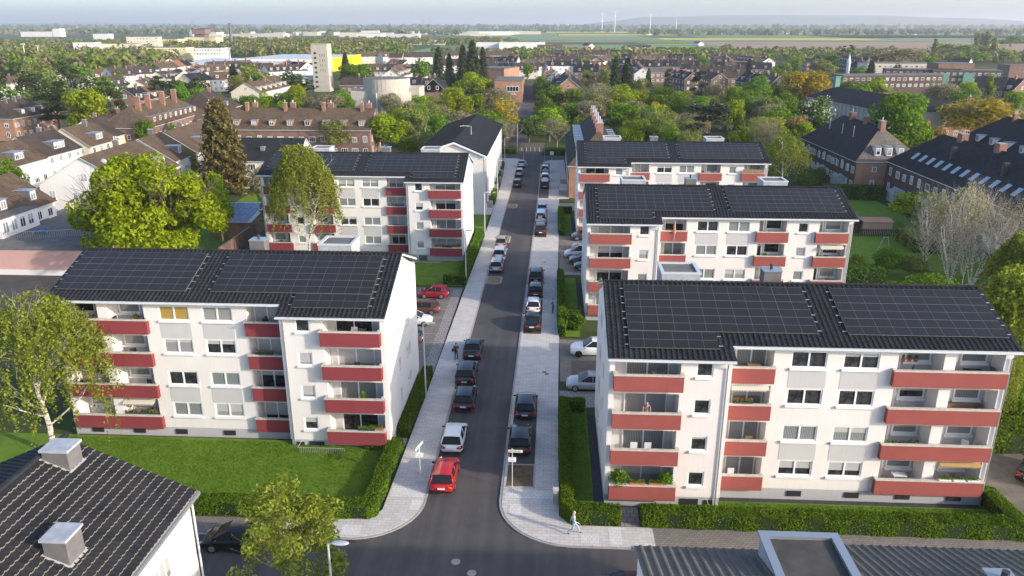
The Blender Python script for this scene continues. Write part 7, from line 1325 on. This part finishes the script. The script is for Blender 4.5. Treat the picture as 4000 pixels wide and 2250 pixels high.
def awning(loc, w, col, label, d=.8):
    r = empty('awning', loc, 0, label, 'awning'); MB().mesh([(0, 0, 0), (w, 0, 0), (w, -d, -.25), (0, -d, -.25), (0, 0, -.02), (w, 0, -.02), (w, -d, -.27), (0, -d, -.27)], [(0,1,2,3)[::-1], (4,5,6,7), (3,2,6,7)]).build('fabric', col, r); q = MB()
    for i in range(int(w / .18)): q.mesh([(i * .18, -d - .003, -.26), (i * .18 + .17, -d - .003, -.26), (i * .18 + .085, -d - .003, -.42)], [(0, 2, 1)])
    q.build('valance', col, r)
def rack(loc, label, rz=0, w=1.0):
    r = empty('clothes_rack', loc, rz, label, 'clothes rack'); q = MB()
    for s in (-1, 1): q.tube((-w/2, s * .28, 0), (w/2, s * .28, .95), .015, n=4); q.tube((w/2, s * .28, 0), (-w/2, s * .28, .95), .015, n=4)
    for i in range(7): q.tube((-w/2 + w * i / 6, -.28, .95), (-w/2 + w * i / 6, .28, .95), .008, n=4)
    q.build('frame', MT['steel'], r)
MT['terracotta'] = M('terracotta', (.42, .14, .06), .8); PINK = M('pink_blossom', (.65, .08, .14), .8); MT['parasolyellow'] = M('yellow_fabric', (.72, .52, .03), .8); AW = M('cream_fabric', (.62, .58, .48), .9); AW2 = M('amber_fabric', (.40, .27, .11), .9)
Z = lambda k: .96 + 2.75 * k
bx = XR
table((bx + 3.0, 46.35, Z(2)), 1.9, .8, .74, MT['dkwood'], 'long dark table on the second balcony, before the person leaning'); 
for i in (0, 1): o = chair((bx + 1.95 + i * .95, 46.8, Z(1)), MT['whitepaint'], ['left', 'right'][i] + ' white cushioned chair on the third balcony of the corner bay', 0, 'white balcony chairs')
potted((bx + .95, 46.35, Z(0) + .35), 1.5, 'big leafy shrub at the left end of the ground balcony', .75, n=1500); potted((bx + 4.15, 46.35, Z(0) + .45), 1.3, 'big leafy shrub at the right end of the ground balcony', .55, n=1000)
flowerbox((bx + 2.2, 45.95, Z(0) + 1.12), 1.05, 'left terracotta flower trough on the ground balcony'); flowerbox((bx + 3.5, 45.95, Z(0) + 1.12), 1.05, 'right terracotta flower trough on the ground balcony')
rack((bx + 3.4, 46.7, Z(3)), 'folding clothes rack on the top corner balcony', .2)
awning((bx + 8.35, 47.9, Z(2) + 2.40), 2.5, AW, 'cream awning over the upper inner balcony of the front right block', .3); awning((bx + 23.0, 47.85, Z(0) + 2.44), 2.75, AW2, 'amber scalloped awning over the lowest right balcony', .22)
chair((bx + 10.0, 47.9, Z(1) + .1), MT['wood'], 'brown wicker chair on an inner balcony'); table((bx + 9.0, 47.95, Z(1) + .1), .7, .7, .6, MT['dkwood'], 'round-looking small brown table on an inner balcony')
table((bx + 24.5, 48.6, Z(3)), 1.2, .7, .72, MT['dkwood'], 'dark table between two grey chairs, top right balcony'); GC = M('grey_blue_plastic', (.13, .16, .20), .5); chair((bx + 23.5, 48.6, Z(3)), GC, 'left grey-blue chair on the top right balcony', R(90), 'grey-blue chairs'); chair((bx + 25.4, 48.6, Z(3)), GC, 'right grey-blue chair on the top right balcony', -R(90), 'grey-blue chairs')
r = empty('sideboard', (bx + 24.3, 49.0, Z(2)), 0, 'brown wooden sideboard on the second right balcony', 'cabinet'); MB().box(-1.2, -.2, 0, 1.2, .2, .8).build('carcass', MT['wood'], r); MB().box(-1.25, -.25, .802, 1.25, .25, .85).build('top', MT['wood'], r)
for i in range(3): flowerbox((bx + 23.4 + i * .95, 47.45, Z(0) + 1.12), .8, f'white rail planter on the lowest right balcony, {ORD[i]} from left', None, 'whitepaint')
for i in range(5): potted((bx + 19.4 + i * .5, 48.1, Z(1) + .1), .8, f'potted plant on the third double balcony, {ORD[i]} from left', .28, flower=PINK if i in (1, 2) else None)
for i in range(4): potted((bx + 19.6 + i * .42, 49.25, Z(3) + 1.0), .25, f'small white potted plant on the top balcony sill, {ORD[i]} from left', .12, 'olive', n=60)
# front left block (mirrored x)
mx = lambda x: XL - x
for i in range(3): flowerbox((mx(19.5 + i * .9), 54.0, Z(0) + 1.15), .6, f'black trough with pink flowers on the lowest left balcony, {ORD[i]} from right', PINK, 'dkmetal')
rack((mx(23.6), 54.9, Z(3)), 'folded clothes rack on the top left double balcony', .3, 1.3); rack((mx(20.4), 54.9, Z(1)), 'white clothes rack on the third left double balcony', .1, 1.3); table((mx(20.6), 54.8, Z(3)), .9, .6, .7, MT['whitepaint'], 'white table on the top left double balcony'); chair((mx(19.7), 54.8, Z(3)), MT['dkmetal'], 'black chair right of the white balcony table', -R(90)); chair((mx(21.6), 54.8, Z(3)), MT['dkmetal'], 'black chair left of the white balcony table', R(90))
table((mx(2.4), 53.0, Z(2)), .8, .6, .72, MT['wood'], 'small tan table on the second left corner balcony'); chair((mx(2.5), 53.3, Z(3)), MT['cap'], 'beige chair on the top left corner balcony'); flowerbox((mx(1.1), 52.5, Z(0) + 1.1), 1.1, 'plants along the lowest left corner balcony'); rack((mx(3.7), 53.1, Z(2)), 'white folding stand on the second left corner balcony', 0, .8)
awning((mx(21.9), 54.25, Z(0) + 2.35), 2.6, AW, 'cream scalloped awning over the lowest left double balcony', .4)
flowerbox((mx(2.3), 104.3, Z(0) + 1.12), 3.6, 'long row of plants on the lowest balcony, second left block'); potted((mx(.8), 104.4, Z(0) + 1.0), .5, 'yellowish plant at the balcony corner, second left block', .25, 'lime')
_b = random.Random(31); BL = (('middle right block', XR, 82.3, 1, 'B'), ('farthest right block', XR, 118., 1, 'B'), ('second left block', XL, 104.6, -1, 'B'), ('front left block', XL, 52.7, -1, 'A'), ('front right block', XR, 46.4, 1, 'A')); FL = ('lowest', 'second', 'third', 'top')
for nm, X0_, Y0_, s_, ty in BL:
    for st, (lx, ly) in (('corner', (2.0, .25)), ('inner', (9.4, 1.9)), ('outer', (20.3, 2.0)), ('end', (26.9 if ty == 'B' else 24.2, 2.0))):
        for k in range(4):
            q_ = _b.random(); x_ = X0_ + s_ * (lx + _b.uniform(-.4, .5)); L_ = f'on the {FL[k]} {st} balcony, {nm}'
            if ty == 'A' and nm == 'front right block' and (st, k) in (('corner', 0), ('corner', 1), ('corner', 2), ('outer', 1), ('end', 2), ('end', 3), ('inner', 1)): continue
            if q_ < .22: potted((x_, Y0_ + ly, Z(k)), 1.25, 'tall potted plant ' + L_, .32, _b.choice(['green', 'dark', 'olive']))
            elif q_ < .42: chair((x_, Y0_ + ly, Z(k)), _b.choice([MT['dkmetal'], MT['wood'], MT['whitepaint']]), 'single garden chair ' + L_, _b.uniform(-1, 1))
            elif q_ < .55: table((x_, Y0_ + ly, Z(k)), .9, .6, 1.0, _b.choice([MT['dkwood'], MT['whitepaint'], MT['wood']]), 'small high table ' + L_)
            elif q_ < .66: flowerbox((x_, Y0_ + (-.42 if st == 'corner' else 1.2), Z(k) + 1.12), 1.3, 'railing flower box ' + L_, PINK if _b.random() < .5 else None, 'dkmetal')
            elif q_ < .74: rack((x_, Y0_ + ly + .2, Z(k)), 'clothes rack ' + L_, _b.uniform(-.4, .4))
r = empty('closed_parasol', (bx + 9.6, 83.2, Z(3)), 0, 'closed salmon parasol on an inner balcony of the middle block', 'parasol'); MB().tube((0, 0, 0), (0, 0, 2.3), .02, n=6).build('pole', MT['steel'], r); MB().tube((0, 0, .9), (0, 0, 2.2), .15, .05, 8).build('canopy', M('salmon_fabric', (.62, .24, .17), .9), r)
awning((bx + 25.7, 83.75, Z(2) + 2.35), 2.5, AW, 'grey striped awning on the right balcony of the middle block', .5); table((bx + 9.5, 83.9, Z(2)), 1.3, .6, .9, MT['dkmetal'], 'dark table on the second inner balcony, middle block'); table((bx + 2.2, 118.1, Z(3)), 1.8, .5, 1.1, MT['dkmetal'], 'dark grill-like table on the top balcony, farthest right block')
r = empty('reed_screen', (0, 0, 0), 0, 'beige reed screen on the top right balcony, farthest block', 'screen'); MB().box(bx + 25.1, 118.93, Z(3) + 1.12, bx + 28.3, 118.98, Z(3) + 1.75).build('mat', MT['wood'], r)
r = empty('closed_parasol', (33.6, 56.5, 0), 0, 'yellow folded parasol canopies beside the right edge birch', 'parasol'); MB().tube((0, 0, 0), (0, 0, 3.2), .03, n=6).build('pole', MT['steel'], r); MB().tube((0, 0, 2.2), (0, 0, 3.1), .75, .1, 8).build('canopy', MT['parasolyellow'], r); MB().tube((0, 0, 1.2), (0, 0, 2.1), .7, .3, 8).build('lower_canopy', MT['parasolyellow'], r)
# ---------------------------------------------------------------- back gardens at right
r = empty('garden_shed', (52.2, 124.5, 0), .03, 'light brown wooden garden shed with curved roof', 'shed'); MB().box(-2.3, -1.6, 0, 2.3, 1.6, 2.0).build('wall', M('pale_timber', (.40, .28, .2), .8), r); q = MB(); [q.mesh([(-2.45, -1.8 + i * .6, 2.0 + .35 * math.sin(i / 6 * math.pi)), (2.45, -1.8 + i * .6, 2.0 + .35 * math.sin(i / 6 * math.pi)), (2.45, -1.2 + i * .6, 2.0 + .35 * math.sin((i + 1) / 6 * math.pi)), (-2.45, -1.2 + i * .6, 2.0 + .35 * math.sin((i + 1) / 6 * math.pi))], [(0, 1, 2, 3)]) for i in range(6)]; q.build('roof', M('shed_roof_felt', (.36, .22, .16), .9), r)
r = empty('garden_shed', (48.0, 125, 0), .03, 'dark shed with flat sloping roof beside the light brown shed', 'shed'); MB().box(-1.7, -1.6, 0, 1.7, 1.6, 2.2).build('wall', MT['dkwood'], r); MB().mesh([(-1.9, -1.8, 2.2), (1.9, -1.8, 2.2), (1.9, 1.8, 2.6), (-1.9, 1.8, 2.6), (-1.9, -1.8, 2.1), (1.9, -1.8, 2.1), (1.9, 1.8, 2.5), (-1.9, 1.8, 2.5)], [(0,1,2,3),(4,5,1,0),(5,6,2,1),(7,4,0,3),(6,7,3,2)]).build('roof', MT['bitumen'], r)
r = empty('picket_fence', (0, 0, 0), 0, 'dark picket fence in front of the garden sheds', 'fence')
for i in range(44): MB().box(44.6 + i * .28, 121.4, 0, 44.74 + i * .28, 121.46, 1.25).build('picket', MT['dkwood'], r)
MB().box(44.6, 121.47, .9, 57, 121.53, 1.0).build('rail', MT['dkwood'], r)
r = empty('board_fence', (0, 0, 0), 0, 'pale board fence left of the dark garden shed', 'fence'); MB().box(40, 123, 0, 45.8, 123.1, 1.7).build('panel', MT['wood'], r)
for x, y, l in ((49.2, 112.6, 'metal washing line frame on the back lawn'), (36.8, 100.4, 'metal carpet rail behind the front right block')):
    r = empty('washing_frame', (x, y, 0), 0, l, 'washing line'); MB().tube((-.9, 0, 0), (-.2, 0, 2.3), .04, n=5).build('post', MT['steel'], r); MB().tube((.9, 0, 0), (.4, 0, 2.3), .04, n=5).build('post', MT['steel'], r); MB().tube((-.3, 0, 2.25), (.5, 0, 2.25), .04, n=5).build('rail', MT['steel'], r)
r = empty('garden_bench', (45.6, 140, 0), .2, 'white garden bench on the far back lawn', 'bench'); MB().box(-.9, -.3, .4, .9, .3, .46).build('seat', MT['whitepaint'], r); MB().box(-.9, .26, .46, .9, .32, .95).build('backrest', MT['whitepaint'], r)
for s in (-1, 1): MB().box(s * .8 - .04, -.25, 0, s * .8 + .04, .25, .399).build('leg', MT['whitepaint'], r)
r = empty('folded_parasol', (49.5, 137, 0), 0, 'dark green folded parasol on the far back lawn', 'parasol'); MB().tube((0, 0, 0), (0, 0, 2.2), .03, n=6).build('pole', MT['dkmetal'], r); MB().tube((0, 0, .9), (0, 0, 2.1), .22, .05, 8).build('canopy', C_('dark_green_fabric', (.02, .06, .03)), r)
# ---------------------------------------------------------------- haze
hz = MB(); hz.box(-26000, -2500, -40, 26000, 34000, 175); m = bpy.data.materials.new('haze'); m.use_nodes = True; t = m.node_tree; t.nodes.remove(t.nodes['Principled BSDF']); v = t.nodes.new('ShaderNodeVolumePrincipled'); v.inputs['Color'].default_value = (.90, .94, 1, 1); v.inputs['Density'].default_value = HAZE; v.inputs['Anisotropy'].default_value = .25
t.links.new(v.outputs[0], t.nodes['Material Output'].inputs['Volume']); hz.build('haze', m, label='thin pale haze in the air', kind='stuff')
